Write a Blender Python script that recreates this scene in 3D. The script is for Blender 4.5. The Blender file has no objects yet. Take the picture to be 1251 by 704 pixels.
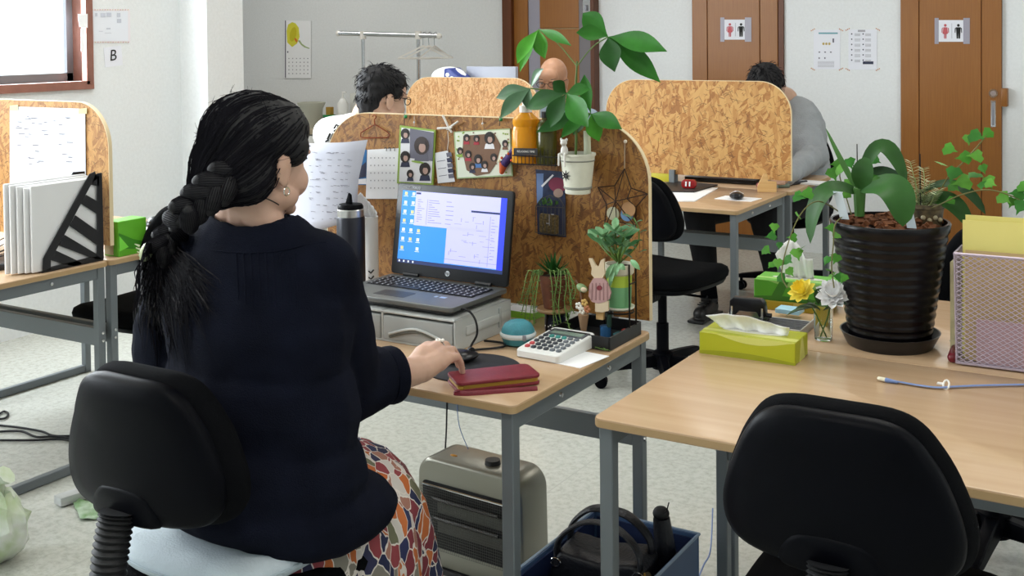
import bpy, bmesh, math, random
from mathutils import Vector as V, Matrix, Quaternion
from mathutils.bvhtree import BVHTree
PI = math.pi
random.seed(7)
sc = bpy.context.scene
C = sc.collection

# ---------------------------------------------------------------- camera
FPX, HORIZON, CAMH = 1400.0, 42.0, 1.47
PSI, PIT, ROLL = math.radians(31.2), math.radians(1.45), math.radians(-0.6)
_F = V((-math.sin(PSI), math.cos(PSI), 0)); _R = V((math.cos(PSI), math.sin(PSI), 0)); _U = V((0, 0, 1))
F2 = _F*math.cos(PIT) - _U*math.sin(PIT); U2 = _U*math.cos(PIT) + _F*math.sin(PIT)
_c, _s = math.cos(ROLL), math.sin(ROLL)
RC = _R*_c + U2*_s; UC = U2*_c - _R*_s
CX, CY = 625.5, HORIZON + FPX*math.tan(PIT)
EYE = V((0, 0, CAMH))
cd = bpy.data.cameras.new('camera'); cam = bpy.data.objects.new('camera', cd); C.objects.link(cam)
cd.sensor_width = 36; cd.lens = 36*FPX/1251; cd.shift_y = -(352 - CY)/1251; cd.clip_start = 0.05; cd.clip_end = 200
cam.matrix_world = Matrix(((RC.x, UC.x, -F2.x, EYE.x), (RC.y, UC.y, -F2.y, EYE.y), (RC.z, UC.z, -F2.z, EYE.z), (0, 0, 0, 1)))
sc.camera = cam

# ---------------------------------------------------------------- world, light, exposure
w = bpy.data.worlds.new('overcast_sky'); sc.world = w; w.use_nodes = True
bg = w.node_tree.nodes['Background']; bg.inputs[0].default_value = (0.86, 0.94, 1.0, 1); bg.inputs[1].default_value = 5.0
vs = sc.view_settings
vs.view_transform = 'Standard'; vs.look = 'None'; vs.gamma = 1; vs.use_curve_mapping = False; vs.exposure = -0.2
FLUO = 14.0        # watts of every ceiling fluorescent fitting
def daylight(x, y, z, sx, sz, rz, watts):          # daylight coming in through a window opening
    l = bpy.data.lights.new('window_daylight', 'AREA'); l.shape = 'RECTANGLE'; l.size = sx; l.size_y = sz; l.energy = watts
    l.color = (0.88, 0.95, 1.0)
    o = bpy.data.objects.new('window_daylight', l); C.objects.link(o); o.location = (x, y, z); o.rotation_euler = (PI/2, 0, rz)
    return o
daylight(-5.02, 2.95, 1.75, 2.0, 1.1, -PI/2, 140)
daylight(-5.02, 0.2, 1.75, 2.0, 1.1, -PI/2, 120)

# ---------------------------------------------------------------- from the picture to the place
def ray(px, py):
    X, Y = px - CX, py - CY
    x, y = _c*X + _s*Y, -_s*X + _c*Y
    return F2 + _R*(x/FPX) - U2*(y/FPX)
def at(px, py, z=0.7):
    d = ray(px, py); return EYE + d*((z - CAMH)/d.z)
def aty(px, py, Y):
    d = ray(px, py); return EYE + d*(Y/d.y)
def atx(px, py, X):
    d = ray(px, py); return EYE + d*(X/d.x)
def atd(px, py, d): return EYE + ray(px, py)*d

# ---------------------------------------------------------------- colour and materials
def lin(h):
    h = h.lstrip('#'); r = []
    for i in (0, 2, 4):
        v = int(h[i:i+2], 16)/255
        r.append(v/12.92 if v <= 0.04045 else ((v + 0.055)/1.055)**2.4)
    return (*r, 1)
MATS = {}
def mat(name, col, rough=0.5, metal=0.0, var=None, bump=None, spec=0.5, trans=0.0, alpha=1.0, emit=0.0, coat=0.0, sheen=0.0, sss=0.0, ior=1.45, col2=None, stretch=None):
    """var=(scale, amount): noise on the colour; bump=(scale, strength): fine relief; col2: colour the noise mixes in"""
    if name in MATS: return MATS[name]
    m = bpy.data.materials.new(name); m.use_nodes = True; MATS[name] = m
    nt = m.node_tree; b = nt.nodes['Principled BSDF']; c = lin(col)
    b.inputs['Base Color'].default_value = c; b.inputs['Roughness'].default_value = rough; b.inputs['Metallic'].default_value = metal
    b.inputs['Specular IOR Level'].default_value = spec; b.inputs['Transmission Weight'].default_value = trans
    b.inputs['Alpha'].default_value = alpha; b.inputs['IOR'].default_value = ior; b.inputs['Coat Weight'].default_value = coat
    b.inputs['Sheen Weight'].default_value = sheen
    if sss: b.inputs['Subsurface Weight'].default_value = sss; b.inputs['Subsurface Radius'].default_value = (.01, .004, .002)
    if emit: b.inputs['Emission Color'].default_value = c; b.inputs['Emission Strength'].default_value = emit
    if var or bump:
        tc = nt.nodes.new('ShaderNodeTexCoord'); mp = nt.nodes.new('ShaderNodeMapping'); nt.links.new(tc.outputs['Object'], mp.inputs[0])
        if stretch: mp.inputs['Scale'].default_value = stretch
    if var:
        n = nt.nodes.new('ShaderNodeTexNoise'); n.inputs['Scale'].default_value = var[0]; n.inputs['Detail'].default_value = 5
        nt.links.new(mp.outputs[0], n.inputs[0])
        r = nt.nodes.new('ShaderNodeValToRGB'); nt.links.new(n.outputs[0], r.inputs[0])
        a = var[1]; e = r.color_ramp.elements
        e[0].position = .3; e[1].position = .7
        if col2: e[0].color = lin(col2); e[1].color = c
        else:
            e[0].color = (*[x*(1-a) for x in c[:3]], 1); e[1].color = (*[min(1, x*(1+a)) for x in c[:3]], 1)
        nt.links.new(r.outputs[0], b.inputs['Base Color'])
    if bump:
        n = nt.nodes.new('ShaderNodeTexNoise'); n.inputs['Scale'].default_value = bump[0]; n.inputs['Detail'].default_value = 4
        nt.links.new(mp.outputs[0], n.inputs[0])
        bp = nt.nodes.new('ShaderNodeBump'); bp.inputs['Strength'].default_value = bump[1]; bp.inputs['Distance'].default_value = 0.01
        nt.links.new(n.outputs[0], bp.inputs['Height']); nt.links.new(bp.outputs[0], b.inputs['Normal'])
    return m

def osb(name, dark, mid, light, seedoff=0.0, sc_=1.0):
    """oriented strand board: five layers of long flakes lying in different directions"""
    m = bpy.data.materials.new(name); m.use_nodes = True; nt = m.node_tree; N = nt.nodes.new; L = nt.links.new
    b = nt.nodes['Principled BSDF']; b.inputs['Roughness'].default_value = .55
    tc = N('ShaderNodeTexCoord'); col = None; hgt = None
    for k, ang in enumerate((0.1, 0.5, -0.4, 0.95, -0.85, 1.55)):
        mp = N('ShaderNodeMapping'); mp.vector_type = 'TEXTURE'
        mp.inputs['Rotation'].default_value = (0, ang, 0); mp.inputs['Location'].default_value = (seedoff + k*1.7, 0, k*.9)
        L(tc.outputs['Object'], mp.inputs[0])
        nz = N('ShaderNodeTexNoise'); nz.inputs['Scale'].default_value = 9; L(mp.outputs[0], nz.inputs[0])
        ad = N('ShaderNodeMixRGB'); ad.blend_type = 'ADD'; ad.inputs[0].default_value = .05; L(mp.outputs[0], ad.inputs[1]); L(nz.outputs[1], ad.inputs[2])
        st = N('ShaderNodeMapping'); st.inputs['Scale'].default_value = (9*sc_, 1, 42*sc_) if k != 3 else (6*sc_, 1, 24*sc_); L(ad.outputs[0], st.inputs[0])
        vo = N('ShaderNodeTexVoronoi'); vo.inputs['Scale'].default_value = 1.0; vo.inputs['Randomness'].default_value = 1; L(st.outputs[0], vo.inputs[0])
        sp = N('ShaderNodeSeparateColor'); L(vo.outputs['Color'], sp.inputs[0])
        gr = N('ShaderNodeMapping'); gr.inputs['Scale'].default_value = (14*sc_, 1, 260*sc_); L(mp.outputs[0], gr.inputs[0])
        gn = N('ShaderNodeTexNoise'); gn.inputs['Scale'].default_value = 1; gn.inputs['Detail'].default_value = 3; L(gr.outputs[0], gn.inputs[0])
        mx = N('ShaderNodeMath'); mx.operation = 'MULTIPLY_ADD'; L(gn.outputs[0], mx.inputs[0]); mx.inputs[1].default_value = .55; L(sp.outputs[0], mx.inputs[2])
        cr = N('ShaderNodeValToRGB'); L(mx.outputs[0], cr.inputs[0]); e = cr.color_ramp.elements
        e[0].position = .12; e[0].color = lin(dark); e[1].position = 1.0; e[1].color = lin(light)
        q = e.new(.45); q.color = lin(mid)
        if col is None: col = cr.outputs[0]; hgt = sp.outputs[0]
        else:
            ms = N('ShaderNodeMath'); ms.operation = 'GREATER_THAN'; L(sp.outputs[1], ms.inputs[0]); ms.inputs[1].default_value = .58
            mm = N('ShaderNodeMixRGB'); L(ms.outputs[0], mm.inputs[0]); L(col, mm.inputs[1]); L(cr.outputs[0], mm.inputs[2]); col = mm.outputs[0]
            mh = N('ShaderNodeMixRGB'); L(ms.outputs[0], mh.inputs[0]); L(hgt, mh.inputs[1]); L(sp.outputs[0], mh.inputs[2]); hgt = mh.outputs[0]
    for k, ang in enumerate((0.25, -0.5, 1.1)):                                # thin dark gaps between the flakes
        mp = N('ShaderNodeMapping'); mp.vector_type = 'TEXTURE'; mp.inputs['Rotation'].default_value = (0, ang, 0); mp.inputs['Location'].default_value = (k*2.3 + seedoff, 0, 4.1); L(tc.outputs['Object'], mp.inputs[0])
        st = N('ShaderNodeMapping'); st.inputs['Scale'].default_value = (22*sc_, 1, 190*sc_); L(mp.outputs[0], st.inputs[0])
        vo = N('ShaderNodeTexVoronoi'); vo.inputs['Scale'].default_value = 1; L(st.outputs[0], vo.inputs[0]); sp = N('ShaderNodeSeparateColor'); L(vo.outputs['Color'], sp.inputs[0])
        ms = N('ShaderNodeMath'); ms.operation = 'GREATER_THAN'; L(sp.outputs[0], ms.inputs[0]); ms.inputs[1].default_value = .968
        m2 = N('ShaderNodeMath'); m2.operation = 'MULTIPLY'; L(ms.outputs[0], m2.inputs[0]); m2.inputs[1].default_value = .6
        mm = N('ShaderNodeMixRGB'); L(m2.outputs[0], mm.inputs[0]); L(col, mm.inputs[1]); mm.inputs[2].default_value = (*[x*.45 for x in lin(dark)[:3]], 1); col = mm.outputs[0]
    L(col, b.inputs['Base Color'])
    bp = N('ShaderNodeBump'); bp.inputs['Strength'].default_value = .25; bp.inputs['Distance'].default_value = .002; L(hgt, bp.inputs['Height']); L(bp.outputs[0], b.inputs['Normal'])
    return m

def woodgrain(name, a, bcol, axis='X', scale=1.0, rough=.35, coat=.0):
    m = bpy.data.materials.new(name); m.use_nodes = True; nt = m.node_tree; N = nt.nodes.new; L = nt.links.new
    b = nt.nodes['Principled BSDF']; b.inputs['Roughness'].default_value = rough; b.inputs['Coat Weight'].default_value = coat; b.inputs['Coat Roughness'].default_value = .2
    tc = N('ShaderNodeTexCoord'); mp = N('ShaderNodeMapping'); L(tc.outputs['Object'], mp.inputs[0])
    s = {'X': (2, 60, 60), 'Y': (60, 2, 60), 'Z': (60, 60, 2)}[axis]; mp.inputs['Scale'].default_value = [x*scale for x in s]
    n = N('ShaderNodeTexNoise'); n.inputs['Scale'].default_value = 1; n.inputs['Detail'].default_value = 6; L(mp.outputs[0], n.inputs[0])
    r = N('ShaderNodeValToRGB'); L(n.outputs[0], r.inputs[0]); r.color_ramp.elements[0].position = .32; r.color_ramp.elements[1].position = .68
    r.color_ramp.elements[0].color = lin(a); r.color_ramp.elements[1].color = lin(bcol); L(r.outputs[0], b.inputs['Base Color'])
    return m

# ---------------------------------------------------------------- mesh building
class MB:
    def __init__(s): s.v = []; s.f = []
    def add(s, vs_, fs):
        o = len(s.v); s.v += [V(p) for p in vs_]; s.f += [tuple(i+o for i in f) for f in fs]; return s
    def box(s, c, size, M=None):
        x, y, z = [k/2 for k in size]
        p = [V((sx*x, sy*y, sz*z)) for sx, sy, sz in ((-1,-1,-1),(1,-1,-1),(1,1,-1),(-1,1,-1),(-1,-1,1),(1,-1,1),(1,1,1),(-1,1,1))]
        if M is not None: p = [M @ q for q in p]
        c = V(c)
        return s.add([q + c for q in p], [(0,3,2,1),(4,5,6,7),(0,1,5,4),(1,2,6,5),(2,3,7,6),(3,0,4,7)])
    def tube(s, pts, r, n=8, caps=True, flat=None):
        pts = [V(p) for p in pts]; k = len(pts); rs = r if isinstance(r, (list, tuple)) else [r]*k
        up = None; rings = []
        for i, p in enumerate(pts):
            t = (pts[min(i+1, k-1)] - pts[max(i-1, 0)])
            if t.length < 1e-9: t = V((0, 0, 1))
            t.normalize()
            if up is None:
                up = V((0, 0, 1)) if abs(t.z) < .9 else V((1, 0, 0))
            a = up - t*up.dot(t)
            if a.length < 1e-6: a = V((1, 0, 0)) - t*t.x
            a.normalize(); up = a; bb = t.cross(a)
            fl = flat or 1.0
            rings.append([p + (a*math.cos(2*PI*j/n)*fl + bb*math.sin(2*PI*j/n))*rs[i] for j in range(n)])
        return s.loft(rings, caps)
    def loft(s, rings, caps=True, closed=True):
        n = len(rings[0]); vs_ = [p for r in rings for p in r]; fs = []
        for i in range(len(rings)-1):
            for j in range(n if closed else n-1):
                a, b = i*n+j, i*n+(j+1) % n
                fs.append((a, b, b+n, a+n))
        if caps:
            fs.append(tuple(reversed(range(n)))); fs.append(tuple((len(rings)-1)*n + j for j in range(n)))
        return s.add(vs_, fs)
    def lathe(s, prof, n=24, c=(0, 0, 0), M=None):
        c = V(c); rings = []
        for r, z in prof:
            ring = [V((r*math.cos(2*PI*j/n), r*math.sin(2*PI*j/n), z)) for j in range(n)]
            if M is not None: ring = [M @ q for q in ring]
            rings.append([q + c for q in ring])
        return s.loft(rings, True)
    def prism(s, outl, t, O=(0, 0, 0), ex=(1, 0, 0), ey=(0, 0, 1), en=(0, 1, 0)):
        """outline (u,v) in the plane ex,ey at O, thickness t along en"""
        O, ex, ey, en = V(O), V(ex), V(ey), V(en); n = len(outl)
        a = [O + ex*u + ey*v_ for u, v_ in outl]; b = [q + en*t for q in a]
        fs = [(i, (i+1) % n, (i+1) % n + n, i+n) for i in range(n)] + [tuple(reversed(range(n))), tuple(range(n, 2*n))]
        return s.add(a+b, fs)
    def ell(s, c, r, M=None, n=16, m=10):
        c = V(c); vs_ = []; fs = []
        r = (r, r, r) if isinstance(r, (int, float)) else r
        for i in range(1, m):
            th = PI*i/m
            for j in range(n):
                ph = 2*PI*j/n; q = V((r[0]*math.sin(th)*math.cos(ph), r[1]*math.sin(th)*math.sin(ph), r[2]*math.cos(th)))
                vs_.append(q)
        vs_ += [V((0, 0, r[2])), V((0, 0, -r[2]))]
        for i in range(m-2):
            for j in range(n): a, b = i*n+j, i*n+(j+1) % n; fs.append((a, a+n, b+n, b))
        T, B = len(vs_)-2, len(vs_)-1
        for j in range(n): fs.append((T, j, (j+1) % n)); a = (m-2)*n; fs.append((B, a+(j+1) % n, a+j))
        if M is not None: vs_ = [M @ q for q in vs_]
        return s.add([q + c for q in vs_], fs)
    def cap(s, p0, r0, p1, r1, n=14):
        p0, p1 = V(p0), V(p1); d = p1 - p0
        pts = []; rs = []
        L = max(d.length, 1e-6); u = d/L
        for k in range(5): a = PI/2*k/4; pts.append(p0 - u*r0*math.cos(a)); rs.append(max(r0*math.sin(a), 1e-4))
        for k in range(5): a = PI/2*k/4; pts.append(p1 + u*r1*math.sin(a)); rs.append(max(r1*math.cos(a), 1e-4))
        return s.tube(pts, rs, n)
    def chain(s, pr, n=14):
        for (a, ra), (b, rb) in zip(pr[:-1], pr[1:]): s.cap(a, ra, b, rb, n)
        return s
    def leaf(s, p0, p1, width, bow=(0, 0, 0), fold=.15, nrm=(0, 0, 1), n=9, pow_=.75, peak=.5, mid=None):
        """blade from p0 to p1, centre line bowed through mid + bow, folded along the midrib"""
        p0, p1 = V(p0), V(p1); m = (p0+p1)/2 + V(bow) if mid is None else V(mid)*2 - (p0+p1)/2
        nrm = V(nrm); rows = []
        for i in range(n+1):
            t = i/n
            c = p0*(1-t)**2 + m*2*t*(1-t) + p1*t*t; tg = (m-p0)*2*(1-t) + (p1-m)*2*t
            if tg.length < 1e-9: tg = p1-p0
            tg.normalize(); sd = tg.cross(nrm)
            if sd.length < 1e-4: sd = tg.cross(V((1, .3, .2)))
            sd.normalize(); up = sd.cross(tg)
            tt = t**(math.log(.5)/math.log(peak)) if 0 < t < 1 else t
            wd = width/2*max(math.sin(PI*tt), 0)**pow_ + .0004
            rows.append([c - sd*wd + up*wd*fold*2, c - sd*wd*.5 + up*wd*fold*.7, c, c + sd*wd*.5 + up*wd*fold*.7, c + sd*wd + up*wd*fold*2])
        return s.loft(rows, False, False)
    def xf(s, M): s.v = [M @ p for p in s.v]; return s

WM = {}
def mesh_of(mb, name, smooth=35):
    me = bpy.data.meshes.new(name); me.from_pydata([tuple(p) for p in mb.v], [], mb.f); me.update()
    bm = bmesh.new(); bm.from_mesh(me); bmesh.ops.recalc_face_normals(bm, faces=bm.faces); bm.to_mesh(me); bm.free()
    if smooth is not None:
        me.shade_smooth()
        if smooth < 180: me.set_sharp_from_angle(angle=math.radians(smooth))
    return me
def link(name, me, m, parent=None, M=None):
    o = bpy.data.objects.new(name, me); C.objects.link(o)
    if m is not None and me is not None and not me.materials: me.materials.append(m)
    o.parent = parent
    if M is not None: o.matrix_local = M
    WM[o] = (WM[parent] if parent else Matrix()) @ (M if M is not None else Matrix())
    return o
def part(name, mb, m, parent=None, world=False, smooth=35, bevel=0, seg=2, solid=0, sub=0):
    """one mesh object; world=True: the vertices are given in room coordinates"""
    me = mesh_of(mb, name, smooth)
    if bevel:
        bm = bmesh.new(); bm.from_mesh(me)
        es = [e for e in bm.edges if len(e.link_faces) == 2 and e.calc_face_angle() > math.radians(40)]
        bmesh.ops.bevel(bm, geom=es, offset=bevel, segments=seg, profile=.5, affect='EDGES', clamp_overlap=True)
        bm.to_mesh(me); bm.free()
        me.shade_smooth(); me.set_sharp_from_angle(angle=math.radians(smooth or 35))
    if world and parent: me.transform(WM[parent].inverted())
    o = link(name, me, m, parent)
    if solid: md = o.modifiers.new('t', 'SOLIDIFY'); md.thickness = solid; md.offset = 0
    if sub: md = o.modifiers.new('s', 'SUBSURF'); md.levels = sub; md.render_levels = sub
    return o
def blob(name, mb, m, parent=None, voxel=.008, it=3, world=True, fac=.5, disp=None):
    """fuse overlapping shapes into one continuous skin"""
    me = mesh_of(mb, name, None); t = bpy.data.objects.new('tmp', me); C.objects.link(t)
    r = t.modifiers.new('r', 'REMESH'); r.mode = 'VOXEL'; r.voxel_size = voxel
    if it: s = t.modifiers.new('s', 'SMOOTH'); s.iterations = it; s.factor = fac
    dg = bpy.context.evaluated_depsgraph_get(); nm = bpy.data.meshes.new_from_object(t.evaluated_get(dg))
    bpy.data.objects.remove(t); bpy.data.meshes.remove(me)
    nm.name = name; nm.materials.clear()
    if disp:
        nn = [v.normal.copy() for v in nm.vertices]
        for v, q in zip(nm.vertices, nn): v.co = v.co + q*disp(v.co)
    nm.shade_smooth()
    if world and parent: nm.transform(WM[parent].inverted())
    return link(name, nm, m, parent)
def tag(o, label=None, cat=None, group=None, kind=None):
    if label: o['label'] = label
    if cat: o['category'] = cat
    if group: o['group'] = group
    if kind: o['kind'] = kind
    return o
def thing(name, label, cat, loc=(0, 0, 0), rz=0, group=None):
    o = bpy.data.objects.new(name, None); C.objects.link(o); o.empty_display_size = .05
    o.location = loc; o.rotation_euler = (0, 0, rz); WM[o] = Matrix.Translation(V(loc)) @ Matrix.Rotation(rz, 4, 'Z')
    return tag(o, label, cat, group)
def dup(root, label, loc=None, rz=None, group=None):
    def cp(o, par):
        c = o.copy(); C.objects.link(c); c.parent = par
        for ch in o.children: cp(ch, c)
        return c
    r = cp(root, None)
    if loc is not None: r.location = loc
    if rz is not None: r.rotation_euler = (0, 0, rz)
    WM[r] = Matrix.Translation(V(r.location)) @ Matrix.Rotation(r.rotation_euler.z, 4, 'Z')
    for ch in r.children: WM[ch] = WM[r]
    r['label'] = label
    if group: r['group'] = group
    return r
def single(name, mb, m, label, cat, world=True, origin=None, group=None, **k):
    """a thing that is one mesh, its origin put at its base"""
    if world:
        lo = V((min(p.x for p in mb.v), min(p.y for p in mb.v), min(p.z for p in mb.v))); hi = V((max(p.x for p in mb.v), max(p.y for p in mb.v), max(p.z for p in mb.v)))
        o0 = V(origin) if origin else V(((lo.x+hi.x)/2, (lo.y+hi.y)/2, lo.z))
        mb.v = [p - o0 for p in mb.v]
        o = part(name, mb, m, None, **k); o.location = o0; WM[o] = Matrix.Translation(o0)
    else: o = part(name, mb, m, None, **k)
    return tag(o, label, cat, group)
def struct(name, mb, m, parent=None, **k):
    o = part(name, mb, m, parent, **k)
    if not parent: o['kind'] = 'structure'
    return o
def text(name, s, size, O, ex, ey, m, parent=None, world=True, align='CENTER', t=.0004, bold=0.0):
    cu = bpy.data.curves.new('t', 'FONT'); cu.body = s; cu.size = size; cu.align_x = align; cu.align_y = 'CENTER'; cu.extrude = t; cu.offset = bold; cu.resolution_u = 3
    o = bpy.data.objects.new('t', cu); C.objects.link(o)
    me = bpy.data.meshes.new_from_object(o.evaluated_get(bpy.context.evaluated_depsgraph_get())); bpy.data.objects.remove(o); bpy.data.curves.remove(cu)
    ex, ey = V(ex).normalized(), V(ey).normalized(); en = ex.cross(ey); O = V(O)
    me.transform(Matrix(((ex.x, ey.x, en.x, O.x), (ex.y, ey.y, en.y, O.y), (ex.z, ey.z, en.z, O.z), (0, 0, 0, 1))))
    me.materials.clear()
    if world and parent: me.transform(WM[parent].inverted())
    return link(name, me, m, parent)
def rrect(w_, h_, r, n=5, c=(0, 0)):
    o = []
    for cx_, cy_, a0 in ((w_/2-r, h_/2-r, 0), (-w_/2+r, h_/2-r, PI/2), (-w_/2+r, -h_/2+r, PI), (w_/2-r, -h_/2+r, 1.5*PI)):
        for k in range(n+1): a = a0 + PI/2*k/n; o.append((c[0]+cx_+r*math.cos(a), c[1]+cy_+r*math.sin(a)))
    return o
def oval(a, b, n=20, c=(0, 0)): return [(c[0]+a*math.cos(2*PI*i/n), c[1]+b*math.sin(2*PI*i/n)) for i in range(n)]
def spline(pts, k=6):
    """smooth curve through the points"""
    pts = [V(p) for p in pts]; o = []
    for i in range(len(pts)-1):
        a, b, c, d = pts[max(i-1, 0)], pts[i], pts[i+1], pts[min(i+2, len(pts)-1)]
        for j in range(k):
            t = j/k; o.append(.5*((2*b) + (c-a)*t + (2*a-5*b+4*c-d)*t*t + (3*b-a-3*c+d)*t**3))
    return o + [pts[-1]]
def quad(a, b, c, d): return MB().add([a, b, c, d], [(0, 1, 2, 3)])
def card(name, pts, m, parent=None, t=.0008, world=True):
    """thin sheet through four room points (corner order around)"""
    p = [V(q) for q in pts]; n = (p[1]-p[0]).cross(p[3]-p[0]).normalized()*t
    k = len(p)
    return part(name, MB().add([q - n/2 for q in p] + [q + n/2 for q in p], [tuple(range(k))[::-1], tuple(range(k, 2*k))] + [(i, (i+1) % k, (i+1) % k+k, i+k) for i in range(k)]), m, parent, world=world, smooth=None)
# ================================================================ the room
YB, XL, XR, YF, ZC = 7.5, -5.0, 2.6, -2.2, 2.65
M_wall = mat('wallpaper_white', '#e3e6e7', .9, var=(60, .03), bump=(220, .12))
M_ceil = mat('ceiling_board', '#f0f0ec', .9, bump=(90, .2))
M_brown = woodgrain('door_wood', '#8a551c', '#956024', 'Z', 2.2, .42)
M_brown_d = mat('dark_frame_wood', '#5d3216', .45, var=(14, .15), stretch=(1, 1, .1))
M_case = mat('window_casing_wood', '#8c5f52', .5, var=(14, .15))
M_alu = mat('aluminium', '#8d8f94', .35, .7)
M_steelgrey = mat('grey_door_metal', '#8f8f96', .4, .3)
M_glass = mat('window_glass', '#ffffff', .02, trans=1, spec=.5, ior=1.02)
M_chrome = mat('chrome', '#d0d2d4', .12, 1)
M_paper = mat('paper_white', '#f2f3f5', .8)
M_black = mat('black_ink', '#151515', .7)
# floor: pale speckled sheet vinyl
fm = bpy.data.materials.new('speckled_vinyl'); fm.use_nodes = True; nt = fm.node_tree
b = nt.nodes['Principled BSDF']; b.inputs['Roughness'].default_value = .2; b.inputs['Specular IOR Level'].default_value = .5
tc = nt.nodes.new('ShaderNodeTexCoord')
n1 = nt.nodes.new('ShaderNodeTexNoise'); n1.inputs['Scale'].default_value = 42; n1.inputs['Detail'].default_value = 6; n1.inputs['Roughness'].default_value = .75
nt.links.new(tc.outputs['Object'], n1.inputs[0])
r1 = nt.nodes.new('ShaderNodeValToRGB'); nt.links.new(n1.outputs[0], r1.inputs[0]); e = r1.color_ramp.elements
e[0].position = .3; e[0].color = lin('#a9aba1'); e[1].position = .56; e[1].color = lin('#c6c8c0')
bk = nt.nodes.new('ShaderNodeTexBrick'); bk.inputs['Scale'].default_value = 1; bk.inputs['Mortar Size'].default_value = .0022; bk.offset = 0
bk.inputs['Brick Width'].default_value = .9; bk.inputs['Row Height'].default_value = .9; nt.links.new(tc.outputs['Object'], bk.inputs[0])
mx = nt.nodes.new('ShaderNodeMixRGB'); nt.links.new(bk.outputs['Fac'], mx.inputs[0]); nt.links.new(r1.outputs[0], mx.inputs[1]); mx.inputs[2].default_value = lin('#b4b6ae')
nt.links.new(mx.outputs[0], b.inputs['Base Color'])
n2 = nt.nodes.new('ShaderNodeTexNoise'); n2.inputs['Scale'].default_value = 3.0; nt.links.new(tc.outputs['Object'], n2.inputs[0])
bp = nt.nodes.new('ShaderNodeBump'); bp.inputs['Strength'].default_value = .06; bp.inputs['Distance'].default_value = .02; nt.links.new(n2.outputs[0], bp.inputs['Height']); nt.links.new(bp.outputs[0], b.inputs['Normal'])

XREC = -7.7
struct('floor', MB().box(((XREC+XR)/2, (YB+YF)/2, -.05), (XR-XREC+.4, YB-YF+.4, .1)), fm)
struct('ceiling', MB().box(((XREC+XR)/2, (YB+YF)/2, ZC+.05), (XR-XREC+.4, YB-YF+.4, .1)), M_ceil)
struct('wall_back', MB().box(((XREC+XR)/2, YB+.1, ZC/2), (XR-XREC+.4, .2, ZC)), M_wall)
struct('wall_right', MB().box((XR+.1, (YB+YF)/2, ZC/2), (.2, YB-YF, ZC)), M_wall)
struct('wall_front', MB().box(((XL+XR)/2, YF-.1, ZC/2), (XR-XL+.4, .2, ZC)), M_wall)
struct('wall_recess', MB().box((XREC-.1, (YB+5.0)/2, ZC/2), (.2, YB-5.0, ZC)), M_wall)
# pillar: front face at the picture's 220..253, side face 253..297
P0 = atx(220, 50, XL).y; XP = aty(253, 50, P0).x; P1 = atx(297, 50, XP).y
struct('wall_pillar', MB().box(((XREC+XP)/2, (P0+P1)/2, ZC/2), (XP-XREC, P1-P0, ZC)), M_wall)
# left wall with two window openings
wy1 = atx(107, 103, XL).y; wz0 = atx(107, 103, XL).z
WIN = [(wy1-2.1, wy1), (wy1-4.6, wy1-2.5)]
WZ = (wz0, 2.3)
wl = MB(); T = .16
wl.box((XL-T/2, (YF+P0)/2, WZ[0]/2), (T, P0-YF, WZ[0])); wl.box((XL-T/2, (YF+P0)/2, (WZ[1]+ZC)/2), (T, P0-YF, ZC-WZ[1]))
ys = [P0, WIN[0][1], WIN[0][0], WIN[1][1], WIN[1][0], YF]
for a, bb in ((ys[0], ys[1]), (ys[2], ys[3]), (ys[4], ys[5])): wl.box((XL-T/2, (a+bb)/2, (WZ[0]+WZ[1])/2), (T, a-bb, WZ[1]-WZ[0]))
struct('wall_left', wl, M_wall)
for k, (a, bb) in enumerate(WIN):
    root = bpy.data.objects.new('window_%d' % (k+1), None); C.objects.link(root); root.location = (XL, (a+bb)/2, WZ[0]); root['kind'] = 'structure'; WM[root] = Matrix.Translation(root.location)
    fr = MB(); d = .018; zz = (WZ[0]+WZ[1])/2
    for y in (a, bb): fr.box((XL-.045, y+(d/2 if y == a else -d/2), zz), (.13, d, WZ[1]-WZ[0]))
    fr.box((XL-.045, (a+bb)/2, WZ[1]-d/2), (.13, bb-a, d)); fr.box((XL-.045, (a+bb)/2, WZ[0]+d/2), (.13, bb-a, d))
    for y in (a, bb): fr.box((XL+.008, y+(-.012 if y == a else .012), zz), (.02, .03, WZ[1]-WZ[0]+.05))
    fr.box((XL+.008, (a+bb)/2, WZ[0]-.012), (.026, bb-a+.05, .026)); fr.box((XL+.008, (a+bb)/2, WZ[1]+.012), (.02, bb-a+.05, .026))
    part('window_casing', fr, M_case, root, world=True, smooth=None)
    for s_, (ya, yb, xo) in enumerate(((a+.02, (a+bb)/2+.03, -.075), ((a+bb)/2-.03, bb-.02, -.1))):
        fs = MB()
        for y in (ya, yb): fs.box((XL+xo, y+(.016 if y == ya else -.016), zz), (.024, .04, WZ[1]-WZ[0]-.03))
        for z in (WZ[0]+.035, WZ[1]-.035): fs.box((XL+xo, (ya+yb)/2, z), (.024, yb-ya, .05))
        sash = part('window_sash', fs, M_alu, root, world=True, smooth=None)
        part('pane', MB().box((XL+xo, (ya+yb)/2, zz), (.005, yb-ya-.05, WZ[1]-WZ[0]-.1)), M_glass, sash, world=True, smooth=None)
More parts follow.
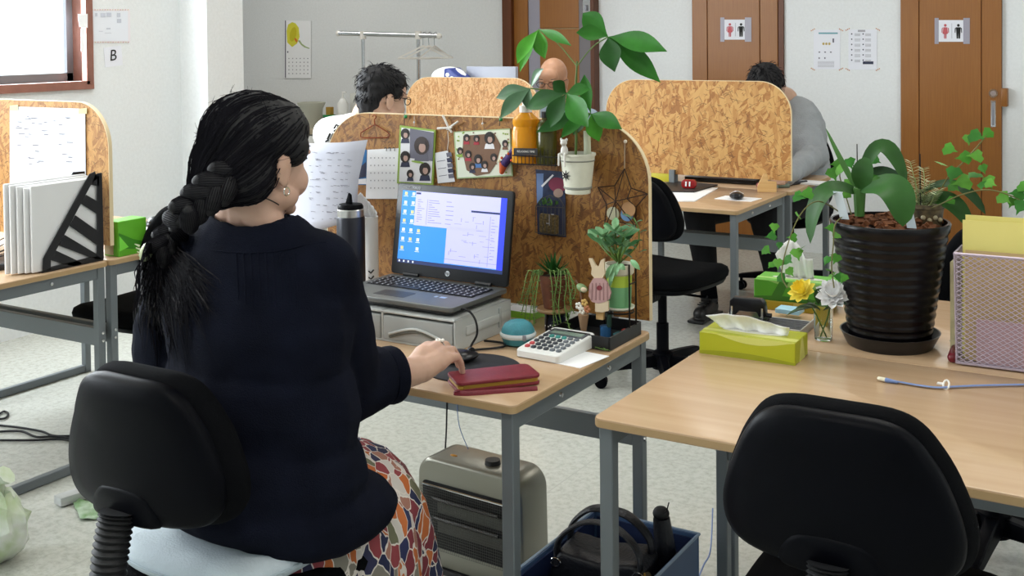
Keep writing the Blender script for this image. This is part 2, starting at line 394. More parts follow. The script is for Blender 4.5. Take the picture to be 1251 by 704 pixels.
# doors on the back wall ------------------------------------------------
def X(px, Y=YB): return aty(px, 40, Y).x
def door(name, x0, x1, seams, thick, hz=2.05):
    r = bpy.data.objects.new(name, None); C.objects.link(r); r.location = ((x0+x1)/2, YB, 0); r['kind'] = 'structure'; WM[r] = Matrix.Translation(r.location)
    xs = [x0]+seams+[x1]
    for a, bb in zip(xs[:-1], xs[1:]):
        part('panel', MB().box(((a+bb)/2, YB-thick/2, hz/2), (bb-a-.005, thick, hz)), M_brown, r, world=True, bevel=.002, seg=1)
    part('core', MB().box(((x0+x1)/2, YB-thick/2+.006, hz/2), (x1-x0-.004, thick-.006, hz-.004)), M_brown_d, r, world=True, smooth=None)
    return r
d2 = door('door_2', X(847), X(952), [X(866), X(930)], .03, 2.1)
part('gap_strip', MB().box((X(955), YB-.01, 1.05), (.035, .02, 2.1)), M_brown_d, d2, world=True, smooth=None)
d3 = door('door_3', X(1101), X(1225), [X(1124), X(1200)], .03, 2.1)
hx = aty(1213.5, 118, YB-.03)
hd = part('pull_handle', MB().prism(rrect(.028, .16, .004), .004, (hx.x, YB-.034, aty(1213, 139, YB-.03).z)), M_chrome, d3, world=True)
part('recess', MB().prism(rrect(.014, .14, .003), .001, (hx.x, YB-.0352, aty(1213, 139, YB-.03).z)), M_steelgrey, hd, world=True)
lk = part('lock', MB().lathe([(.0001, 0), (.026, 0), (.026, .006), (.0001, .006)], 20, (hx.x, YB-.03, aty(1213, 114, YB-.03).z), Matrix.Rotation(PI/2, 3, 'X')), M_chrome, d3, world=True)
part('lock_dial', MB().lathe([(.0001, 0), (.016, 0), (.016, .002), (.0001, .002)], 16, (hx.x, YB-.036, aty(1213, 114, YB-.03).z), Matrix.Rotation(PI/2, 3, 'X')), mat('lock_red_grey', '#9a8a86', .5), lk, world=True)
bx = aty(1227.5, 119, YB-.03)
single('door_stop', MB().box((bx.x, YB-.03, bx.z), (.035, .06, .11)), M_brown, 'small brown wooden block on wall beside right restroom door', 'door stop', bevel=.003)
# entrance door at the left of the doors
d1 = bpy.data.objects.new('door_1', None); C.objects.link(d1); d1.location = (X(675), YB, 0); d1['kind'] = 'structure'; WM[d1] = Matrix.Translation(d1.location)
def strip(nm, a, bb, m, th, z0=0, z1=2.2): return part(nm, MB().box(((X(a)+X(bb))/2, YB-th/2, (z0+z1)/2), (X(bb)-X(a), th, z1-z0)), m, d1, world=True, bevel=.003, seg=1)
strip('jamb', 620, 631, M_brown_d, .08); strip('side_panel', 631, 648, M_brown, .04)
strip('glass_strip', 648, 663, mat('frosted_glass_strip', '#9b99a6', .25), .03)
zl = aty(690, 35, YB).z
strip('panel', 663, 711, M_brown, .045, 0, zl-.006); strip('panel', 663, 711, M_brown, .045, zl+.006, 2.2)
strip('panel_groove', 663, 711, mat('pale_groove', '#c9a97e', .6), .03, zl-.006, zl+.006)
strip('lock_strip', 711, 727, mat('grey_lock_strip', '#6f6a6c', .4, .4), .05); strip('jamb', 727, 732, M_brown_d, .08)
lz = aty(718, 8, YB-.05)
lk = part('lock_case', MB().prism(rrect(.06, .1, .01), .02, (lz.x, YB-.07, lz.z)), M_chrome, d1, world=True)
part('thumb_turn', MB().prism(rrect(.012, .045, .005), .02, (lz.x, YB-.09, lz.z-.01)), M_steelgrey, lk, world=True)

# ceiling fluorescents (above the frame) ---------------------------------
M_tube = mat('fluorescent_tube', '#fff8ee', .5, emit=4.0); M_fit = mat('white_fitting', '#eeeeea', .5)
fit0 = None
for k, (fx, fy) in enumerate([(-3.4, .9), (-.6, .9), (-3.4, 3.3), (-.6, 3.3), (-3.4, 5.8), (-.6, 5.8), (1.6, 2.1), (-6.2, 6.2)]):
    lab = 'white twin-tube ceiling light ' + ('over the near left aisle', 'over the near right chair', 'above the left desks and woman', 'above the black plant pot', 'above the man in white', 'above the person in grey', 'far right, past the mesh basket', 'above the coat rack corner')[k]
    if fit0 is None:
        fit0 = thing('ceiling_light', lab, 'ceiling light', (fx, fy, ZC), 0, 'ceiling fluorescents')
        part('housing', MB().box((0, 0, -.025), (1.25, .18, .05)), M_fit, fit0, bevel=.008)
        for s_ in (-.045, .045): part('tube', MB().tube([(-.6, s_, -.068), (.6, s_, -.068)], .014, 10), M_tube, fit0)
        f = fit0
    else: f = dup(fit0, lab, (fx, fy, ZC))
    l = bpy.data.lights.new('fluorescent_light', 'AREA'); l.shape = 'RECTANGLE'; l.size = 1.2; l.size_y = .16; l.energy = FLUO; l.color = (1, .97, .925)
    lo = bpy.data.objects.new('fluorescent_light', l); C.objects.link(lo); lo.location = (fx, fy, ZC-.09)

# ================================================================ desks
M_top = woodgrain('desk_laminate', '#bf9f7d', '#c9ab8a', 'X', .5, .26)
M_edge = mat('desk_edge_band', '#b3956b', .5)
M_leg = mat('grey_steel', '#72797d', .42, .25)
M_bolt = mat('zinc_bolt', '#d5d5d5', .25, 1)
DW, DD, DH = 1.0, .686, .70
def make_desk(label):
    """origin on the floor at the middle; the user's side is -Y, the back stretcher at +Y"""
    t = thing('desk', label, 'desk')
    tp = part('tabletop', MB().prism(rrect(DW, DD, .018, 4), .0195, (0, 0, DH-.0195), (1, 0, 0), (0, 1, 0), (0, 0, 1)), M_top, t, bevel=.0025, seg=2)
    part('edge_band', MB().prism(rrect(DW+.0012, DD+.0012, .0186, 4), .013, (0, 0, DH-.0165), (1, 0, 0), (0, 1, 0), (0, 0, 1)), M_edge, tp)
    L = .029; zt = DH-.0195
    for sx in (-1, 1):
        x = sx*(DW/2-.0245)
        for sy in (-1, 1):
            y = sy*(DD/2-.0245)
            part('leg', MB().box((x, y, zt/2), (L, L, zt)), M_leg, t, bevel=.002, seg=1)
        part('side_rail', MB().box((x, 0, zt-.02), (L*.8, DD-.049-L, .04)), M_leg, t, bevel=.002, seg=1)
        part('foot_rail', MB().box((x, 0, .018), (L*.8, DD-.049-L, .03)), M_leg, t, bevel=.002, seg=1)
        for yb in (-.12, .12):
            part('bolt', MB().lathe([(.0001, 0), (.007, 0), (.006, .004), (.0001, .005)], 10, (x+sx*L*.4, yb, zt-.02), Matrix.Rotation(sx*PI/2, 3, 'Y')), M_bolt, t)
        for zb in (.425, .452):
            part('bolt', MB().lathe([(.0001, 0), (.006, 0), (.005, .004), (.0001, .005)], 10, (x+sx*L*.5, DD/2-.0245, zb), Matrix.Rotation(sx*PI/2, 3, 'Y')), M_bolt, t)
    part('stretcher', MB().box((0, DD/2-.0245, .437), (DW-.049-L, L*.7, .062)), M_leg, t, bevel=.002, seg=1)
    return t
XC1, YC0 = -1.221, 2.01
desk = make_desk('desk in the middle, under the open laptop and calculator'); desk.location = (XC1-DW/2, YC0+DD/2, 0)
GD = 'office desks'
desk['group'] = GD
XR0 = -1.05
dup(desk, 'near right desk carrying the yellow-green tissue box, black chair before it', (XR0+DW/2, 2.03+DD/2, 0), 0)
dup(desk, 'desk carrying the big black plant pot and the wire mesh file basket', (XR0+DW/2, 2.03+DD*1.5+.004, 0), PI)
XF1 = -1.72
dup(desk, 'far desk with the red tape dispenser and black computer mouse on it', (XF1-DW/2, 4.70+DD/2, 0), 0)
dup(desk, 'far desk where the person in grey leans on the top', (XF1+.02-DW/2, 4.70+DD*1.5+.004, 0), PI)
dup(desk, 'desk in front of the person in the white printed T-shirt', (XF1-DW*1.5-.28, 4.70+DD/2, 0), 0)
dup(desk, 'desk in front of the bald person with glasses', (XF1-DW*1.5-.28, 4.70+DD*1.5+.004, 0), PI)
XL1 = -3.25
dup(desk, 'left desk carrying the black magazine file with white folders', (XL1-DW/2, 2.655-DD/2, 0), 0)
dup(desk, 'left desk carrying the small green box, beyond the magazine file', (XL1-DW/2, 2.659+DD/2, 0), PI)

# ================================================================ partitions
def board(label, x0, x1, Y, z0, z1, m, rr=.16, lr=True, feet=None):
    t = thing('partition_board', label, 'partition', ((x0+x1)/2, Y, z0), 0, 'strand board desk partitions')
    W, Hh = x1-x0, z1-z0; o = [(-W/2, 0), (W/2, 0)]
    for k in range(13): a = PI/2*k/12; o.append((W/2-rr+rr*math.cos(a), Hh-rr+rr*math.sin(a)))
    for k in range(13): a = PI/2+PI/2*k/12; o.append((-W/2+rr+rr*math.cos(a), Hh-rr+rr*math.sin(a)))
    part('board', MB().prism(o, .014, (0, -.007, 0)), m, t, smooth=30)
    n = len(o); e = []
    me = MB()
    pts = [V((u, 0, v_)) for u, v_ in o[1:]] + [V((o[0][0], 0, 0))]
    rings = []
    for i, p in enumerate(pts):
        q0, q1 = pts[max(i-1, 0)], pts[min(i+1, len(pts)-1)]; tg = (q1-q0).normalized(); nn = V((tg.z, 0, -tg.x))
        rings.append([p + nn*a + V((0, yy, 0)) for a, yy in ((.0016, -.0076), (.0016, .0076), (-.0006, .0076), (-.0006, -.0076))])
    me.loft(rings, True); part('edge_band', me, M_band, t, smooth=30)
    for x in (-W/2+.12, W/2-.12) if feet is None else feet:
        part('foot', MB().box((x, 0, -(z0-DH)/2+.012), (.03, .05, z0-DH+.024)), M_leg, t, bevel=.002, seg=1)
    return t
M_band = mat('pale_edge_band', '#e3cfa8', .6)
OSB_C = osb('strand_board_dark', '#5f3b15', '#835424', '#a67639', 0.3, 3.0)
OSB_F = osb('strand_board_light', '#7f4f22', '#a66f34', '#c79a5a', 2.0, 1.6)
OSB_M = osb('strand_board_fine', '#8f622e', '#b07c45', '#cba06c', 5.1, 2.6)
OSB_L = osb('strand_board_left', '#7d4f24', '#a3713a', '#bf9052', 8.1, 2.2)
YCB = 2.74
part_C = board('brown strand board partition behind the laptop, hung with photos and plants', -2.33, -1.242, YCB, .716, 1.236, OSB_C)
board('pale strand board partition before the person in grey, nothing pinned on', -2.69, -1.703, 5.40, .75, 1.228, OSB_F, feet=(-.4, -.12))
board('strand board partition below the bald person\'s face', -3.99, -3.10, 5.40, .75, 1.228, OSB_M)
board('strand board partition at the left, white sheet pinned on it', -4.26, -3.275, 2.69, .745, 1.245, OSB_L)

# ================================================================ chairs
M_fab = mat('black_fabric', '#08090c', .95, var=(300, .3), bump=(600, .25), spec=.1)
M_plas = mat('black_plastic', '#04050a', .44, bump=(500, .05), spec=.08)
M_rub = mat('black_rubber', '#101114', .6)
def pad(mb, outl, rings, M):
    """cushion: the outline scaled ring by ring (scale, height); M places (u,v,h)"""
    cu = sum(u for u, _ in outl)/len(outl); cv = sum(v_ for _, v_ in outl)/len(outl)
    rr = [[M(cu+(u-cu)*s, cv+(v_-cv)*s, h) for u, v_ in outl] for s, h in rings]
    return mb.loft(rr, True)
def smooth_outline(half, k=6):
    pts = [V((w_, z, 0)) for w_, z in half]
    sp = spline(pts, k); o = [(p.x, p.y) for p in sp]
    return o + [(-u, v_) for u, v_ in reversed(o) if u > 1e-4]
def make_chair(label):
    t = thing('office_chair', label, 'chair', group='black office chairs')
    half = [(0, .890), (.075, .887), (.118, .869), (.150, .828), (.172, .783), (.187, .74), (.192, .705), (.184, .67), (.156, .646), (.10, .636), (0, .633)]
    o = smooth_outline(half, 4)
    bend = lambda u, z, h: V((u, -.235 + h + u*u*.9 + (z-.75)**2*.5 - max(z-.8, 0)*.18, z))
    shell = pad(MB(), o, [(.3, -.034), (.7, -.032), (.90, -.028), (.965, -.02), (.985, -.008), (.97, .004), (.5, .004)], bend)
    sh = part('backrest_shell', shell, M_plas, t, smooth=60)
    part('shell_boss', pad(MB(), smooth_outline([(0, .70), (.05, .695), (.075, .675), (.085, .65), (.07, .637), (0, .635)], 3), [(1.0, -.026), (.95, -.033), (.8, -.035), (.3, -.0355)], bend), M_plas, sh, smooth=60)
    cush = pad(MB(), o, [(.95, .0), (1.0, .008), (1.035, .022), (1.04, .034), (1.01, .05), (.93, .062), (.75, .066), (.3, .066)], bend)
    part('backrest_cushion', cush, M_fab, t, smooth=60)
    so = smooth_outline([(0, .235), (.12, .23), (.19, .2), (.222, .12), (.225, 0), (.212, -.12), (.17, -.18), (.09, -.2), (0, -.205)], 4)
    sM = lambda u, v_, h: V((u, v_+.02, .425 + h - max(v_-.1, 0)**2*.8 + abs(u)**2*.25))
    part('seat_cushion', pad(MB(), so, [(.95, 0), (1, .012), (1.015, .03), (.99, .05), (.9, .062), (.6, .062), (.2, .06)], sM), M_fab, t, smooth=60)
    part('seat_shell', pad(MB(), so, [(.3, -.03), (.75, -.028), (.92, -.018), (.97, 0), (.94, .006), (.4, .006)], sM), M_plas, t, smooth=60)
    path = spline([(0, -.06, .385), (0, -.2, .378), (0, -.275, .40), (0, -.298, .47), (0, -.29, .58), (0, -.272, .66)], 17)
    rs = [.027 + (.005 if i % 2 else 0) for i in range(len(path))]
    part('back_support_bellows', MB().tube(path, rs, 14), M_rub, t, smooth=50)
    part('gas_column', MB().lathe([(.026, .10), (.026, .25), (.019, .252), (.019, .39), (.05, .395), (.05, .41)], 18), M_plas, t)
    part('tilt_lever', MB().tube([(.03, 0, .385), (.16, .02, .38), (.2, .02, .38)], [.006, .005, .009], 8), M_plas, t)
    part('hub', MB().lathe([(.0001, .06), (.045, .06), (.045, .125), (.03, .135), (.0001, .135)], 18), M_plas, t)
    for k in range(5):
        a = 2*PI*k/5 + .3; u = V((math.cos(a), math.sin(a), 0)); s_ = V((-u.y, u.x, 0)); rg = []
        for q, hw, zt, zb in ((.03, .028, .12, .07), (.15, .024, .11, .072), (.27, .02, .095, .07), (.295, .014, .088, .072)):
            rg.append([u*q - s_*hw + V((0, 0, zb)), u*q + s_*hw + V((0, 0, zb)), u*q + s_*hw*.7 + V((0, 0, zt)), u*q - s_*hw*.7 + V((0, 0, zt))])
        arm = part('base_arm', MB().loft(rg), M_plas, t, bevel=.004, seg=1)
        cm = MB(); ax = s_*.9 + u*.4; ax.normalize(); R_ = V((0, 0, 1)).rotation_difference(ax).to_matrix()
        for q in (-.022, .004): cm.lathe([(.006, 0), (.026, .002), (.027, .009), (.026, .016), (.006, .018)], 16, u*.275 + V((0, 0, .0275)) + ax*q, R_)
        cm.tube([u*.275 + V((0, 0, .03)), u*.275 + V((0, 0, .08))], .009, 8)
        part('caster', cm, M_plas, arm)
    return t
chair = make_chair('black office chair the woman sits on, white cushion on its seat'); chair.location = (-1.59, 1.578, 0)
dup(chair, 'empty black office chair in the right foreground, back to the viewer', (-.487, 1.985, 0), 0)
dup(chair, 'black office chair before the far desk with the tape dispenser', (-1.95, 4.42, 0), -.12)
c_ = dup(chair, 'dark office chair at the left desks, turned sideways, behind the woman', (-3.415, 2.99, 0), PI/2); c_.scale = (1, 1, .97)
c_ = dup(chair, 'black office chair cut off at the left edge of the picture', (-3.1, 1.735, 0), 0); c_.scale = (1, 1, 1.14)
dup(chair, 'black office chair behind the plant pot and mesh basket', (-.5, 3.4, 0), PI)
dup(chair, 'office chair under the person in the white printed T-shirt', (-3.0, 4.02, 0), -.1)
dup(chair, 'office chair of the bald person behind the partition', (-3.42, 6.3, 0), PI)
dup(chair, 'office chair of the person in grey, behind the far desk', (-2.0, 6.32, 0), PI)
# ================================================================ things on the middle desk
YP = YCB - .0085                      # front face of the dark partition
def PB(px, py, off=0.0): return aty(px, py, YP - off)
def pcard(name, px, m, label, cat, off=.002, t=.0012, group=None, shift=None):
    """a sheet hung flat on the partition; px: corner pixels"""
    P = [PB(*q, off) for q in px]; lo = sum(P, V())/4
    t_ = thing(name, label, cat, lo, 0, group)
    card('sheet', P, m, t_, t); return t_
def shape(name, cpx, pts, m, parent, off, world=True):
    """flat printed shape: polygon pixels on the partition"""
    return card(name, [PB(x, y, off) for x, y in pts], m, parent, .0003)
def ov(cx, cy, a, b_, n=14, rot=0):
    return [(cx + a*math.cos(2*PI*i/n)*math.cos(rot) - b_*math.sin(2*PI*i/n)*math.sin(rot), cy + a*math.cos(2*PI*i/n)*math.sin(rot) + b_*math.sin(2*PI*i/n)*math.cos(rot)) for i in range(n)]
M_hair_p = mat('print_dark_hair', '#2a2422', .6); M_skin_p = mat('print_skin', '#b8988c', .6); M_gprint = mat('print_grey', '#6b6a78', .6)
M_navy_p = mat('print_navy', '#33364f', .6); M_white_p = mat('print_white', '#e6e6ea', .6); M_red_p = mat('print_red', '#a8323e', .6)
M_green_p = mat('print_green', '#8fae4a', .6); M_blue_p = mat('print_blue', '#4f79b5', .6); M_brown_p = mat('print_brown', '#7a5a45', .6)
def portrait(par, cx, cy, s, off, cloth=M_navy_p, hair=M_hair_p):
    shape('print_body', 0, [(cx-s*.9, cy+s*2.0), (cx-s*.7, cy+s*1.15), (cx, cy+s*.8), (cx+s*.7, cy+s*1.15), (cx+s*.9, cy+s*2.0)], cloth, par, off)
    shape('print_hair', 0, ov(cx, cy+s*.1, s*.92, s*1.12), hair, par, off+.0004)
    shape('print_face', 0, ov(cx+s*.08, cy+s*.34, s*.42, s*.6), M_skin_p, par, off+.0008)
    shape('print_fringe', 0, [(cx-s*.6, cy+s*.25), (cx-s*.45, cy-s*.55), (cx+s*.45, cy-s*.55), (cx+s*.6, cy+s*.25), (cx+s*.3, cy-s*.1), (cx-s*.2, cy-s*.12)], hair, par, off+.0012)

# framed set of portraits
M_gframe = mat('lime_frame', '#93b04e', .5)
t = pcard('portrait_sheet', [(489, 153), (532.5, 159), (529.5, 226), (485.5, 224)], M_gframe, 'lime green framed sheet of five portrait photos above the laptop', 'photo', .004, .005)
card('photo_sheet', [PB(*q, .0075) for q in [(490.5, 156), (530, 161), (527, 224), (487.5, 222)]], M_white_p, t, .0006)
shape('photo', 0, [(501, 157), (530, 162), (528.5, 197), (500.5, 193)], M_gprint, t, .0085)
portrait(t, 515, 177, 10, .009, M_gprint, mat('print_dark_hair2', '#3a302e', .6)); portrait(t, 495, 163, 6, .009); portrait(t, 495, 191, 6.5, .009); portrait(t, 501, 212, 4.6, .0095); portrait(t, 519, 206, 7.5, .009)
shape('print_leaf', 0, ov(510, 198, 8, 1.3, 10, .15), M_green_p, t, .0105)
# wide group photo card
t = pcard('photo_card', [(554.5, 161), (623.5, 157), (626.5, 215), (558.5, 218.5)], mat('card_green_edge', '#a8bc8c', .6), 'wide group photo card with white flowered border on the partition', 'photo', .004, .003)
card('photo_sheet', [PB(*q, .006) for q in [(556, 162), (622.5, 158.5), (624.5, 213.5), (559.5, 217)]], mat('card_cream', '#dfe4d2', .6), t, .0006)
for k in range(26):
    u = random.random(); x, y = [(557+66*u, 161.5+random.random()*5), (558+4*random.random(), 163+50*u), (617+5*random.random(), 162+50*u)][k % 3]
    shape('print_flower', 0, ov(x, y, 1.1, 1.1, 6), M_green_p if k % 4 else M_brown_p, t, .007)
shape('print_group', 0, [(566, 166), (604, 163), (612, 178), (606, 200), (598, 212), (582, 215), (570, 208), (565, 186)], M_brown_p, t, .0072)
for (x, y, s, cl) in ((570, 168, 4.2, M_red_p), (582, 169, 4, M_red_p), (598, 168, 7, M_white_p), (617, 175, 4, M_brown_p), (572, 188, 4.4, M_red_p), (562, 184, 4, M_green_p), (584, 194, 5.5, M_blue_p), (592, 201, 4.6, M_white_p), (603, 192, 4.5, M_brown_p), (577, 203, 4.2, M_navy_p)): portrait(t, x, y, s, .008, cl)
# ticket-like print between them, white slip below
t = pcard('printed_ticket', [(531, 187), (547, 184), (556, 222), (535, 224)], M_white_p, 'white ticket with a dark printed strip, tucked between the photos', 'ticket', .002, .0012)
for k in range(5): shape('print_bar', 0, [(545+k*.6, 187+k*6.5), (551+k*.7, 186+k*6.5), (552.3+k*.7, 191.3+k*6.5), (546+k*.6, 192+k*6.5)], M_navy_p if k % 2 else M_gprint, t, .003)
for k in range(3): shape('print_rule', 0, [(534+k, 197+k*9), (544+k, 195.5+k*9), (544.2+k, 196.2+k*9), (534.2+k, 197.7+k*9)], M_gprint, t, .003)
# purple and orange charm
t = thing('charm', 'purple and orange cloth charm hanging over the group photo', 'charm', PB(618, 200, .01))
M_pur = mat('purple_cloth', '#3f2a66', .7); M_ora = mat('orange_cloth', '#c8582e', .7)
part('body', MB().chain([(PB(630, 178, .016), .007), (PB(624, 190, .018), .011), (PB(616, 200, .018), .012)]), M_pur, t, world=True)
part('tail', MB().chain([(PB(615, 201, .018), .012), (PB(613, 210, .016), .007)]), M_ora, t, world=True)
for x, y in ((621, 188), (613, 193), (610, 197), (625, 196)): part('bead', MB().ell(PB(x, y, .029), .004, n=8, m=6), M_ora if x % 2 else mat('cream_bead', '#e6d2a6', .5), t, world=True)
# copper hanger and pins, starfish of driftwood
M_cop = mat('copper_wire', '#7c3a22', .35, .8)
t = thing('small_hanger', 'little copper wire clothes hanger on the partition corner', 'hanger', PB(456, 160, .006))
part('triangle', MB().tube([PB(x, y, .006) for x, y in ((458, 152), (441, 162), (440.5, 167), (444, 168.5), (474, 168), (476.5, 165.5), (474, 162), (458, 152))], .0018, 6), M_cop, t, world=True)
part('hook', MB().tube(spline([PB(x, y, .006) for x, y in ((458, 152), (457.5, 146), (459.5, 143), (457, 140.5), (455, 142.5))], 4), .0016, 6), M_cop, t, world=True)
t = thing('driftwood_star', 'small star of white driftwood sticks hung above the photos', 'ornament', PB(548, 156, .01))
M_drift = mat('white_driftwood', '#d9d4cc', .8, var=(80, .15))
for a, bb in (((541, 141), (550, 160)), ((534.5, 157), (552, 156)), ((546, 158), (559.5, 148.5)), ((548, 155), (552, 162))):
    part('stick', MB().tube([PB(*a, .008), PB(*bb, .011)], [.0035, .003], 7), M_drift, t, world=True)
part('string', MB().tube([PB(547, 160, .006), PB(548, 172, .005), PB(546.5, 183, .005)], .001, 5), M_drift, t, world=True)
M_pin = mat('green_pin', '#1f8a4a', .3)
for nm, x, y in (('above the lime portrait frame', 495.5, 142.5), ('above the group photo', 612, 146)):
    t = thing('clip_pin', 'green push pin '+nm, 'pin', PB(x, y, .006))
    part('head', MB().ell(PB(x, y, .008), .0055, n=10, m=8), M_pin, t, world=True); part('wire', MB().tube([PB(x-1.5, y-4, .003), PB(x-1.6, y+8, .004)], .001, 5), M_rub, t, world=True)
for nm, x, y in (('above the portraits', 506, 147.5), ('above the wide photo', 589.5, 149)):
    t = thing('hook_pin', 'clear bead hook '+nm, 'pin', PB(x, y, .004))
    part('bead', MB().ell(PB(x, y+2, .005), .003, n=8, m=6), M_paper, t, world=True); part('wire', MB().tube([PB(x, y-6, .002), PB(x, y+6, .003)], .0007, 5), M_chrome, t, world=True)
# calendar with black ring binding, small blue picture card left of it
t = pcard('ring_calendar', [(449, 183), (488, 181), (486, 243), (447, 243)], M_paper, 'white wall calendar with black rings left of the portrait frame', 'calendar', .003, .002)
for k in range(3): part('ring', MB().tube(spline([PB(470.5+k*5, 184, .002), PB(470+k*5, 180.5, .004), PB(472+k*5, 181, .008), PB(472+k*5, 184.5, .007)], 3), .0012, 5), M_rub, t, world=True)
for r_ in range(5):
    for k in range(7): shape('date', 0, ov(453+k*4.7, 193+r_*9.2, .8, 1.0, 5), mat('print_pale_grey', '#a5a5ab', .6), t, .0045)
t = pcard('picture_card', [(440, 183), (448, 183), (447.5, 226), (437, 226)], mat('photo_blue_sea', '#2f6fa8', .5), 'narrow blue picture card behind the hanging papers', 'card', .0022, .0012)
shape('print_dark', 0, [(439, 205), (447, 198), (447, 216), (438, 218)], M_navy_p, t, .0035); shape('print_caption', 0, [(438, 219), (447.3, 218), (447.3, 225), (437.4, 225)], M_paper, t, .0035)

# wire rack with bottles
M_wire = mat('black_wire', '#1c1a1a', .4, .5)
t = thing('wire_rack', 'black wire basket rack on the partition, sign on its front', 'rack', PB(654, 200, .06))
d0, d1_ = .01, .10
for dz in (189, 199):
    part('rail', MB().tube([PB(628, dz, d0), PB(626, dz+1, d1_), PB(681, dz+3.5, d1_), PB(678, dz+2.5, d0)], .0016, 6), M_wire, t, world=True)
for k in range(12):
    x = 628+k*4.6; part('upright', MB().tube([PB(x, 181+k*.2, d1_), PB(x, 200.5+k*.25, d1_), PB(x+2, 199, d0)], .0011, 5), M_wire, t, world=True)
for x in (630, 676): part('bracket', MB().tube([PB(x, 148, .003), PB(x, 176, .004), PB(x, 200, .006)], .0014, 5), M_wire, t, world=True)
sg = card('name_plate', [PB(*q, d1_+.003) for q in [(628.5, 181), (657, 181.5), (657, 190), (628.5, 189.5)]], mat('plate_black', '#1c1819', .5), t, .003)
a, bb = PB(629, 185, d1_+.005), PB(656, 185.7, d1_+.005)
tx = text('plate_lettering', 'RELAXING TIME', .0077, (a+bb)/2, bb-a, (0, 0, 1), mat('plate_white', '#d6d2cc', .6), t); 
def bottle(label, cpx, prof, m, liquid=None):
    p = cpx; t_ = thing('bottle', label, 'bottle', p); part('glass', MB().lathe(prof, 24), m, t_); return t_
M_amber = mat('amber_plastic', '#f0a828', .12, trans=.35, ior=1.25); M_ggreen = mat('dark_green_bottle', '#5c5a1c', .15, trans=.4)
base = PB(643, 199, .055); s_ = .1
t = bottle('amber pump bottle of orange liquid standing in the wire rack', base, [(.0001, 0), (.036, 0), (.039, .004), (.0385, .085), (.034, .1), (.037, .108), (.036, .12), (.02, .134), (.016, .138), (.016, .146), (.0001, .147)], M_amber)
part('pump_cap', MB().lathe([(.017, .138), (.0175, .155), (.01, .157), (.01, .17), (.0001, .171)], 16), mat('white_plastic', '#ece9e2', .4), t)
part('nozzle', MB().tube([(0, 0, .168), (.0, -.03, .168), (0, -.036, .162)], .004, 8), MATS['white_plastic'], t)
part('dip_tube', MB().tube([(0, 0, .14), (.006, 0, .01)], .003, 6), mat('clear_orange', '#ffc65c', .3), t)
t = bottle('olive green bottle beside the amber bottle in the rack', PB(668, 200, .055), [(.0001, 0), (.027, 0), (.028, .004), (.028, .1), (.022, .112), (.012, .118), (.012, .135), (.0001, .136)], M_ggreen)
part('cap', MB().lathe([(.013, .124), (.013, .14), (.0001, .141)], 14), M_rub, t)

# white bucket planter hung on the partition with the money tree
M_enam = mat('cream_enamel', '#dcdccb', .35, var=(30, .06)); M_soil = mat('dark_soil', '#2b1d12', .95, var=(120, .4), bump=(150, .8))
pc = PB(706, 236, .066)
pot = thing('bucket_planter', 'cream enamel bucket planter hung on the partition, money tree in it', 'planter', pc)
part('bucket', MB().lathe([(.0001, 0), (.033, 0), (.034, .004), (.0335, .012), (.036, .014), (.046, .1), (.0485, .1), (.0485, .106), (.044, .106), (.043, .09), (.0001, .088)], 32), M_enam, pot)
part('band', MB().lathe([(.0345, .012), (.0375, .014), (.038, .018), (.0355, .019)], 32), mat('grey_line', '#8f9188', .5), pot)
part('band', MB().lathe([(.0447, .085), (.0462, .087), (.0462, .0885), (.0448, .089)], 32), MATS['grey_line'], pot)
part('soil', MB().lathe([(.0001, .09), (.043, .0895), (.043, .094), (.0001, .096)], 20), M_soil, pot)
part('hanging_hook', MB().box((0, .055, .09), (.02, .028, .012)), M_enam, pot)
for k in range(8):
    a = 2*PI*k/8; part('star_ray', MB().add([V((-.014+.003*math.cos(a+1.2), -.0415, .05+.003*math.sin(a+1.2))), V((-.014+.016*math.cos(a), -.0385 if math.cos(a) < .5 else -.042, .05+.016*math.sin(a))), V((-.014+.003*math.cos(a-1.2), -.0415, .05+.003*math.sin(a-1.2)))], [(0, 1, 2)]), M_wire, pot, solid=.001)
fg = thing('mouse_figurine', 'little white seated animal figurine on the bucket rim', 'figurine', pc + V((-.018, -.043, .1)))
M_fw = mat('white_resin', '#dcd9d2', .5)
blob('body', MB().ell((0, .004, .014), (.010, .010, .016)).ell((0, .001, .036), (.009, .0095, .009)).ell((-.008, .002, .044), (.004, .002, .005)).ell((.008, .002, .044), (.004, .002, .005)).ell((0, -.009, .034), (.004, .004, .003)).chain([((-.006, 0, .008), .0036), ((-.009, -.010, .006), .003), ((-.009, -.012, -.022), .0026)]).chain([((.006, 0, .008), .0036), ((.008, -.010, .006), .003), ((.009, -.012, -.024), .0026)]), M_fw, fg, .0014, 2, world=False)

# postcard with a mossy wire pocket
t = pcard('postcard', [(654.5, 207), (690, 210), (691.5, 290), (657, 286)], mat('postcard_navy', '#26304d', .45, var=(40, .5)), 'dark blue and crimson postcard pinned below the wire rack', 'postcard', .002, .0012)
shape('print_crimson', 0, ov(681, 226, 11, 9, 14, .3), mat('print_crimson', '#7a2440', .6), t, .003); shape('print_face', 0, ov(682, 236, 6, 5.5), mat('print_pale_skin', '#9f8478', .6), t, .0034); shape('print_dark', 0, [(668, 240), (691, 243), (691, 289), (668, 286)], M_navy_p, t, .0031)
shape('print_sky', 0, [(655.5, 212), (664, 212), (663, 240), (656, 250)], mat('print_sky', '#6c86b4', .6), t, .003); shape('print_streak', 0, [(661, 227), (675, 213), (676.5, 214.5), (662.5, 229)], M_white_p, t, .0036)
wb = thing('wire_pocket', 'small wire birdcage pocket filled with moss and burlap, on the postcard', 'ornament', PB(672, 288, .02))
M_wg = mat('grey_wire', '#5a5650', .45, .6)
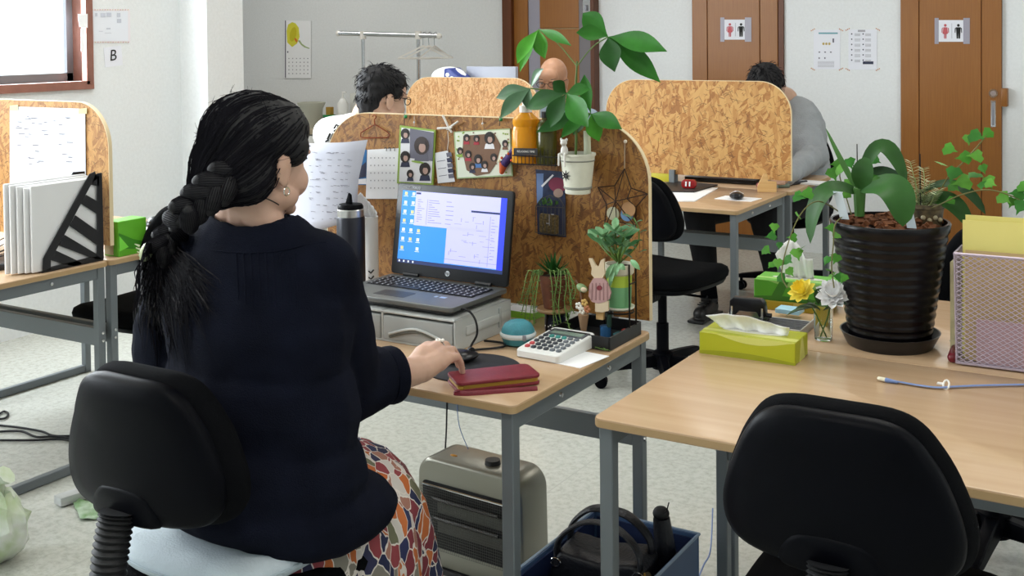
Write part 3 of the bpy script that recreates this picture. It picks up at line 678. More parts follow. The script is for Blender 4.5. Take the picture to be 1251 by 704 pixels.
fr = [(654.5, 252), (654, 284), (690, 288), (690, 253), (684, 243), (672, 238.5), (661, 243), (654.5, 252)]
part('frame', MB().tube([PB(x, y, .022) for x, y in fr], .0014, 6), M_wg, wb, world=True)
for k in range(7): x = 659+k*4.8; part('bar', MB().tube([PB(x, 250+abs(k-3)*.0, .022), PB(x-.5, 286+k*.4, .022)], .0008, 5), M_wg, wb, world=True)
part('rail', MB().tube([PB(654.5, 252, .022), PB(690, 254, .022)], .0012, 6), M_wg, wb, world=True)
part('burlap_pouch', MB().prism([(0, 0), (.055, -.002), (.056, .05), (.001, .052)], .014, PB(658.5, 284, .019), (1, 0, 0), (0, 0, 1), (0, 1, 0)), mat('burlap', '#6b5a38', .95, var=(180, .5), bump=(300, .6)), wb, world=True, bevel=.004)
for k in range(2): part('stamp_mark', MB().box(PB(675-k*6, 262+k*11, .0245), (.008, .001, .002)), MATS['print_pale_grey'], wb, world=True)
part('stamp_mark', MB().box(PB(671, 269, .0245), (.0012, .001, .03)), MATS['print_pale_grey'], wb, world=True)
ms = MB()
for k in range(26): c = PB(661+random.random()*21, 246+random.random()*6, .016+random.random()*.012); ms.leaf(c, c + V((random.uniform(-.01, .01), random.uniform(-.012, .002), random.uniform(.008, .02))), .005, n=3)
o = part('moss', ms, mat('moss_green', '#4f7a3a', .8), wb, world=True); o['kind'] = 'stuff'

# star of thin wire with three painted discs
st = thing('wire_star', 'dark wire frame star ornament hung at the partition\'s right end', 'ornament', PB(762, 235, .012))
M_dw = mat('dark_brown_wire', '#33201a', .45, .3)
tips = [(763, 206), (791, 237), (776.5, 277), (738, 281), (730.5, 229)]; inn = [(771, 230), (777, 253), (753, 250 + 20), (741, 250), (751, 227)]
Tp = [PB(*q, .008) for q in tips]; In = [PB(*q, .009) for q in inn]; Ce = PB(752, 246, .035); Ce2 = PB(766, 243, .03)
for k in range(5):
    for q in (In[k], In[k-1]): part('wire', MB().tube([Tp[k], q], .0015, 6), M_dw, st, world=True)
    part('wire', MB().tube([Tp[k], Ce], .0013, 6), M_dw, st, world=True)
    part('wire', MB().tube([In[k], Ce2 if k < 2 else Ce], .0013, 6), M_dw, st, world=True)
part('cord', MB().tube([PB(763.5, 172, .004), PB(763, 190, .006), Tp[0]], .0016, 6), mat('pale_cord', '#b09a80', .8), st, world=True)
part('bead', MB().ell(PB(764, 173, .006), .005, n=10, m=8), mat('pearl', '#e4d8c6', .3), st, world=True)
for (x, y, r_, c_) in ((749, 261, .012, '#c9c6a8'), (768, 256, .013, '#b58a60'), (766, 262, .012, '#6a8fb8')):
    part('disc', MB().lathe([(.0001, 0), (r_*1.5, 0), (r_*1.5, .002), (.0001, .002)], 20, PB(x, y, .012 if r_ < .0125 else .016), Matrix.Rotation(PI/2, 3, 'X')), mat('disc_'+c_[1:], c_, .5), st, world=True)

# ---------------------------------------------------------------- laptop on its drawer unit
zD = DH
M_dr = mat('frosted_plastic', '#d3d6d3', .35, trans=.25, alpha=1, ior=1.3); M_dr2 = mat('smoke_drawer', '#b1b4b2', .3, trans=.15, ior=1.3)
dx0, dx1, dy0, dy1 = -1.965, -1.552, 2.285, 2.545
dr = thing('drawer_unit', 'low translucent two-drawer unit the laptop stands on', 'drawer unit', ((dx0+dx1)/2, (dy0+dy1)/2, zD))
W, D_ = dx1-dx0, dy1-dy0; hh = .078
cb = MB().box((0, 0, hh-.003), (W, D_, .006)).box((0, 0, .003), (W, D_, .006)).box((0, D_/2-.003, hh/2), (W, .006, hh))
for x in (-W/2+.003, -W/2*.08, W/2-.003): cb.box((x, 0, hh/2), (.006, D_, hh))
part('case', cb, M_dr, dr, bevel=.0015, seg=1)
part('side_rib', MB().box((W/2+.001, .02, .042), (.004, D_*.8, .022)), M_dr, dr, bevel=.0015); part('side_post', MB().box((W/2+.001, D_*.28, .042), (.005, .012, .05)), M_dr2, dr, bevel=.001)
for a, bb in ((-W/2+.008, -W/2*.08-.005), (-W/2*.08+.005, W/2-.008)):
    d_ = part('drawer', MB().box(((a+bb)/2, -D_/2+.01, .036), (bb-a, .024, .06)).box(((a+bb)/2, .0, .03), (bb-a-.01, D_-.04, .045)), M_dr2, dr, bevel=.003)
    arc = spline([V((a+.02, -D_/2-.004, .022)), V(((a+bb)/2, -D_/2-.007, .044)), V((bb-.02, -D_/2-.004, .022))], 8)
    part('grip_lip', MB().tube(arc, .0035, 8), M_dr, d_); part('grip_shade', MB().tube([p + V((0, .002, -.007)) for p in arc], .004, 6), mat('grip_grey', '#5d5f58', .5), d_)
zl0 = zD + hh + .004
M_lap = mat('graphite_alu', '#6a6c6a', .38, .35); M_bez = mat('bezel_black', '#17181b', .35); M_key = mat('key_black', '#1c1d22', .45); M_keyg = mat('key_legend', '#c9cbd2', .5)
lx0, lx1, ly0, ly1 = -1.952, -1.566, 2.296, 2.555; LW, LD = lx1-lx0, ly1-ly0
lp = thing('laptop', 'open dark grey laptop with a blue desktop on its screen', 'laptop', ((lx0+lx1)/2, (ly0+ly1)/2, zl0), math.radians(-1.0))
part('base', MB().prism(rrect(LW, LD, .012), .012, (0, 0, .010), (1, 0, 0), (0, 1, 0), (0, 0, 1)), M_lap, lp, bevel=.002)
part('underside', MB().prism(rrect(LW-.02, LD-.02, .012), .010, (0, 0, 0), (1, 0, 0), (0, 1, 0), (0, 0, 1)), M_bez, lp, bevel=.003)
part('keyboard_well', MB().prism(rrect(LW-.04, .105, .004), .0006, (0, .040, .022), (1, 0, 0), (0, 1, 0), (0, 0, 1)), M_bez, lp)
ks = .0182; kk = mesh_of(MB().box((0, 0, .0012), (.0155, .0148, .0024)), 'key', None); kk.materials.append(M_key)
lg = mesh_of(MB().box((0, 0, .00255), (.004, .0045, .0003)), 'legend', None); lg.materials.append(M_keyg)
for r_ in range(6):
    for c_ in range(18):
        x = -LW/2+.03+c_*.0190 + (.003 if r_ % 2 else 0); y = .084-r_*.0172
        if r_ == 5 and 4 <= c_ <= 8:
            if c_ == 4: k_ = part('space_bar', MB().box((x+.038, y, .0238), (.09, .0148, .0024)), M_key, lp, smooth=None)
            continue
        k_ = link('key', kk, None, lp, Matrix.Translation((x, y, .0226))); link('legend', lg, None, k_)
part('touchpad', MB().prism(rrect(.1, .055, .004), .0006, (-.03, -.068, .0219), (1, 0, 0), (0, 1, 0), (0, 0, 1)), mat('touchpad_grey', '#3d3f42', .4, .4), lp)
for x, w_, c_ in ((.108, .018, '#9fb4dc'), (.086, .008, '#a9b7d0')): part('sticker', MB().box((x, -.045-.0, .0223), (w_, .012, .0004)), mat('sticker_'+c_[1:], c_, .4), lp, smooth=None)
for x in (-.12, .12): part('hinge', MB().tube([(x-.025, LD/2-.008, .026), (x+.025, LD/2-.008, .026)], .006, 10), M_bez, lp)
# lid leaning back
LH = .252; tilt = math.radians(9); lo_ = V((0, LD/2-.006, .024)); ez = V((0, math.sin(tilt), math.cos(tilt))); en = V((0, -math.cos(tilt), math.sin(tilt)))
lid = part('lid', MB().prism(rrect(LW, LH, .01, 4, (0, LH/2)), .010, lo_ - en*.010, (1, 0, 0), ez, en), M_bez, lp, bevel=.002)
def SP(u, v_, off): return lo_ + V((1, 0, 0))*(-LW/2+.019+(LW-.038)*u) + ez*(LH-.020-(LH-.052)*v_) + en*off
def sshape(nm, u0, v0, u1, v1, m, off, parent):
    return part(nm, MB().add([SP(u0, v1, off), SP(u1, v1, off), SP(u1, v0, off), SP(u0, v0, off)], [(0, 1, 2, 3)]), m, parent, smooth=None)
E_ = lambda n, c, s=.75: mat('screen_'+n, c, .3, emit=s)
E_desk = E_('blue', '#2f86dc'); E_win = E_('lilac', '#b4b4e2'); E_strip = E_('strip', '#2f40d8'); E_dark = E_('dark', '#1d2b5a'); E_txt = E_('text', '#7a78a8'); E_ico = E_('icon', '#cfd8e0'); E_yel = E_('yellow', '#c8c48a')
scn = sshape('screen', 0, 0, 1, 1, E_desk, .0004, lid)
S_ = lambda *a_: sshape(*a_[:6], a_[6]*.0002+.0004, lid)
S_('screen_strip', .945, 0, 1, .95, E_strip, 1); S_('taskbar', 0, .95, 1, 1, E_dark, 2)
S_('app_window', .135, .0, .945, .47, E_win, 1); S_('app_window', .46, .45, .945, .94, E_win, 1)
S_('title_bar', .14, .015, .185, .04, E_dark, 2); S_('selection_bar', .68, .20, .945, .225, E_dark, 2)
rnd = random.Random(3)
for k in range(11):
    v0 = .11+k*.03; S_('text_line', .16, v0, .16+.05*rnd.random()+.02, v0+.007, E_txt, 2); S_('text_line', .27, v0, .30+.12*rnd.random(), v0+.007, E_txt, 2)
    if k % 2 == 0: S_('text_line', .44, v0, .47+.05*rnd.random(), v0+.007, E_txt, 2)
S_('rule', .255, .1, .258, .45, E_txt, 2); S_('rule', .86, .26, .863, .92, E_txt, 2); S_('rule', .46, .88, .945, .884, E_txt, 2)
for k in range(30):
    u = .48+.36*rnd.random(); v0 = .27+.58*rnd.random(); hgt = .004 if k % 3 else .05; wd = .004 if k % 3 == 0 else .02+.05*rnd.random(); S_('drawing_line', u, v0, u+wd, v0+hgt, E_txt, 2)
for k in range(14): v0 = .30+.04*k; S_('text_line', .875, v0, .875+.05*rnd.random()+.01, v0+.006, E_txt, 2)
for (c_, r_) in [(0, 0), (1, 0), (0, 1), (1, 1), (0, 2), (1, 2), (0, 3), (1, 3), (0, 4), (1, 4), (2, 4), (0, 5), (1, 5), (2, 5), (0, 6), (2, 6)]:
    u = .025+c_*.075; v0 = .02+r_*.125; S_('icon', u, v0, u+.028, v0+.045, E_ico if (c_+r_) % 3 else E_yel, 3); S_('icon_label', u-.008, v0+.055, u+.036, v0+.063, E_ico, 3)
for k in range(4): S_('taskbar_icon', .015+k*.045, .962, .03+k*.045, .988, E_ico, 3)
# maker's roundel and lettering
rc = SP(.5, 1.075, .0008); part('logo_disc', MB().prism(oval(.0075, .0075, 20), .0004, rc, (1, 0, 0), ez, en), mat('logo_silver', '#cfd3d8', .3, .3), lid)
text('logo_lettering', 'hp', .0125, rc + en*.0008 + ez*.001, (1, 0, 0), ez, mat('logo_dark', '#24262b', .4), lid, world=False)
p_ = SP(.035, -.045, .0008); text('lid_lettering', 'MADE IN', .0055, p_, (1, 0, 0), ez, M_keyg, lid, world=False); text('lid_lettering', 'TOKYO', .008, SP(.135, -.045, .0008), (1, 0, 0), ez, M_keyg, lid, world=False, bold=.0002)
# mains lead from the laptop's right side
cab = spline([V((lx1-.008, 2.335, zl0+.012)), V((lx1+.02, 2.335, zl0+.010)), V((lx1+.043, 2.33, zl0-.01)), V((lx1+.05, 2.325, .74)), V((-1.525, 2.31, .708)), V((-1.50, 2.33, .705)), V((-1.47, 2.37, .705)), V((-1.49, 2.40, .705)), V((-1.54, 2.395, .705))], 6)
single('laptop_cable', MB().tube(cab, .0028, 7), M_rub, 'black cable plugged into the laptop\'s right side', 'cable')

# ---------------------------------------------------------------- mouse, pad, wallet, calculator, case
pc_ = at(577, 450); padr = .112
single('mouse_pad', MB().lathe([(.0001, 0), (padr, 0), (padr, .003), (padr-.002, .004), (.0001, .004)], 40, pc_), mat('pad_black', '#1b1c22', .75), 'round black mouse pad under the woman\'s hand', 'mouse pad')
t = thing('computer_mouse', 'black computer mouse under the woman\'s hand', 'mouse', at(563, 442, DH+.004), math.radians(-25))
blob('shell', MB().ell((0, 0, .008), (.03, .05, .024)).box((0, 0, -.02), (.2, .2, .04)).ell((0, 0, .006), (.029, .048, .02)) if False else MB().ell((0, 0, .012), (.029, .048, .012)).ell((0, -.008, .016), (.026, .036, .014)), mat('mouse_black', '#141519', .3), t, .002, 3, world=False)
part('wheel', MB().lathe([(.0001, -.004), (.009, -.004), (.009, .004), (.0001, .004)], 14, (0, .028, .021), Matrix.Rotation(PI/2, 3, 'Y')), M_rub, t)
# wallet: maroon zip purse with wrist strap
M_mar = mat('maroon_leather', '#7a2430', .45, var=(60, .15), bump=(250, .15)); M_gold = mat('mustard_zip', '#a88432', .5, .3)
wc = at(603, 469); wa = at(655, 466) - at(556, 477); wa.z = 0; wrz = math.atan2(wa.y, wa.x)
t = thing('zip_wallet', 'maroon leather zip wallet with mustard zip at the desk edge', 'wallet', wc + V((0, 0, 0)), wrz)
Wl, Wd = .19, .094
for z0, z1 in ((.002, .009), (.017, .024)): part('leather_cover', MB().prism(rrect(Wl, Wd, .014), z1-z0, (0, 0, z0), (1, 0, 0), (0, 1, 0), (0, 0, 1)), M_mar, t, bevel=.002)
part('zip_tape', MB().prism(rrect(Wl-.006, Wd-.006, .012), .009, (0, 0, .0085), (1, 0, 0), (0, 1, 0), (0, 0, 1)), M_gold, t)
part('zip_pull', MB().box((-Wl/2+.006, -Wd/2+.002, .012), (.012, .006, .007)), M_gold, t, bevel=.001)
part('wrist_strap', MB().tube(spline([(-Wl/2+.004, -Wd/2-.002, .011), (-Wl/2-.006, -Wd/2+.0, .006), (-Wl/2+.02, -Wd/2-.014, .0035), (0, -Wd/2-.022, .003), (.075, -Wd/2-.031, .003)], 6), .0065, 8, flat=.28), M_mar, t)
# calculator
c00, c10, c11, c01 = at(632.5, 447), at(682, 456), at(728, 415), at(673, 406)
cc = (c00+c10+c11+c01)/4; ca = (c10-c00) + (c11-c01); crz = math.atan2(ca.y, ca.x)
t = thing('calculator', 'white desk calculator with grey keys and a tilted display', 'calculator', cc, crz)
cw, cl_ = .122, .176; sl = .09
TL = lambda x, y, h: V((x, y, .006 + (y+cl_/2)*sl + h))
bd = MB(); o_ = rrect(cw, cl_, .012)
bd.loft([[V((u, v_, .002)) for u, v_ in o_], [TL(u, v_, .010) for u, v_ in o_], [TL(u*.97, v_*.98, .0125) for u, v_ in o_]])
part('body', bd, mat('calc_white', '#e2e3e0', .4), t, smooth=30)
def tpl(nm, x0, y0, x1, y1, m, h, par): return part(nm, MB().add([TL(x0, y0, h), TL(x1, y0, h), TL(x1, y1, h), TL(x0, y1, h)] + [TL(x0, y0, h-.003), TL(x1, y0, h-.003), TL(x1, y1, h-.003), TL(x0, y1, h-.003)], [(0, 1, 2, 3), (0, 4, 5, 1), (1, 5, 6, 2), (2, 6, 7, 3), (3, 7, 4, 0)]), m, par, smooth=None)
fs_ = tpl('display_panel', -.052, .035, .052, .075, mat('calc_panel', '#4a5058', .3), .0138, t); tpl('display', -.044, .042, .044, .064, mat('calc_lcd', '#7f9186', .2), .0143, fs_); tpl('solar_cell', -.01, .067, .044, .073, M_rub, .0143, fs_)
for r_ in range(5):
    for k in range(6):
        m_ = MATS.get('calc_key') or mat('calc_key', '#3b4046', .5)
        if k == 0 and r_ >= 3: m_ = mat('calc_key_red', '#c04a4e', .5)
        elif r_ == 0 and k in (1, 2, 3): m_ = mat('calc_key_teal', '#3f8f86', .5)
        elif k >= 4: m_ = mat('calc_key_grey', '#6a7076', .5)
        x = -.044+k*.0176; y = .022-r_*.0205
        part('key', MB().loft([[TL(x+u, y+v_, .012) for u, v_ in rrect(.0128, .013, .004, 2)], [TL(x+u*.85, y+v_*.85, .0165) for u, v_ in rrect(.0128, .013, .004, 2)]]), m_, t, smooth=30)
# paper under it
single('memo_sheet', MB().box((0, 0, 0), (.001, .001, .001)) if False else MB().prism([(-.075, -.06), (.07, -.075), (.085, .045), (-.06, .06)], .0012, at(690, 438) + V((0, .02, .0002)), (1, 0, 0), (0, 1, 0), (0, 0, 1)), M_paper, 'white memo sheet lying under the calculator', 'paper', smooth=None)
# round teal case
M_teal = mat('teal_fabric', '#3f8794', .6, var=(40, .12), bump=(300, .2))
t = thing('round_case', 'round teal zip case with white rim beside the plants', 'case', at(633, 421))
part('lower_shell', MB().lathe([(.0001, 0), (.026, 0), (.036, .006), (.041, .018), (.0425, .022), (.0001, .022)], 32), M_teal, t)
part('rim', MB().lathe([(.0001, .021), (.043, .021), (.0455, .025), (.0455, .029), (.043, .033), (.0001, .033)], 32), mat('white_rim', '#cfd6d6', .5), t)
part('lid', MB().lathe([(.042, .032), (.041, .038), (.034, .052), (.02, .060), (.0001, .062)], 32), M_teal, t)
part('zip_pull', MB().box((.036, -.03, .027), (.008, .006, .014)), M_steelgrey, t, bevel=.001)
# little red thing and green-white leaflet box behind
t = thing('leaflet_box', 'white box with a green top behind the trailing plant', 'box', aty(640, 404, 2.68))
part('box', MB().box((0, 0, .03), (.1, .06, .06)), M_paper, t, bevel=.002, seg=1); part('green_panel', MB().box((0, -.001, .048), (.101, .061, .022)), mat('lime_print', '#86c03a', .5), t, smooth=None)

# ---------------------------------------------------------------- tumblers and papers at the left
M_steel = mat('brushed_steel', '#b9b9b6', .3, .9); M_tum = mat('tumbler_navy', '#26272f', .35, .3)
tb = atd(429.5, 344, 3.24); tb.z = DH
t = thing('tumbler', 'tall dark steel tumbler with a silver neck, left of the laptop', 'tumbler', tb)
zt_ = 1.47 - (264-44)/1400*3.0
part('body', MB().lathe([(.0001, 0), (.038, 0), (.040, .004), (.040, .257), (.038, .262), (.0001, .262)], 32), M_tum, t)
part('neck_ring', MB().lathe([(.0001, .262), (.0375, .262), (.0375, .281), (.036, .283), (.0001, .283)], 32), M_steel, t)
part('lid', MB().lathe([(.0001, .283), (.036, .283), (.036, .290), (.032, .296), (.0001, .297)], 32), M_plas, t)
part('lid_tab', MB().prism([(-.012, 0), (.012, 0), (.009, .03), (.001, .036)], .008, (-.006, -.004, .292)), M_plas, t, bevel=.002)
t2 = atd(405, 372, 2.86); t2.z = DH
t = thing('travel_cup', 'dark travel cup with a beige lid beside the tall tumbler', 'cup', t2)
part('cup', MB().lathe([(.0001, 0), (.027, 0), (.029, .004), (.034, .165), (.0001, .165)], 28), M_tum, t)
part('lid', MB().lathe([(.0001, .16), (.0365, .16), (.0365, .172), (.033, .176), (.03, .184), (.0001, .185)], 28), mat('beige_lid', '#a9a595', .5), t)
t3 = atd(452, 338, 3.37); t3.z = DH
t = thing('paper_tube', 'white printed carton standing between tumbler and partition', 'carton', t3, .15)
part('carton', MB().lathe([(.0001, 0), (.026, 0), (.026, .24), (.0001, .24)], 20), M_paper, t)
for k in range(4): part('print_mark', MB().tube([(.010, -.0258, .03+k*.018), (.016, -.0225, .024+k*.018), (.022, -.016, .033+k*.018)], .0022, 5), M_black, t)
tis = MB(); rn = random.Random(5)
for k in range(5): tis.leaf((-.01+.006*k, -.005, .235), (-.025+.012*k, -.01+.006*rn.random(), .31-.012*k), .035, (0, -.01, .01), .2, (0, -1, 0))
part('tissue', tis, M_paper, t, solid=.0008)
# hanging papers held upright in front of the woman's face
def sheet(name, corners, m, label, cat, bend=(0, -.015, 0), t=.0008, n=8):
    p = [V(q) for q in corners]; mb = MB(); rows = []
    for i in range(n+1):
        u = i/n; k = math.sin(PI*u); rows.append([p[0].lerp(p[3], u) + V(bend)*k, p[0].lerp(p[3], u).lerp(p[1].lerp(p[2], u), .5) + V(bend)*k*1.3, p[1].lerp(p[2], u) + V(bend)*k])
    mb.loft(rows, False, False)
    return mb
M_pap2 = mat('paper_printed', '#c9cad6', .8, var=(16, .03))
pp = thing('paper_sheaf', 'sheaf of printed papers clipped upright in front of the woman', 'papers', aty(405, 300, 2.62))
for k in range(4):
    o_ = .006*k
    part('sheet', sheet('s', [aty(352-k, 181-k*1.5, 2.6+o_), aty(449-k*2, 171+k*.7, 2.6+o_), aty(430+k*2, 268, 2.56+o_), aty(354, 292, 2.56+o_)], 0, 0, 0, (0, -.006, 0)), M_pap2 if k else mat('paper_front', '#c3c5d2', .85), pp, world=True, solid=.0008)
rn = random.Random(11); M_faint = mat('pencil_print', '#83838f', .8)
for k in range(110):
    x = 378+rn.random()*50; y = 186+(k % 11)*8+rn.random()*2; part('print_line', MB().box(aty(x, y, 2.600-(y-172)/108*.04-.0115), (.004+.012*rn.random(), .0004, .0016)), M_faint, pp, world=True, smooth=None)
ps = thing('paper_stand', 'metal document stand behind the upright papers', 'stand', at(392, 352))
part('upright', MB().box(aty(390, 300, 2.64), (.02, .006, .3)), M_alu, ps, world=True); q = aty(390, 300, 2.64); part('foot', MB().box((q.x, 2.62, DH+.004), (.14, .1, .008)), M_alu, ps, world=True, bevel=.002)
# ================================================================ right desks
M_lime = mat('tissue_box_lime', '#a8ac1c', .45); M_lime2 = mat('tissue_box_pale', '#c9cb6a', .45); M_lime3 = mat('tissue_box_dark', '#8f9416', .45)
M_gr1 = mat('box_green', '#5aa52c', .45); M_gr2 = mat('box_green_dark', '#3f7a24', .45); M_gr3 = mat('box_green_pale', '#9ac86a', .45)
M_tis = mat('tissue_white', '#f4f4f4', .85, bump=(60, .3), sss=.0)
def wave(nm, fun, O, ex, ey, en, L, m, par, n=16):
    """printed swoosh: polygon between two curves on a box face"""
    up = [(L*i/n, fun(i/n)[1]) for i in range(n+1)]; lo = [(L*i/n, fun(i/n)[0]) for i in range(n+1)]
    return part(nm, MB().prism(up + lo[::-1], .0004, O, ex, ey, en), m, par, smooth=None)
def tissue_box(label, loc, rz, L, D_, H_, m, m2, m3, tall=.05, seed=1, lean=(0, 0), tw=.72):
    t = thing('tissue_box', label, 'tissue box', loc, rz)
    bx_ = part('carton', MB().box((0, 0, H_/2), (L, D_, H_)), m, t, bevel=.0015, seg=1)
    y = -D_/2-.0004
    wave('swoosh', lambda u: (H_*(1-.30*math.sin(PI*min(1, max(0, (u-.18)/.8)))-.02), H_), (-L/2, y, 0), (1, 0, 0), (0, 0, 1), (0, 1, 0), L, m2, bx_)
    wave('swoosh', lambda u: (0, H_*(.10+.16*math.sin(PI*(u*.9+.1)))), (-L/2, y, 0), (1, 0, 0), (0, 0, 1), (0, 1, 0), L, m3, bx_)
    part('top_band', MB().prism([(-L*.5, -.028), (L*.5, -.045), (L*.5, -.02), (-L*.5, -.01)], .0004, (0, 0, H_), (1, 0, 0), (0, 1, 0), (0, 0, 1)), m2, bx_, smooth=None)
    part('end_band', MB().prism([(-.02, 0), (.028, 0), (.01, H_), (-.005, H_)], .0004, (L/2, 0, 0), (0, 1, 0), (0, 0, 1), (1, 0, 0)), m2, bx_, smooth=None)
    part('slot', MB().prism(oval(L*.33, .016, 20), .0006, (0, 0, H_), (1, 0, 0), (0, 1, 0), (0, 0, 1)), mat('slot_film', '#dcdcd2', .5), bx_)
    rn = random.Random(seed); mb = MB(); n = 22; rows = []
    for i in range(9):
        v_ = i/8; row = []
        for j in range(n+1):
            u = j/n; s = (u-.5)*(1+.25*v_)
            z = H_ + .001 + tall*v_*(.55+.45*math.sin(PI*min(1, u*1.15+.05)))
            row.append(V((s*L*tw + lean[0]*v_, math.sin(u*23+seed)*.006*(1-v_*.3) + lean[1]*v_*v_ + .012*math.sin(u*7+seed)*v_, z)))
        rows.append(row)
    mb.loft(rows, False, False); part('tissue', mb, M_tis, t, solid=.0008, smooth=80)
    return t
a_, b2 = at(855, 431.5), at(971, 447); v_ = b2-a_; rz = math.atan2(v_.y, v_.x)
mid = (a_+b2)/2 + V((-math.sin(rz), math.cos(rz), 0))*.054
tissue_box('yellow-green tissue box at the near right desk\'s left edge', mid, rz, .232, .108, .052, M_lime, M_lime2, M_lime3, .044, 2, (-.012, -.022))
# flat blue network cable with a white clip
M_lan = mat('flat_cable_blue', '#6f86b8', .45); M_wp = mat('white_plastic', '#ece9e2', .4)
pts = [at(x, y, DH+.004) for x, y in ((1083, 464.5), (1100, 467), (1120, 470.5), (1145, 473.5), (1165, 472.5), (1200, 471), (1251, 470), (1290, 470))]
t = thing('network_cable', 'flat blue network cable with a white clip on the near right desk', 'cable', at(1155, 473))
part('flat_lead', MB().tube(spline(pts, 5), .0045, 8, flat=.35), M_lan, t, world=True)
part('plug', MB().chain([(at(1074, 462.5, DH+.006), .0045), (at(1083, 464.5, DH+.006), .0048)], 8), mat('plug_clear', '#d9d4bc', .25), t, world=True)
part('boot', MB().chain([(at(1083, 464.5, DH+.006), .0052), (at(1096, 467, DH+.005), .003)], 8), M_lan, t, world=True)
cl = at(1156, 472, DH+.005)
part('clip', MB().tube([cl + V((.006*math.cos(a), .012*math.sin(a)*.6, .008*math.sin(a)+.003)) for a in [2*PI*k/12 for k in range(13)]], .0022, 6), M_wp, t, world=True)
part('clip', MB().box(cl + V((-.012, .004, .003)), (.014, .01, .003)), M_wp, t, world=True)

# grey tray with a hole punch, two boxes and note pads behind
t = thing('hole_punch', 'black metal two-hole punch standing behind the yellow-green tissue box', 'hole punch', at(914, 397) + V((0, 0, .014)), math.radians(6))
M_punch = mat('punch_black', '#14151b', .3, .2)
part('handle', MB().prism([(-.048, .012), (-.046, .05), (-.036, .058), (.036, .058), (.046, .05), (.05, .012), (.03, .012), (.026, .024), (-.024, .024), (-.03, .012)], .03, (0, -.015, .0)), M_punch, t, bevel=.004)
part('base_tray', MB().prism(rrect(.1, .075, .008), .008, (0, .012, 0), (1, 0, 0), (0, 1, 0), (0, 0, 1)), M_punch, t, bevel=.002)
for x in (-.04, .04): part('punch_pin', MB().tube([(x, -.012, .006), (x, -.012, .036)], .004, 8), M_chrome, t)
part('side_knob', MB().tube([(.046, 0, .016), (.062, 0, .016)], .006, 8), M_punch, t)
tr0 = at(925, 402)
t = thing('letter_tray', 'pale grey letter tray with dark ribbed mat under the hole punch', 'tray', at(938, 399), math.radians(2))
part('tray', MB().box((0, 0, .003), (.22, .17, .006)).box((0, -.083, .012), (.22, .004, .02)).box((.108, 0, .012), (.004, .17, .02)).box((-.108, 0, .012), (.004, .17, .02)), mat('tray_grey', '#b9b6ac', .5), t, bevel=.001, seg=1)
for k in range(9): part('rib', MB().box((.02, -.07+k*.016, .008), (.16, .009, .004)), mat('ribbed_grey', '#55555a', .6), t, smooth=None)
p_ = at(972, 400, DH)
single('note_pad', MB().box((0, 0, .006), (.065, .05, .012)).xf(Matrix.Translation(at(962, 390) + V((0, .02, .014)))), mat('pale_blue_notes', '#a9d2e4', .6), 'pale blue sticky note block behind the hole punch', 'note pad', bevel=.001, seg=1)
gb = at(973, 376)
tb_ = thing('yellow_box', 'dark yellow carton under the green tissue box', 'box', gb, math.radians(4))
part('carton', MB().box((0, 0, .0125), (.2, .11, .025)), mat('ochre_box', '#a89022', .5), tb_, bevel=.0015, seg=1); part('print_band', MB().box((.02, -.0553, .0125), (.03, .0008, .025)), mat('ochre_pale', '#c9b45a', .5), tb_)
tg = tissue_box('bright green tissue box with a big white tissue, behind the flowers', gb + V((.005, .01, .0255)), math.radians(4), .225, .115, .055, M_gr1, M_gr3, M_gr2, .105, 5, (-.012, .0), .36)
part('diagonal_band', MB().prism([(-.05, 0), (-.02, 0), (.005, .055), (-.02, .055)], .0006, (-.02, -.0585, 0), (1, 0, 0), (0, 0, 1), (0, 1, 0)), M_gr2, tg, smooth=None)

# mesh file basket -------------------------------------------------------
bL = at(1168, 446); M_mesh = mat('lilac_mesh_metal', '#b3a6b4', .4, .3)
bw, bd_, bh = .31, .10, .254
bk_ = thing('file_basket', 'lilac wire mesh file basket full of yellow folders', 'basket', (bL.x+bw/2, bL.y+bd_/2+.002, DH+.0035), math.radians(1.5))
rim = MB(); base_o = [(-bw/2, -bd_/2), (bw/2, -bd_/2), (bw/2, bd_/2), (-bw/2, bd_/2)]
top_o = [(-bw/2-.004, -bd_/2-.004), (bw/2+.004, -bd_/2-.004), (bw/2+.004, bd_/2+.004), (-bw/2-.004, bd_/2+.004)]
part('bottom_frame', MB().tube([V((*q, .003)) for q in base_o + base_o[:1]], .003, 6), M_mesh, bk_)
part('top_frame', MB().tube([V((*q, bh)) for q in top_o + top_o[:1]], .0035, 6), M_mesh, bk_)
for q, q2 in zip(base_o, top_o): part('corner_wire', MB().tube([V((*q, .003)), V((*q2, bh))], .0022, 6), M_mesh, bk_)
def lattice(mb, P, W_, H_, step, r):
    for s in (1, -1):
        k = -H_
        while k < W_ + H_:
            pts_ = []
            u0, v0 = k, 0; u1, v1 = k + s*H_, H_
            def clip(u0, v0, u1, v1):
                t0, t1 = 0, 1
                for lim, sg in ((0, 1), (W_, -1)):
                    f0, f1 = sg*(u0-lim), sg*(u1-lim)
                    if f0 < 0 and f1 < 0: return None
                    if f0 < 0: t0 = max(t0, f0/(f0-f1))
                    elif f1 < 0: t1 = min(t1, f0/(f0-f1))
                return (t0, t1) if t1 > t0 else None
            c = clip(u0, v0, u1, v1)
            if c: mb.tube([P(u0+(u1-u0)*q, v0+(v1-v0)*q) for q in c], r, 4, caps=False)
            k += step
    return mb
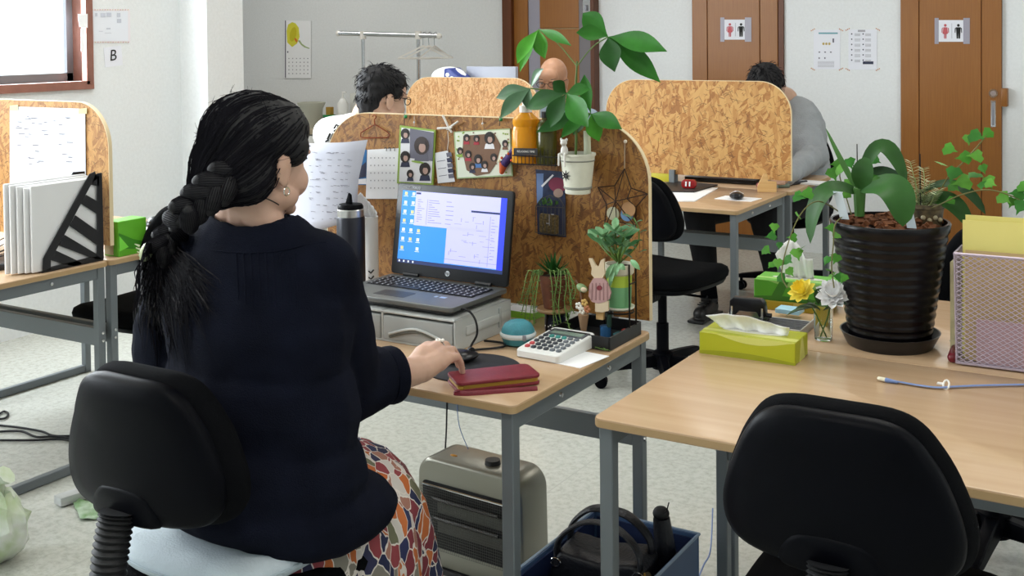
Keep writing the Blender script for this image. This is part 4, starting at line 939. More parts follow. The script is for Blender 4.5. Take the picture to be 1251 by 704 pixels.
for nm, P, W_ in (('front', lambda u, v_: V((-bw/2+u, -bd_/2-.004*v_/bh*1.6, v_)), bw), ('back', lambda u, v_: V((-bw/2+u, bd_/2+.004*v_/bh, v_)), bw), ('left', lambda u, v_: V((-bw/2-.004*v_/bh, -bd_/2+u, v_)), bd_), ('right', lambda u, v_: V((bw/2+.004*v_/bh, -bd_/2+u, v_)), bd_)):
    # the wires lean: two sets of straight diagonals make diamond openings
    o = part('mesh_panel', lattice(MB(), lambda u, v_, P=P: P(u, v_/1.55), W_, bh*1.55, .017, .0010), M_mesh, bk_, smooth=None); o['kind'] = 'stuff'
part('mesh_floor', MB().box((0, 0, .002), (bw, bd_, .0015)), M_mesh, bk_)
bo = WM[bk_]
M_yf = mat('yellow_folder', '#e6da82', .45, trans=.0, sss=.0); M_pf = mat('pink_folder', '#c7a6aa', .5); M_tan = mat('tan_folder', '#c2a878', .55)
for k, (m_, y_, h_, x0, lab) in enumerate(((M_pf, -.03, .10, -.115, 'short pink folder at the front of the mesh basket'), (M_tan, -.018, .255, -.14, 'tan folder inside the mesh basket'), (M_yf, -.004, .322, -.148, 'translucent yellow folder sticking out of the mesh basket, nearest the viewer'), (M_yf, .012, .332, -.144, 'yellow folder behind the front one in the mesh basket'), (M_yf, .026, .315, -.14, 'rearmost yellow folder in the mesh basket'))):
    f = thing('folder', lab, 'folder', bo @ V((0, y_, .004)), math.radians(1.5), 'folders in the mesh basket')
    w__ = .285 if k else .11
    part('cover', MB().box((x0+w__/2, -.002, h_/2), (w__, .0016, h_)), m_, f, smooth=None); part('cover', MB().box((x0+w__/2, .003, h_/2-.002), (w__, .0016, h_-.004)), m_, f, smooth=None)
    part('papers', MB().box((x0+w__/2, .0005, h_/2-.01), (w__-.008, .003, h_-.02)), M_paper if k else M_pf, f, smooth=None)
# note cards and things leaning left of the basket
q = at(1164, 440)
single('red_stapler', MB().chain([(at(1164, 437, DH+.012), .012), (at(1168, 424, DH+.014), .011)]), mat('dark_red_plastic', '#6e1a26', .35), 'dark red rounded thing peeking from behind the mesh basket', 'stapler')
single('green_slip', MB().prism([(0, 0), (.05, .01), (.05, .04), (0, .03)], .0015, at(1160, 417, DH+.03), (1, 0, 0), (0, 1, 0), (0, 0, 1)), mat('dark_green_plastic', '#1e6b4a', .4), 'dark green plastic slip left of the mesh basket', 'slip', smooth=None)
nb = aty(1165, 400, 2.86)
single('note_stack', MB().box((nb.x+.01, 2.87, DH+.11), (.03, .05, .22)), mat('notebook_edges', '#cfc9a0', .7, var=(30, .2), stretch=(1, 30, 1)), 'notebooks with yellow tabs standing behind the mesh basket\'s left end', 'notebooks', smooth=None)

# glass vase with two flowers ---------------------------------------------
vb = at(1006, 415)
vs_ = thing('glass_vase', 'small clear glass with a yellow and a white-pink flower', 'vase', vb)
M_cg = mat('clear_glass', '#f4fbfa', .03, trans=1, ior=1.3)
part('glass', MB().lathe([(.0001, 0), (.02, 0), (.022, .003), (.024, .09), (.0225, .09), (.0205, .006), (.0001, .005)], 28), M_cg, vs_)
M_stem = mat('stem_green', '#3f6b2c', .6)
def flower(label, top, m, m2, n, R_, up, centre, stem0):
    f = thing('flower', label, 'flower', stem0, 0, 'flowers in the glass')
    part('stem', MB().tube([stem0, (stem0+top)/2 + V((.004, 0, 0)), top], .0018, 6), M_stem, f, world=True)
    up = V(up).normalized(); s = up.cross(V((0, 1, .2))).normalized(); t_ = up.cross(s)
    for ring in range(3):
        for k in range(n):
            a = 2*PI*(k+.5*ring)/n; d_ = s*math.cos(a) + t_*math.sin(a); op = (1.0, .75, .45)[ring]
            tip = top + d_*R_*op + up*R_*(.35+.3*ring)
            part('petal', MB().leaf(top + up*.001, tip, R_*.5, up*R_*-.1 + d_*R_*.15, .25, up, n=5, peak=.6), m if ring < 2 or m2 is None else m2, f, world=True)
    if centre: part('centre', MB().ell(top + up*R_*.25, R_*.3, n=10, m=7), centre, f, world=True)
    return f
M_yp = mat('petal_yellow', '#fff070', .5); M_wpt = mat('petal_white', '#ffffff', .5); M_pk = mat('petal_pink', '#b56a9a', .5)
flower('yellow flower in the small glass', aty(982, 359, 2.79), M_yp, mat('petal_gold', '#fae048', .5), 9, .038, (-.25, -.6, .7), None, vb + V((.008, 0, .008)))
flower('white flower with pink tips in the small glass', aty(1017, 362, 2.79), M_wpt, M_wpt, 10, .042, (.2, -.7, .6), None, vb + V((-.008, .002, .008)))
f2 = [o for o in bpy.data.objects if o.get('label') == 'white flower with pink tips in the small glass'][0]
for a in range(5):
    p = aty(1012+a*5, 353-(a % 2)*4, 2.82); part('pink_petal', MB().leaf(p + V((0, 0, -.02)), p + V((.004*(a-2), 0, .012)), .014, (0, -.004, 0), .2, (0, -1, .2), n=5), M_pk, f2, world=True)
M_lf = mat('leaf_dark', '#2f4f2a', .5, var=(30, .25))
for k, (x0, y0, x1, y1) in enumerate(((998, 376, 960, 386), (1000, 378, 972, 377), (1006, 380, 1035, 372), (1000, 372, 1003, 352), (1002, 380, 985, 372))):
    part('leaf', MB().leaf(aty(x0, y0, 2.79), aty(x1, y1, 2.77), .026, (0, 0, .008), .2), M_lf, f2, world=True)

# ================================================================ far desk
zf = DH
M_mat = mat('dark_desk_mat', '#2a2626', .5)
c = [at(*q) for q in ((799, 247), (849, 246.5), (877, 230.5), (820, 225))]
single('paper_stack', MB().prism([(p.x, p.y) for p in c], .004, (0, 0, zf), (1, 0, 0), (0, 1, 0), (0, 0, 1)), M_paper, 'white papers lying on the far desk under the dark folder', 'papers', smooth=None)
c = [at(*q) for q in ((795, 235.5), (848, 236.5), (877, 228), (820, 223))]
single('dark_folder', MB().prism([(p.x, p.y) for p in c], .006, (0, 0, zf+.0045), (1, 0, 0), (0, 1, 0), (0, 0, 1)), M_mat, 'dark brown folder on the far desk beneath the tape dispenser', 'folder', smooth=None)
tp_ = at(842, 230, zf+.0105)
t = thing('tape_dispenser', 'red tape dispenser on the dark folder, far desk', 'tape dispenser', tp_, .2)
M_rd = mat('red_gloss', '#8e1b1e', .25)
part('body', MB().prism(rrect(.072, .042, .016, 4, (0, .021)), .034, (0, -.017, 0)), M_rd, t, bevel=.004)
for x in (-.014, .004): part('white_mark', MB().prism([(-.003, .012), (.004, .01), (.006, .034), (-.002, .034)], .001, (x, -.0182, 0)), M_paper, t, smooth=None)
t = thing('computer_mouse', 'black computer mouse with white trim on the far desk', 'mouse', at(900, 243, zf+.0018), math.radians(20))
blob('shell', MB().ell((0, 0, .014), (.034, .056, .014)).ell((0, -.01, .018), (.031, .04, .016)), M_punch, t, .0025, 3, world=False)
part('white_seam', MB().tube(spline([(-.030, .03, .020), (-.012, .046, .026), (0, .010, .034), (.012, .046, .026), (.030, .03, .020)], 5), .0018, 6), M_paper, t)
single('mouse_sheet', MB().prism([(-.09, -.05), (.09, -.06), (.1, .06), (-.08, .07)], .0014, at(900, 243, zf), (1, 0, 0), (0, 1, 0), (0, 0, 1)), M_paper, 'small white sheet under the far black mouse', 'paper', smooth=None)
t = thing('wood_block', 'pale stepped wooden block on the far desk corner', 'wood block', at(937, 234.5, zf), .3)
M_pine = woodgrain('pale_pine', '#c99c5e', '#d9b57e', 'X', 1, .6)
part('block', MB().prism([(-.045, 0), (.045, 0), (.045, .05), (.004, .052), (.0, .085), (-.016, .088), (-.045, .03)], .03, (0, -.015, 0)), M_pine, t, bevel=.002, seg=1)
single('eraser_stick', MB().tube([at(925, 226, zf+.012), at(933, 226.5, zf+.012)], .011, 8), mat('rose_plastic', '#a3525e', .4), 'rose coloured eraser left of the wooden block', 'eraser')
for nm, lab, a, bb, r, c_ in (('marker_pen', 'grey-green marker pen right of the wooden block', (950, 227.5), (964, 227), .010, '#7f9486'), ('marker_pen', 'black pen by the grey-green marker', (966, 225), (985, 222), .008, '#23242a')):
    single(nm, MB().tube([at(*a, zf+r), at(*bb, zf+r)], r, 8), mat('pen_'+c_[1:], c_, .4), lab, 'pen', group='pens on the far desk')
t = thing('closed_laptop', 'thin black closed laptop under the far partition', 'laptop', at(885, 221, zf+.003), 0)
part('base', MB().prism(rrect(.38, .2, .01), .012, (0, 0.02, 0), (1, 0, 0), (0, 1, 0), (0, 0, 1)), M_bez, t, bevel=.002); part('lid', MB().prism(rrect(.38, .2, .01), .008, (0, 0.02, .013), (1, 0, 0), (0, 1, 0), (0, 0, 1)), M_bez, t, bevel=.002)
single('yellow_pad', MB().box((0, 0, .02), (.12, .07, .04)).xf(Matrix.Translation(at(812, 221, zf+.011) )), mat('yellow_green_pad', '#b8b02c', .5), 'yellow-green pad under the far partition\'s left part', 'pad', bevel=.002)
single('open_notebook', MB().box((0, 0, .004), (.16, .12, .008)).xf(Matrix.Translation(at(985, 224.5, zf) + V((.0, .02, 0)))), M_paper, 'white papers beneath the grey sleeve on the far desk', 'papers', smooth=None)
# on the desk in front of the bald person: grey monitor back, wrapped package
q = aty(601, 90, 5.62)
t = thing('computer_monitor', 'grey flat monitor top showing over the partition before the bald person', 'monitor', (q.x, 5.62, DH), 0)
part('panel', MB().box((0, 0, .41), (.34, .03, .35)), mat('monitor_grey', '#a9aebd', .4), t, bevel=.006); part('stand', MB().box((0, .02, .1), (.06, .04, .2)), M_steelgrey, t); part('foot', MB().lathe([(.0001, 0), (.1, 0), (.1, .01), (.0001, .012)], 20, (0, .02, 0)), M_steelgrey, t)
q = aty(552, 90, 5.55)
t = thing('wrapped_package', 'white package with blue printed wrapping on the far partition\'s desk', 'package', (q.x, 5.55, DH), 0)
part('stack', MB().box((0, 0, .23), (.24, .16, .46)), mat('storage_box_grey', '#c8c8c4', .6), t, bevel=.004)
part('white_wrap', MB().ell((-.02, 0, .52), (.12, .07, .065)), M_paper, t)
part('blue_wrap', MB().prism([(-.01, 0), (.13, -.01), (.12, .04), (.03, .105), (-.005, .1)], .12, (0.0, -.075, .475)), mat('wrap_blue', '#2c3f8f', .4), t, bevel=.008)
for x, z in ((.02, .54), (.05, .52), (.085, .5)): part('print_spot', MB().prism(oval(.014, .012, 10), .001, (x, -.0765, z)), M_paper, t)

# ================================================================ floor under the middle desk
M_heat = mat('heater_champagne', '#8c8a7e', .3, .55); M_hd = mat('heater_dark', '#1a1a1b', .5)
t = thing('electric_heater', 'champagne grey electric heater under the middle desk', 'heater', (-1.685, 2.60, 0), math.radians(-4))
hw, hdp, hz = .178, .066, .312
o_ = [(-hw, .012), (hw, .012)]
for k in range(9): a = PI/2*k/8; o_.append((hw-.055+.055*math.cos(a)-.004, hz-.055+.055*math.sin(a)))
for k in range(9): a = PI/2+PI/2*k/8; o_.append((-hw+.055+.055*math.cos(a)+.004, hz-.055+.055*math.sin(a)))
hb = part('housing', MB().prism(o_, hdp*2, (0, -hdp, 0)), M_heat, t, bevel=.012, seg=3, smooth=50)
part('front_opening', MB().prism(rrect(.29, .185, .012, 4, (-.008, .155)), .004, (0, -hdp-.002, 0)), M_hd, t)
part('lower_panel', MB().prism(rrect(.29, .05, .006, 4, (-.008, .045)), .006, (0, -hdp-.003, 0)), M_heat, t, bevel=.002)
for z in (.205, .152):
    part('halogen_tube', MB().tube([(-.11, -hdp-.008, z), (.11, -hdp-.008, z)], .006, 10), mat('quartz_tube', '#3a3836', .2), t)
    part('reflector', MB().prism([(-.1, -.018), (.12, -.018), (.12, .012), (-.1, .012)], .001, (0, -hdp-.004, z-.02)), mat('reflector_steel', '#5c5c58', .3, .8), t)
gm = MB()
for k in range(40): x = -.15+k*.0072; gm.tube([(x, -hdp-.013, .068), (x, -hdp-.013, .242)], .0006, 4, caps=False)
for k in range(24): z = .068+k*.0075; gm.tube([(-.15, -hdp-.013, z), (.134, -hdp-.013, z)], .0006, 4, caps=False)
o = part('grille', gm, mat('grille_wire', '#4a4a46', .4, .7), t, smooth=None); o['kind'] = 'stuff'
part('guard_bar', MB().tube([(-.148, -hdp-.011, .24), (.13, -hdp-.011, .24)], .003, 6), M_chrome, t)
part('dial', MB().lathe([(.0001, 0), (.022, 0), (.02, .012), (.0001, .013)], 20, (.045, -.01, hz)), M_hd, t); part('indicator', MB().ell((-.08, -.02, hz), (.012, .006, .003)), mat('amber_light', '#c98a2a', .4), t)
part('base_foot', MB().box((0, 0, .008), (.33, .15, .016)), M_hd, t, bevel=.003)
for nm, x, m_, lab in (('power_cord', 546, M_rub, 'black power cord hanging above the heater'), ('thin_wire', 558, M_lan, 'thin blue-grey wire hanging above the heater')):
    single(nm, MB().tube(spline([aty(x, 487, 2.66), aty(x-.5 if nm == 'power_cord' else x+3, 520, 2.66), aty(x-2 if nm == 'power_cord' else x+14, 549, 2.64)], 5), .0026 if nm == 'power_cord' else .0013, 6), m_, lab, 'cable')
# blue storage box with a black handbag in it
bx0, bx1, by0, by1 = -1.335, -1.048, 2.16, 2.585
t = thing('storage_box', 'blue open storage box on the floor between the desks', 'storage box', ((bx0+bx1)/2, (by0+by1)/2, .036))
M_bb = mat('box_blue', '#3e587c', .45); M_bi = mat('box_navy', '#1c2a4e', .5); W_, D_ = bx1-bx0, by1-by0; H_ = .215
part('floor_panel', MB().box((0, 0, .006), (W_-.02, D_-.02, .008)), M_bi, t)
for nm, c_, s_ in (('side', (-W_/2+.004, 0, H_/2), (.006, D_, H_)), ('side', (W_/2-.004, 0, H_/2), (.006, D_, H_)), ('end', (0, -D_/2+.004, H_/2), (W_, .006, H_)), ('end', (0, D_/2-.004, H_/2), (W_, .006, H_))):
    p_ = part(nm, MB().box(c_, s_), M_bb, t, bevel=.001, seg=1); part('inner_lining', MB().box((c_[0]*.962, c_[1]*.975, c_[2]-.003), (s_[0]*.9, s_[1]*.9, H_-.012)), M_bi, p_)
part('rim', MB().tube([(-W_/2, -D_/2, H_), (W_/2, -D_/2, H_), (W_/2, D_/2, H_), (-W_/2, D_/2, H_), (-W_/2, -D_/2, H_)], .004, 6), mat('rim_pale_blue', '#8ea2b8', .4), t)
hb_ = thing('handbag', 'black leather handbag with arched handles in the blue box', 'handbag', (-1.20, 2.38, .048), math.radians(8)); hb_.scale = (1, 1, .82)
M_bag = mat('bag_black', '#16181f', .45, bump=(120, .25))
bo_ = [(-.115, 0), (.115, 0), (.122, .1), (.112, .24), (.09, .262), (0, .25), (-.09, .264), (-.112, .24), (-.122, .1)]
blob('body', MB().prism(bo_, .13, (0, -.065, 0)).ell((0, -.04, .1), (.11, .05, .08)), M_bag, hb_, .006, 4, world=False)
for y_, h_ in ((-.05, .35), (.045, .36)): part('handle', MB().tube(spline([(-.1, y_, .22), (-.098, y_*.9, .29), (-.05, y_*.7, h_-.01), (0, y_*.6, h_), (.05, y_*.7, h_-.012), (.095, y_*.9, .29), (.1, y_, .22)], 6), .017, 10, flat=.38), M_bag, hb_)
for x in (-.1, .1): part('ring', MB().tube([(x+.012*math.cos(a), -.066, .235+.012*math.sin(a)) for a in [2*PI*k/12 for k in range(13)]], .002, 6), M_chrome, hb_)
part('pocket_flap', MB().prism(rrect(.15, .1, .02), .012, (0, -.098, .11)), M_bag, hb_, bevel=.004)
t = thing('folding_umbrella', 'rolled black folding umbrella tip beside the handbag', 'umbrella', (-1.085, 2.5, .05))
part('roll', MB().tube([(0, 0, 0), (-.01, -.005, .16), (-.02, -.01, .265)], [.026, .028, .02], 12), M_bag, t); part('cap', MB().ell((-.021, -.01, .275), (.02, .02, .017)), M_rub, t); part('strap', MB().tube([(-.02, -.02, .27), (0.0, -.025, .29), (.004, -.02, .31)], .0016, 5), M_rub, t)
t = thing('glasses_pouch', 'brown patterned pouch in the blue box beside the handbag', 'pouch', (-1.075, 2.33, .17), .5)
blob('pouch', MB().ell((0, 0, .04), (.028, .085, .036)), mat('brown_tapestry', '#54482c', .7, var=(90, .6)), t, .005, 2, world=False); part('zip', MB().tube(spline([(0, -.08, .05), (0, 0, .077), (0, .08, .05)], 6), .0022, 6), M_gold, t)
single('thin_cable', MB().tube(spline([at(871, 664, .02) + V((0, 0, .1)), at(868, 672, .05), at(860, 690, .02), at(854, 704, .006), at(846, 720, .006)], 6), .0022, 6), M_lan, 'thin blue cord hanging beside the near right desk\'s leg', 'cable')

# ================================================================ left desks
t = thing('magazine_file', 'black magazine file with slanted slots on the left desk corner', 'magazine file', at(90, 324), 0)
c = at(127, 318.5); q0 = at(56, 329)
LX = XL1 - .022
fy0, fy1 = 2.405, 2.645; fh = .245
M_mf = mat('file_black', '#17171b', .4)
# side plate towards the viewer: triangular with four slots, built as bars
def bar(nm, poly, x, th, par): return part(nm, MB().prism(poly, th, (x, 0, 0), (0, 1, 0), (0, 0, 1), (1, 0, 0)), M_mf, par, world=True, bevel=.0012, seg=1)
def FP(px, py): p = atx(px, py, LX); return (p.y, p.z)
edge = [FP(52, 331.5), FP(53, 318), FP(110, 212), FP(117, 209.5), FP(124, 211), FP(126.5, 318)]
for nm, poly in (('front_edge', [(52, 331), (52.5, 316), (109, 212.5), (116, 209.5), (119, 218), (112, 224), (62, 318), (62, 330)]), ('back_edge', [(118, 212), (124.5, 211), (126.8, 316), (118.5, 318)]), ('bottom_edge', [(52, 332), (62, 326), (119, 312), (127, 318.5)])):
    bar(nm, [FP(*q) for q in poly], LX-.002, .004, t)
for poly in ([(62, 318), (68, 306), (101, 329-7.5), (92, 327)], [(72, 300), (79, 287), (119, 311), (119, 318)], [(85, 276), (92, 263), (119, 282), (119, 300)], [(99, 249), (105, 238), (119, 246), (119, 262)], [(111, 226), (116, 212), (121, 214), (121, 228)]):
    bar('slat', [FP(*q) for q in poly], LX-.002, .004, t)
part('back_plate', MB().box((LX-.045, fy1+.004, DH+.125), (.09, .004, .25)), M_mf, t, world=True); part('bottom_plate', MB().box((LX-.045, (fy0+fy1)/2, DH+.002), (.09, fy1-fy0, .004)), M_mf, t, world=True); part('side_plate', MB().prism([FP(*q) for q in ((53, 331), (53, 318), (110, 212), (124, 211), (126.5, 318))], .003, (LX-.09, 0, 0), (0, 1, 0), (0, 0, 1), (1, 0, 0)), M_mf, t, world=True)
M_fold = mat('white_card', '#e8e9ea', .7)
for k, (dx, y0, z1, lab) in enumerate(((.008, 2.375, .99, 'white paper folder in the magazine file, nearest the aisle'), (.022, 2.36, .985, 'second white paper folder in the magazine file'), (.037, 2.345, .99, 'third white paper folder in the magazine file'), (.052, 2.33, .995, 'fourth white paper folder in the magazine file'), (.068, 2.32, 1.0, 'innermost white paper folder in the magazine file'))):
    p_ = MB().box((LX-dx-.004, (y0+fy1)/2-.005, (DH+.0045+z1)/2), (.0085, fy1-y0-.01, z1-DH-.0045))
    single('paper_folder', p_, M_fold, lab, 'folder', group='folders in the magazine file', bevel=.002, seg=1)
# sheet pinned on the left partition
YL = 2.69-.009
def PL(px, py, off=0): return aty(px, py, YL-off)
t = thing('notice_sheet', 'white handwritten sheet taped to the left partition', 'notice', PL(60, 190))
card('sheet', [PL(*q, .002) for q in ((12, 130), (104, 133), (105, 236), (12, 237))], mat('sheet_bluish', '#cfd4dc', .75), t)
rn = random.Random(4)
for k in range(34):
    x = 18+rn.random()*70; y = 138+rn.random()*62; card('handwriting', [PL(x, y, .0035), PL(x+2+rn.random()*7, y+.3, .0035), PL(x+2+rn.random()*6, y+1.1, .0035), PL(x, y+.9, .0035)], M_faint if k % 5 else M_gprint, t, .0003)
for x, y in ((17, 132), (101, 136)): card('tape', [PL(x-5, y-3, .004), PL(x+5, y-4, .004), PL(x+5, y+3, .004), PL(x-5, y+3, .004)], mat('yellowed_tape', '#d9cf96', .4), t, .0003)
# green box on the desk beyond
gq = at(149, 312)
t = thing('tissue_box', 'upright bright green box on the left desk beyond the magazine file', 'tissue box', (XL1-.055, 2.775, DH), 0)
part('carton', MB().box((0, 0, .0625), (.075, .125, .125)), mat('box_bright_green', '#63b32c', .45), t, bevel=.002, seg=1)
part('side_card', MB().box((-.012, -.0633, .055), (.045, .001, .1)), mat('kraft_card', '#b9a883', .7), t)
part('swoosh', MB().prism([(-.062, .03), (.062, .01), (.062, .035), (0, .055), (-.062, .085)], .0006, (.0378, 0, 0), (0, 1, 0), (0, 0, 1), (1, 0, 0)), mat('green_shade', '#3f8a22', .45), t, smooth=None)
part('swoosh', MB().prism([(-.06, .02), (-.02, .03), (-.06, .075)], .0006, (.0383, 0, 0), (0, 1, 0), (0, 0, 1), (1, 0, 0)), mat('green_glow', '#7fe04a', .45), t, smooth=None)
single('paper_pile', MB().box((-3.48, 3.16, DH+.012), (.36, .26, .024)), M_paper, 'white paper pile on the left desk behind the green box', 'papers', bevel=.002, seg=1)
t = thing('computer_mouse', 'black computer mouse on the left desk\'s paper pile', 'mouse', V((-3.52, 3.10, DH+.025)), .6)
blob('shell', MB().ell((0, 0, .018), (.036, .062, .018)).ell((0, -.01, .026), (.03, .045, .022)), M_punch, t, .003, 3, world=False)
part('silver_badge', MB().ell((.02, -.02, .042), (.008, .01, .005)), M_chrome, t); part('wire', MB().tube(spline([(0, .06, .01), (-.05, .0, .012), (-.12, -.12, .004), (-.05, -.2, .003), (.02, -.16, .003)], 6), .002, 6), M_rub, t)
single('keyboard', MB().box((-3.36, 3.20, DH+.03) if False else (-3.33, 2.99, DH+.008), (.1, .16, .016)), M_bez, 'black keyboard end beside the green box on the left desk', 'keyboard', bevel=.003)
t = thing('cable_bundle', 'tangle of thin black cables and a dark device on the near left desk', 'cables', at(15, 320))
part('device', MB().box(at(2, 322, DH+.012) + V((-.05, -.02, 0)), (.22, .16, .022)), M_bez, t, world=True, bevel=.004)
for k in range(4):
    rn = random.Random(20+k); pts = [at(-10+k*2, 300+k*5, DH+.03), at(8+k*3, 290+k*6, DH+.035), at(16-k, 298+k*4, DH+.014), at(5, 306+k*4, DH+.006), at(-14, 312+k*3, DH+.005)]
    part('cable', MB().tube(spline(pts, 6), .0022, 6), M_rub, t, world=True)
# floor at the left: cables, aluminium bar, green wrapper, plastic bag
for k, (lab, pts) in enumerate((('upper thin cable looping on the floor at the left', ((-10, 519), (20, 522), (50, 527), (70, 533), (120, 531))), ('middle thin cable on the floor at the left', ((-10, 528), (25, 527), (45, 534), (75, 534), (130, 545))), ('lowest thin cable on the floor at the left, curling at its end', ((-10, 538), (40, 538), (80, 537), (98, 548), (92, 556), (88, 560), (95, 562))), ('short grey cable curl at the floor\'s left edge', ((-8, 512), (4, 503), (10, 506), (6, 511), (-8, 513))))):
    single('floor_cable', MB().tube(spline([at(x, y, .006) for x, y in pts], 6), .0045, 6), M_rub, lab, 'cable', group='cables on the floor at the left')
a_, b2 = at(70, 614, .015), at(150, 588, .015)
single('metal_bar', MB().box((0, 0, 0), ((b2-a_).length, .045, .028), Matrix.Rotation(math.atan2((b2-a_).y, (b2-a_).x), 3, 'Z')).xf(Matrix.Translation((a_+b2)/2 + V((0, 0, .004)))), mat('bar_white', '#c5c8c8', .35, .3), 'pale metal bar lying on the floor behind the woman\'s chair', 'bar', bevel=.003)
cr = MB(); rn = random.Random(8); rows = []
for i in range(8):
    rows.append([at(88+j*9+i*1.5, 614+i*3.2-j*.6, .004) + V((0, 0, .012*rn.random())) for j in range(8)])
cr.loft(rows, False, False); single('green_wrapper', cr, mat('wrapper_green', '#5f8a4c', .3, var=(25, .4), col2='#b8c8b4'), 'crumpled green plastic wrapper on the floor by the metal bar', 'wrapper', smooth=20, solid=.001)
pb = at(8, 690, 0); mb = MB(); rn = random.Random(2)
mb.ell((0, 0, .1), (.085, .085, .1), n=18, m=12); mb.v = [V((p.x*(1+.25*rn.uniform(-1, 1)), p.y*(1+.25*rn.uniform(-1, 1)), max(0, p.z*(1+.1*rn.uniform(-1, 1))))) for p in mb.v]
mb.tube([(0, 0, .18), (.01, 0, .23), (.03, .01, .25)], [.03, .015, .03], 8); mb.xf(Matrix.Translation(pb + V((-.035, .0, 0))))
single('plastic_bag', mb, mat('bag_green_white', '#b9cf9a', .25, var=(14, .3), col2='#e4e8e4'), 'thin green-white plastic bag on the floor at the left edge', 'plastic bag', smooth=70)

# ================================================================ on the walls
YW = YB
def PW(px, py, off=.002): return aty(px, py, YB-off)
M_signw = mat('sign_white', '#e4e6ee', .6); M_tape = mat('silver_tape', '#a9a6b4', .35, alpha=.85); M_wred = mat('sign_red', '#c05a62', .6)
def restroom(label, cx, cy, w_, h_, off):
    t = thing('restroom_sign', label, 'sign', PW(cx, cy, off), 0, 'restroom signs')
    R_ = lambda x0, y0, x1, y1, m, o, n: card(n, [PW(cx+x0, cy+y0, off+o), PW(cx+x1, cy+y0, off+o), PW(cx+x1, cy+y1, off+o), PW(cx+x0, cy+y1, off+o)], m, t, .0008)
    R_(-w_/2, -h_/2, w_/2, h_/2, M_signw, .001, 'sheet')
    for s in (-1, 1): R_(s*w_/2-3*(s > 0)-2*(s < 0)*0-(2 if s < 0 else 0)*2, -h_/2-2.6, s*w_/2+(5 if s > 0 else 1), h_/2+2.6, M_tape, .002, 'tape')
    R_(-.35, -h_/2+4, .35, h_/2-4, mat('sign_rule', '#b9b9c4', .6), .002, 'divider')
    for s, m in ((-1, M_wred), (1, M_black)):
        x = s*w_*.235; f = h_/24
        P = lambda pts: card('pictogram', [PW(cx+x+u*f, cy+v_*f, off+.003) for u, v_ in pts], m, t, .0005)
        P(ov(0, -6.2, 1.5, 1.6, 10))
        if s > 0: P([(-2.6, -4), (2.6, -4), (2.2, 1.5), (1.9, 8.5), (.3, 8.5), (.1, 3), (-.1, 3), (-.3, 8.5), (-1.9, 8.5), (-2.2, 1.5)])
        else: P([(-2, -4), (2, -4), (3, 3), (1.4, 3.4), (1.3, 8.5), (.3, 8.5), (.2, 3.6), (-.2, 3.6), (-.3, 8.5), (-1.3, 8.5), (-1.4, 3.4), (-3, 3)])
        for q in (-1, 1): P([(q*2.4, -4), (q*3.9, -2.8), (q*4.1, 2), (q*3.3, 2), (q*3, -2)])
restroom('restroom sign on the door behind the person in grey', 898.5, 36.2, 29, 24.5, .031)
restroom('restroom sign on the right-hand door with the metal handle', 1162.8, 37.8, 34, 26.5, .031)
M_corner = mat('corner_stickers', '#d6b06a', .6, var=(90, .6), col2='#c06a5a')
def notice(label, x0, y0, x1, y1, kind):
    t = thing('wall_notice', label, 'notice', PW((x0+x1)/2, (y0+y1)/2), 0, 'notices between the restroom doors')
    card('sheet', [PW(x0, y0), PW(x1, y0), PW(x1, y1), PW(x0, y1)], M_signw, t)
    for x, y in ((x0, y0), (x1, y0), (x1, y1), (x0, y1)):
        for k in (-1, 0, 1): card('corner_sticker', [PW(q[0], q[1], .004) for q in ov(x+k*1.9+(-1 if x == x0 else 1), y+(1 if (k*(1 if x == x0 else -1)) < 0 else -1 if k else 0)*(1 if y == y0 else -1), .8, .8, 6)], M_corner, t, .0004)
    def r(a, b_, c, d, m): card('print', [PW(a, b_, .0035), PW(c, b_, .0035), PW(c, d, .0035), PW(a, d, .0035)], m, t, .0004)
    if kind == 0:
        r(x0+6, y0+3.2, x1-3, y0+5, mat('print_teal', '#6aa0aa', .6))
        for k in range(3): card('print', [PW(*q, .0035) for q in ov(1006+k*3.6, 53.5, 1.5, 1.6, 8)], mat('print_ochre', '#b9a25a', .6), t, .0004)
        r(1017, 47, 1019, 52, M_gprint)
        for a in range(3): r(1000+a*7, 63, 1002+a*7, 64.4, M_gprint)
        for a in range(2): r(1000+a*7, 70, 1001.5+a*7, 72, M_gprint)
        for k in range(6): r(999, 75+k*1.3, 1019, 75.4+k*1.3, MATS['print_pale_grey'])
    else:
        r(1048, 36.5, 1057, 39, MATS['print_pale_grey'])
        for k in range(6):
            for a in range(2):
                card('print', [PW(*q, .0035) for q in ov(1040.5+a*14, 41.5+k*6.4, .9, .9, 8)], M_navy_p, t, .0004)
                for l in range(3): r(1044+a*13, 41+k*6.4+l*1.2, 1051+a*13, 41.5+k*6.4+l*1.2, MATS['print_pale_grey'])
        r(1054, 75, 1067, 78.5, M_navy_p)
notice('left notice with a teal heading between the two restroom doors', 994, 36.5, 1026.5, 84.5, 0)
notice('right notice with bulleted list between the two restroom doors', 1036.5, 36, 1071.5, 85, 1)
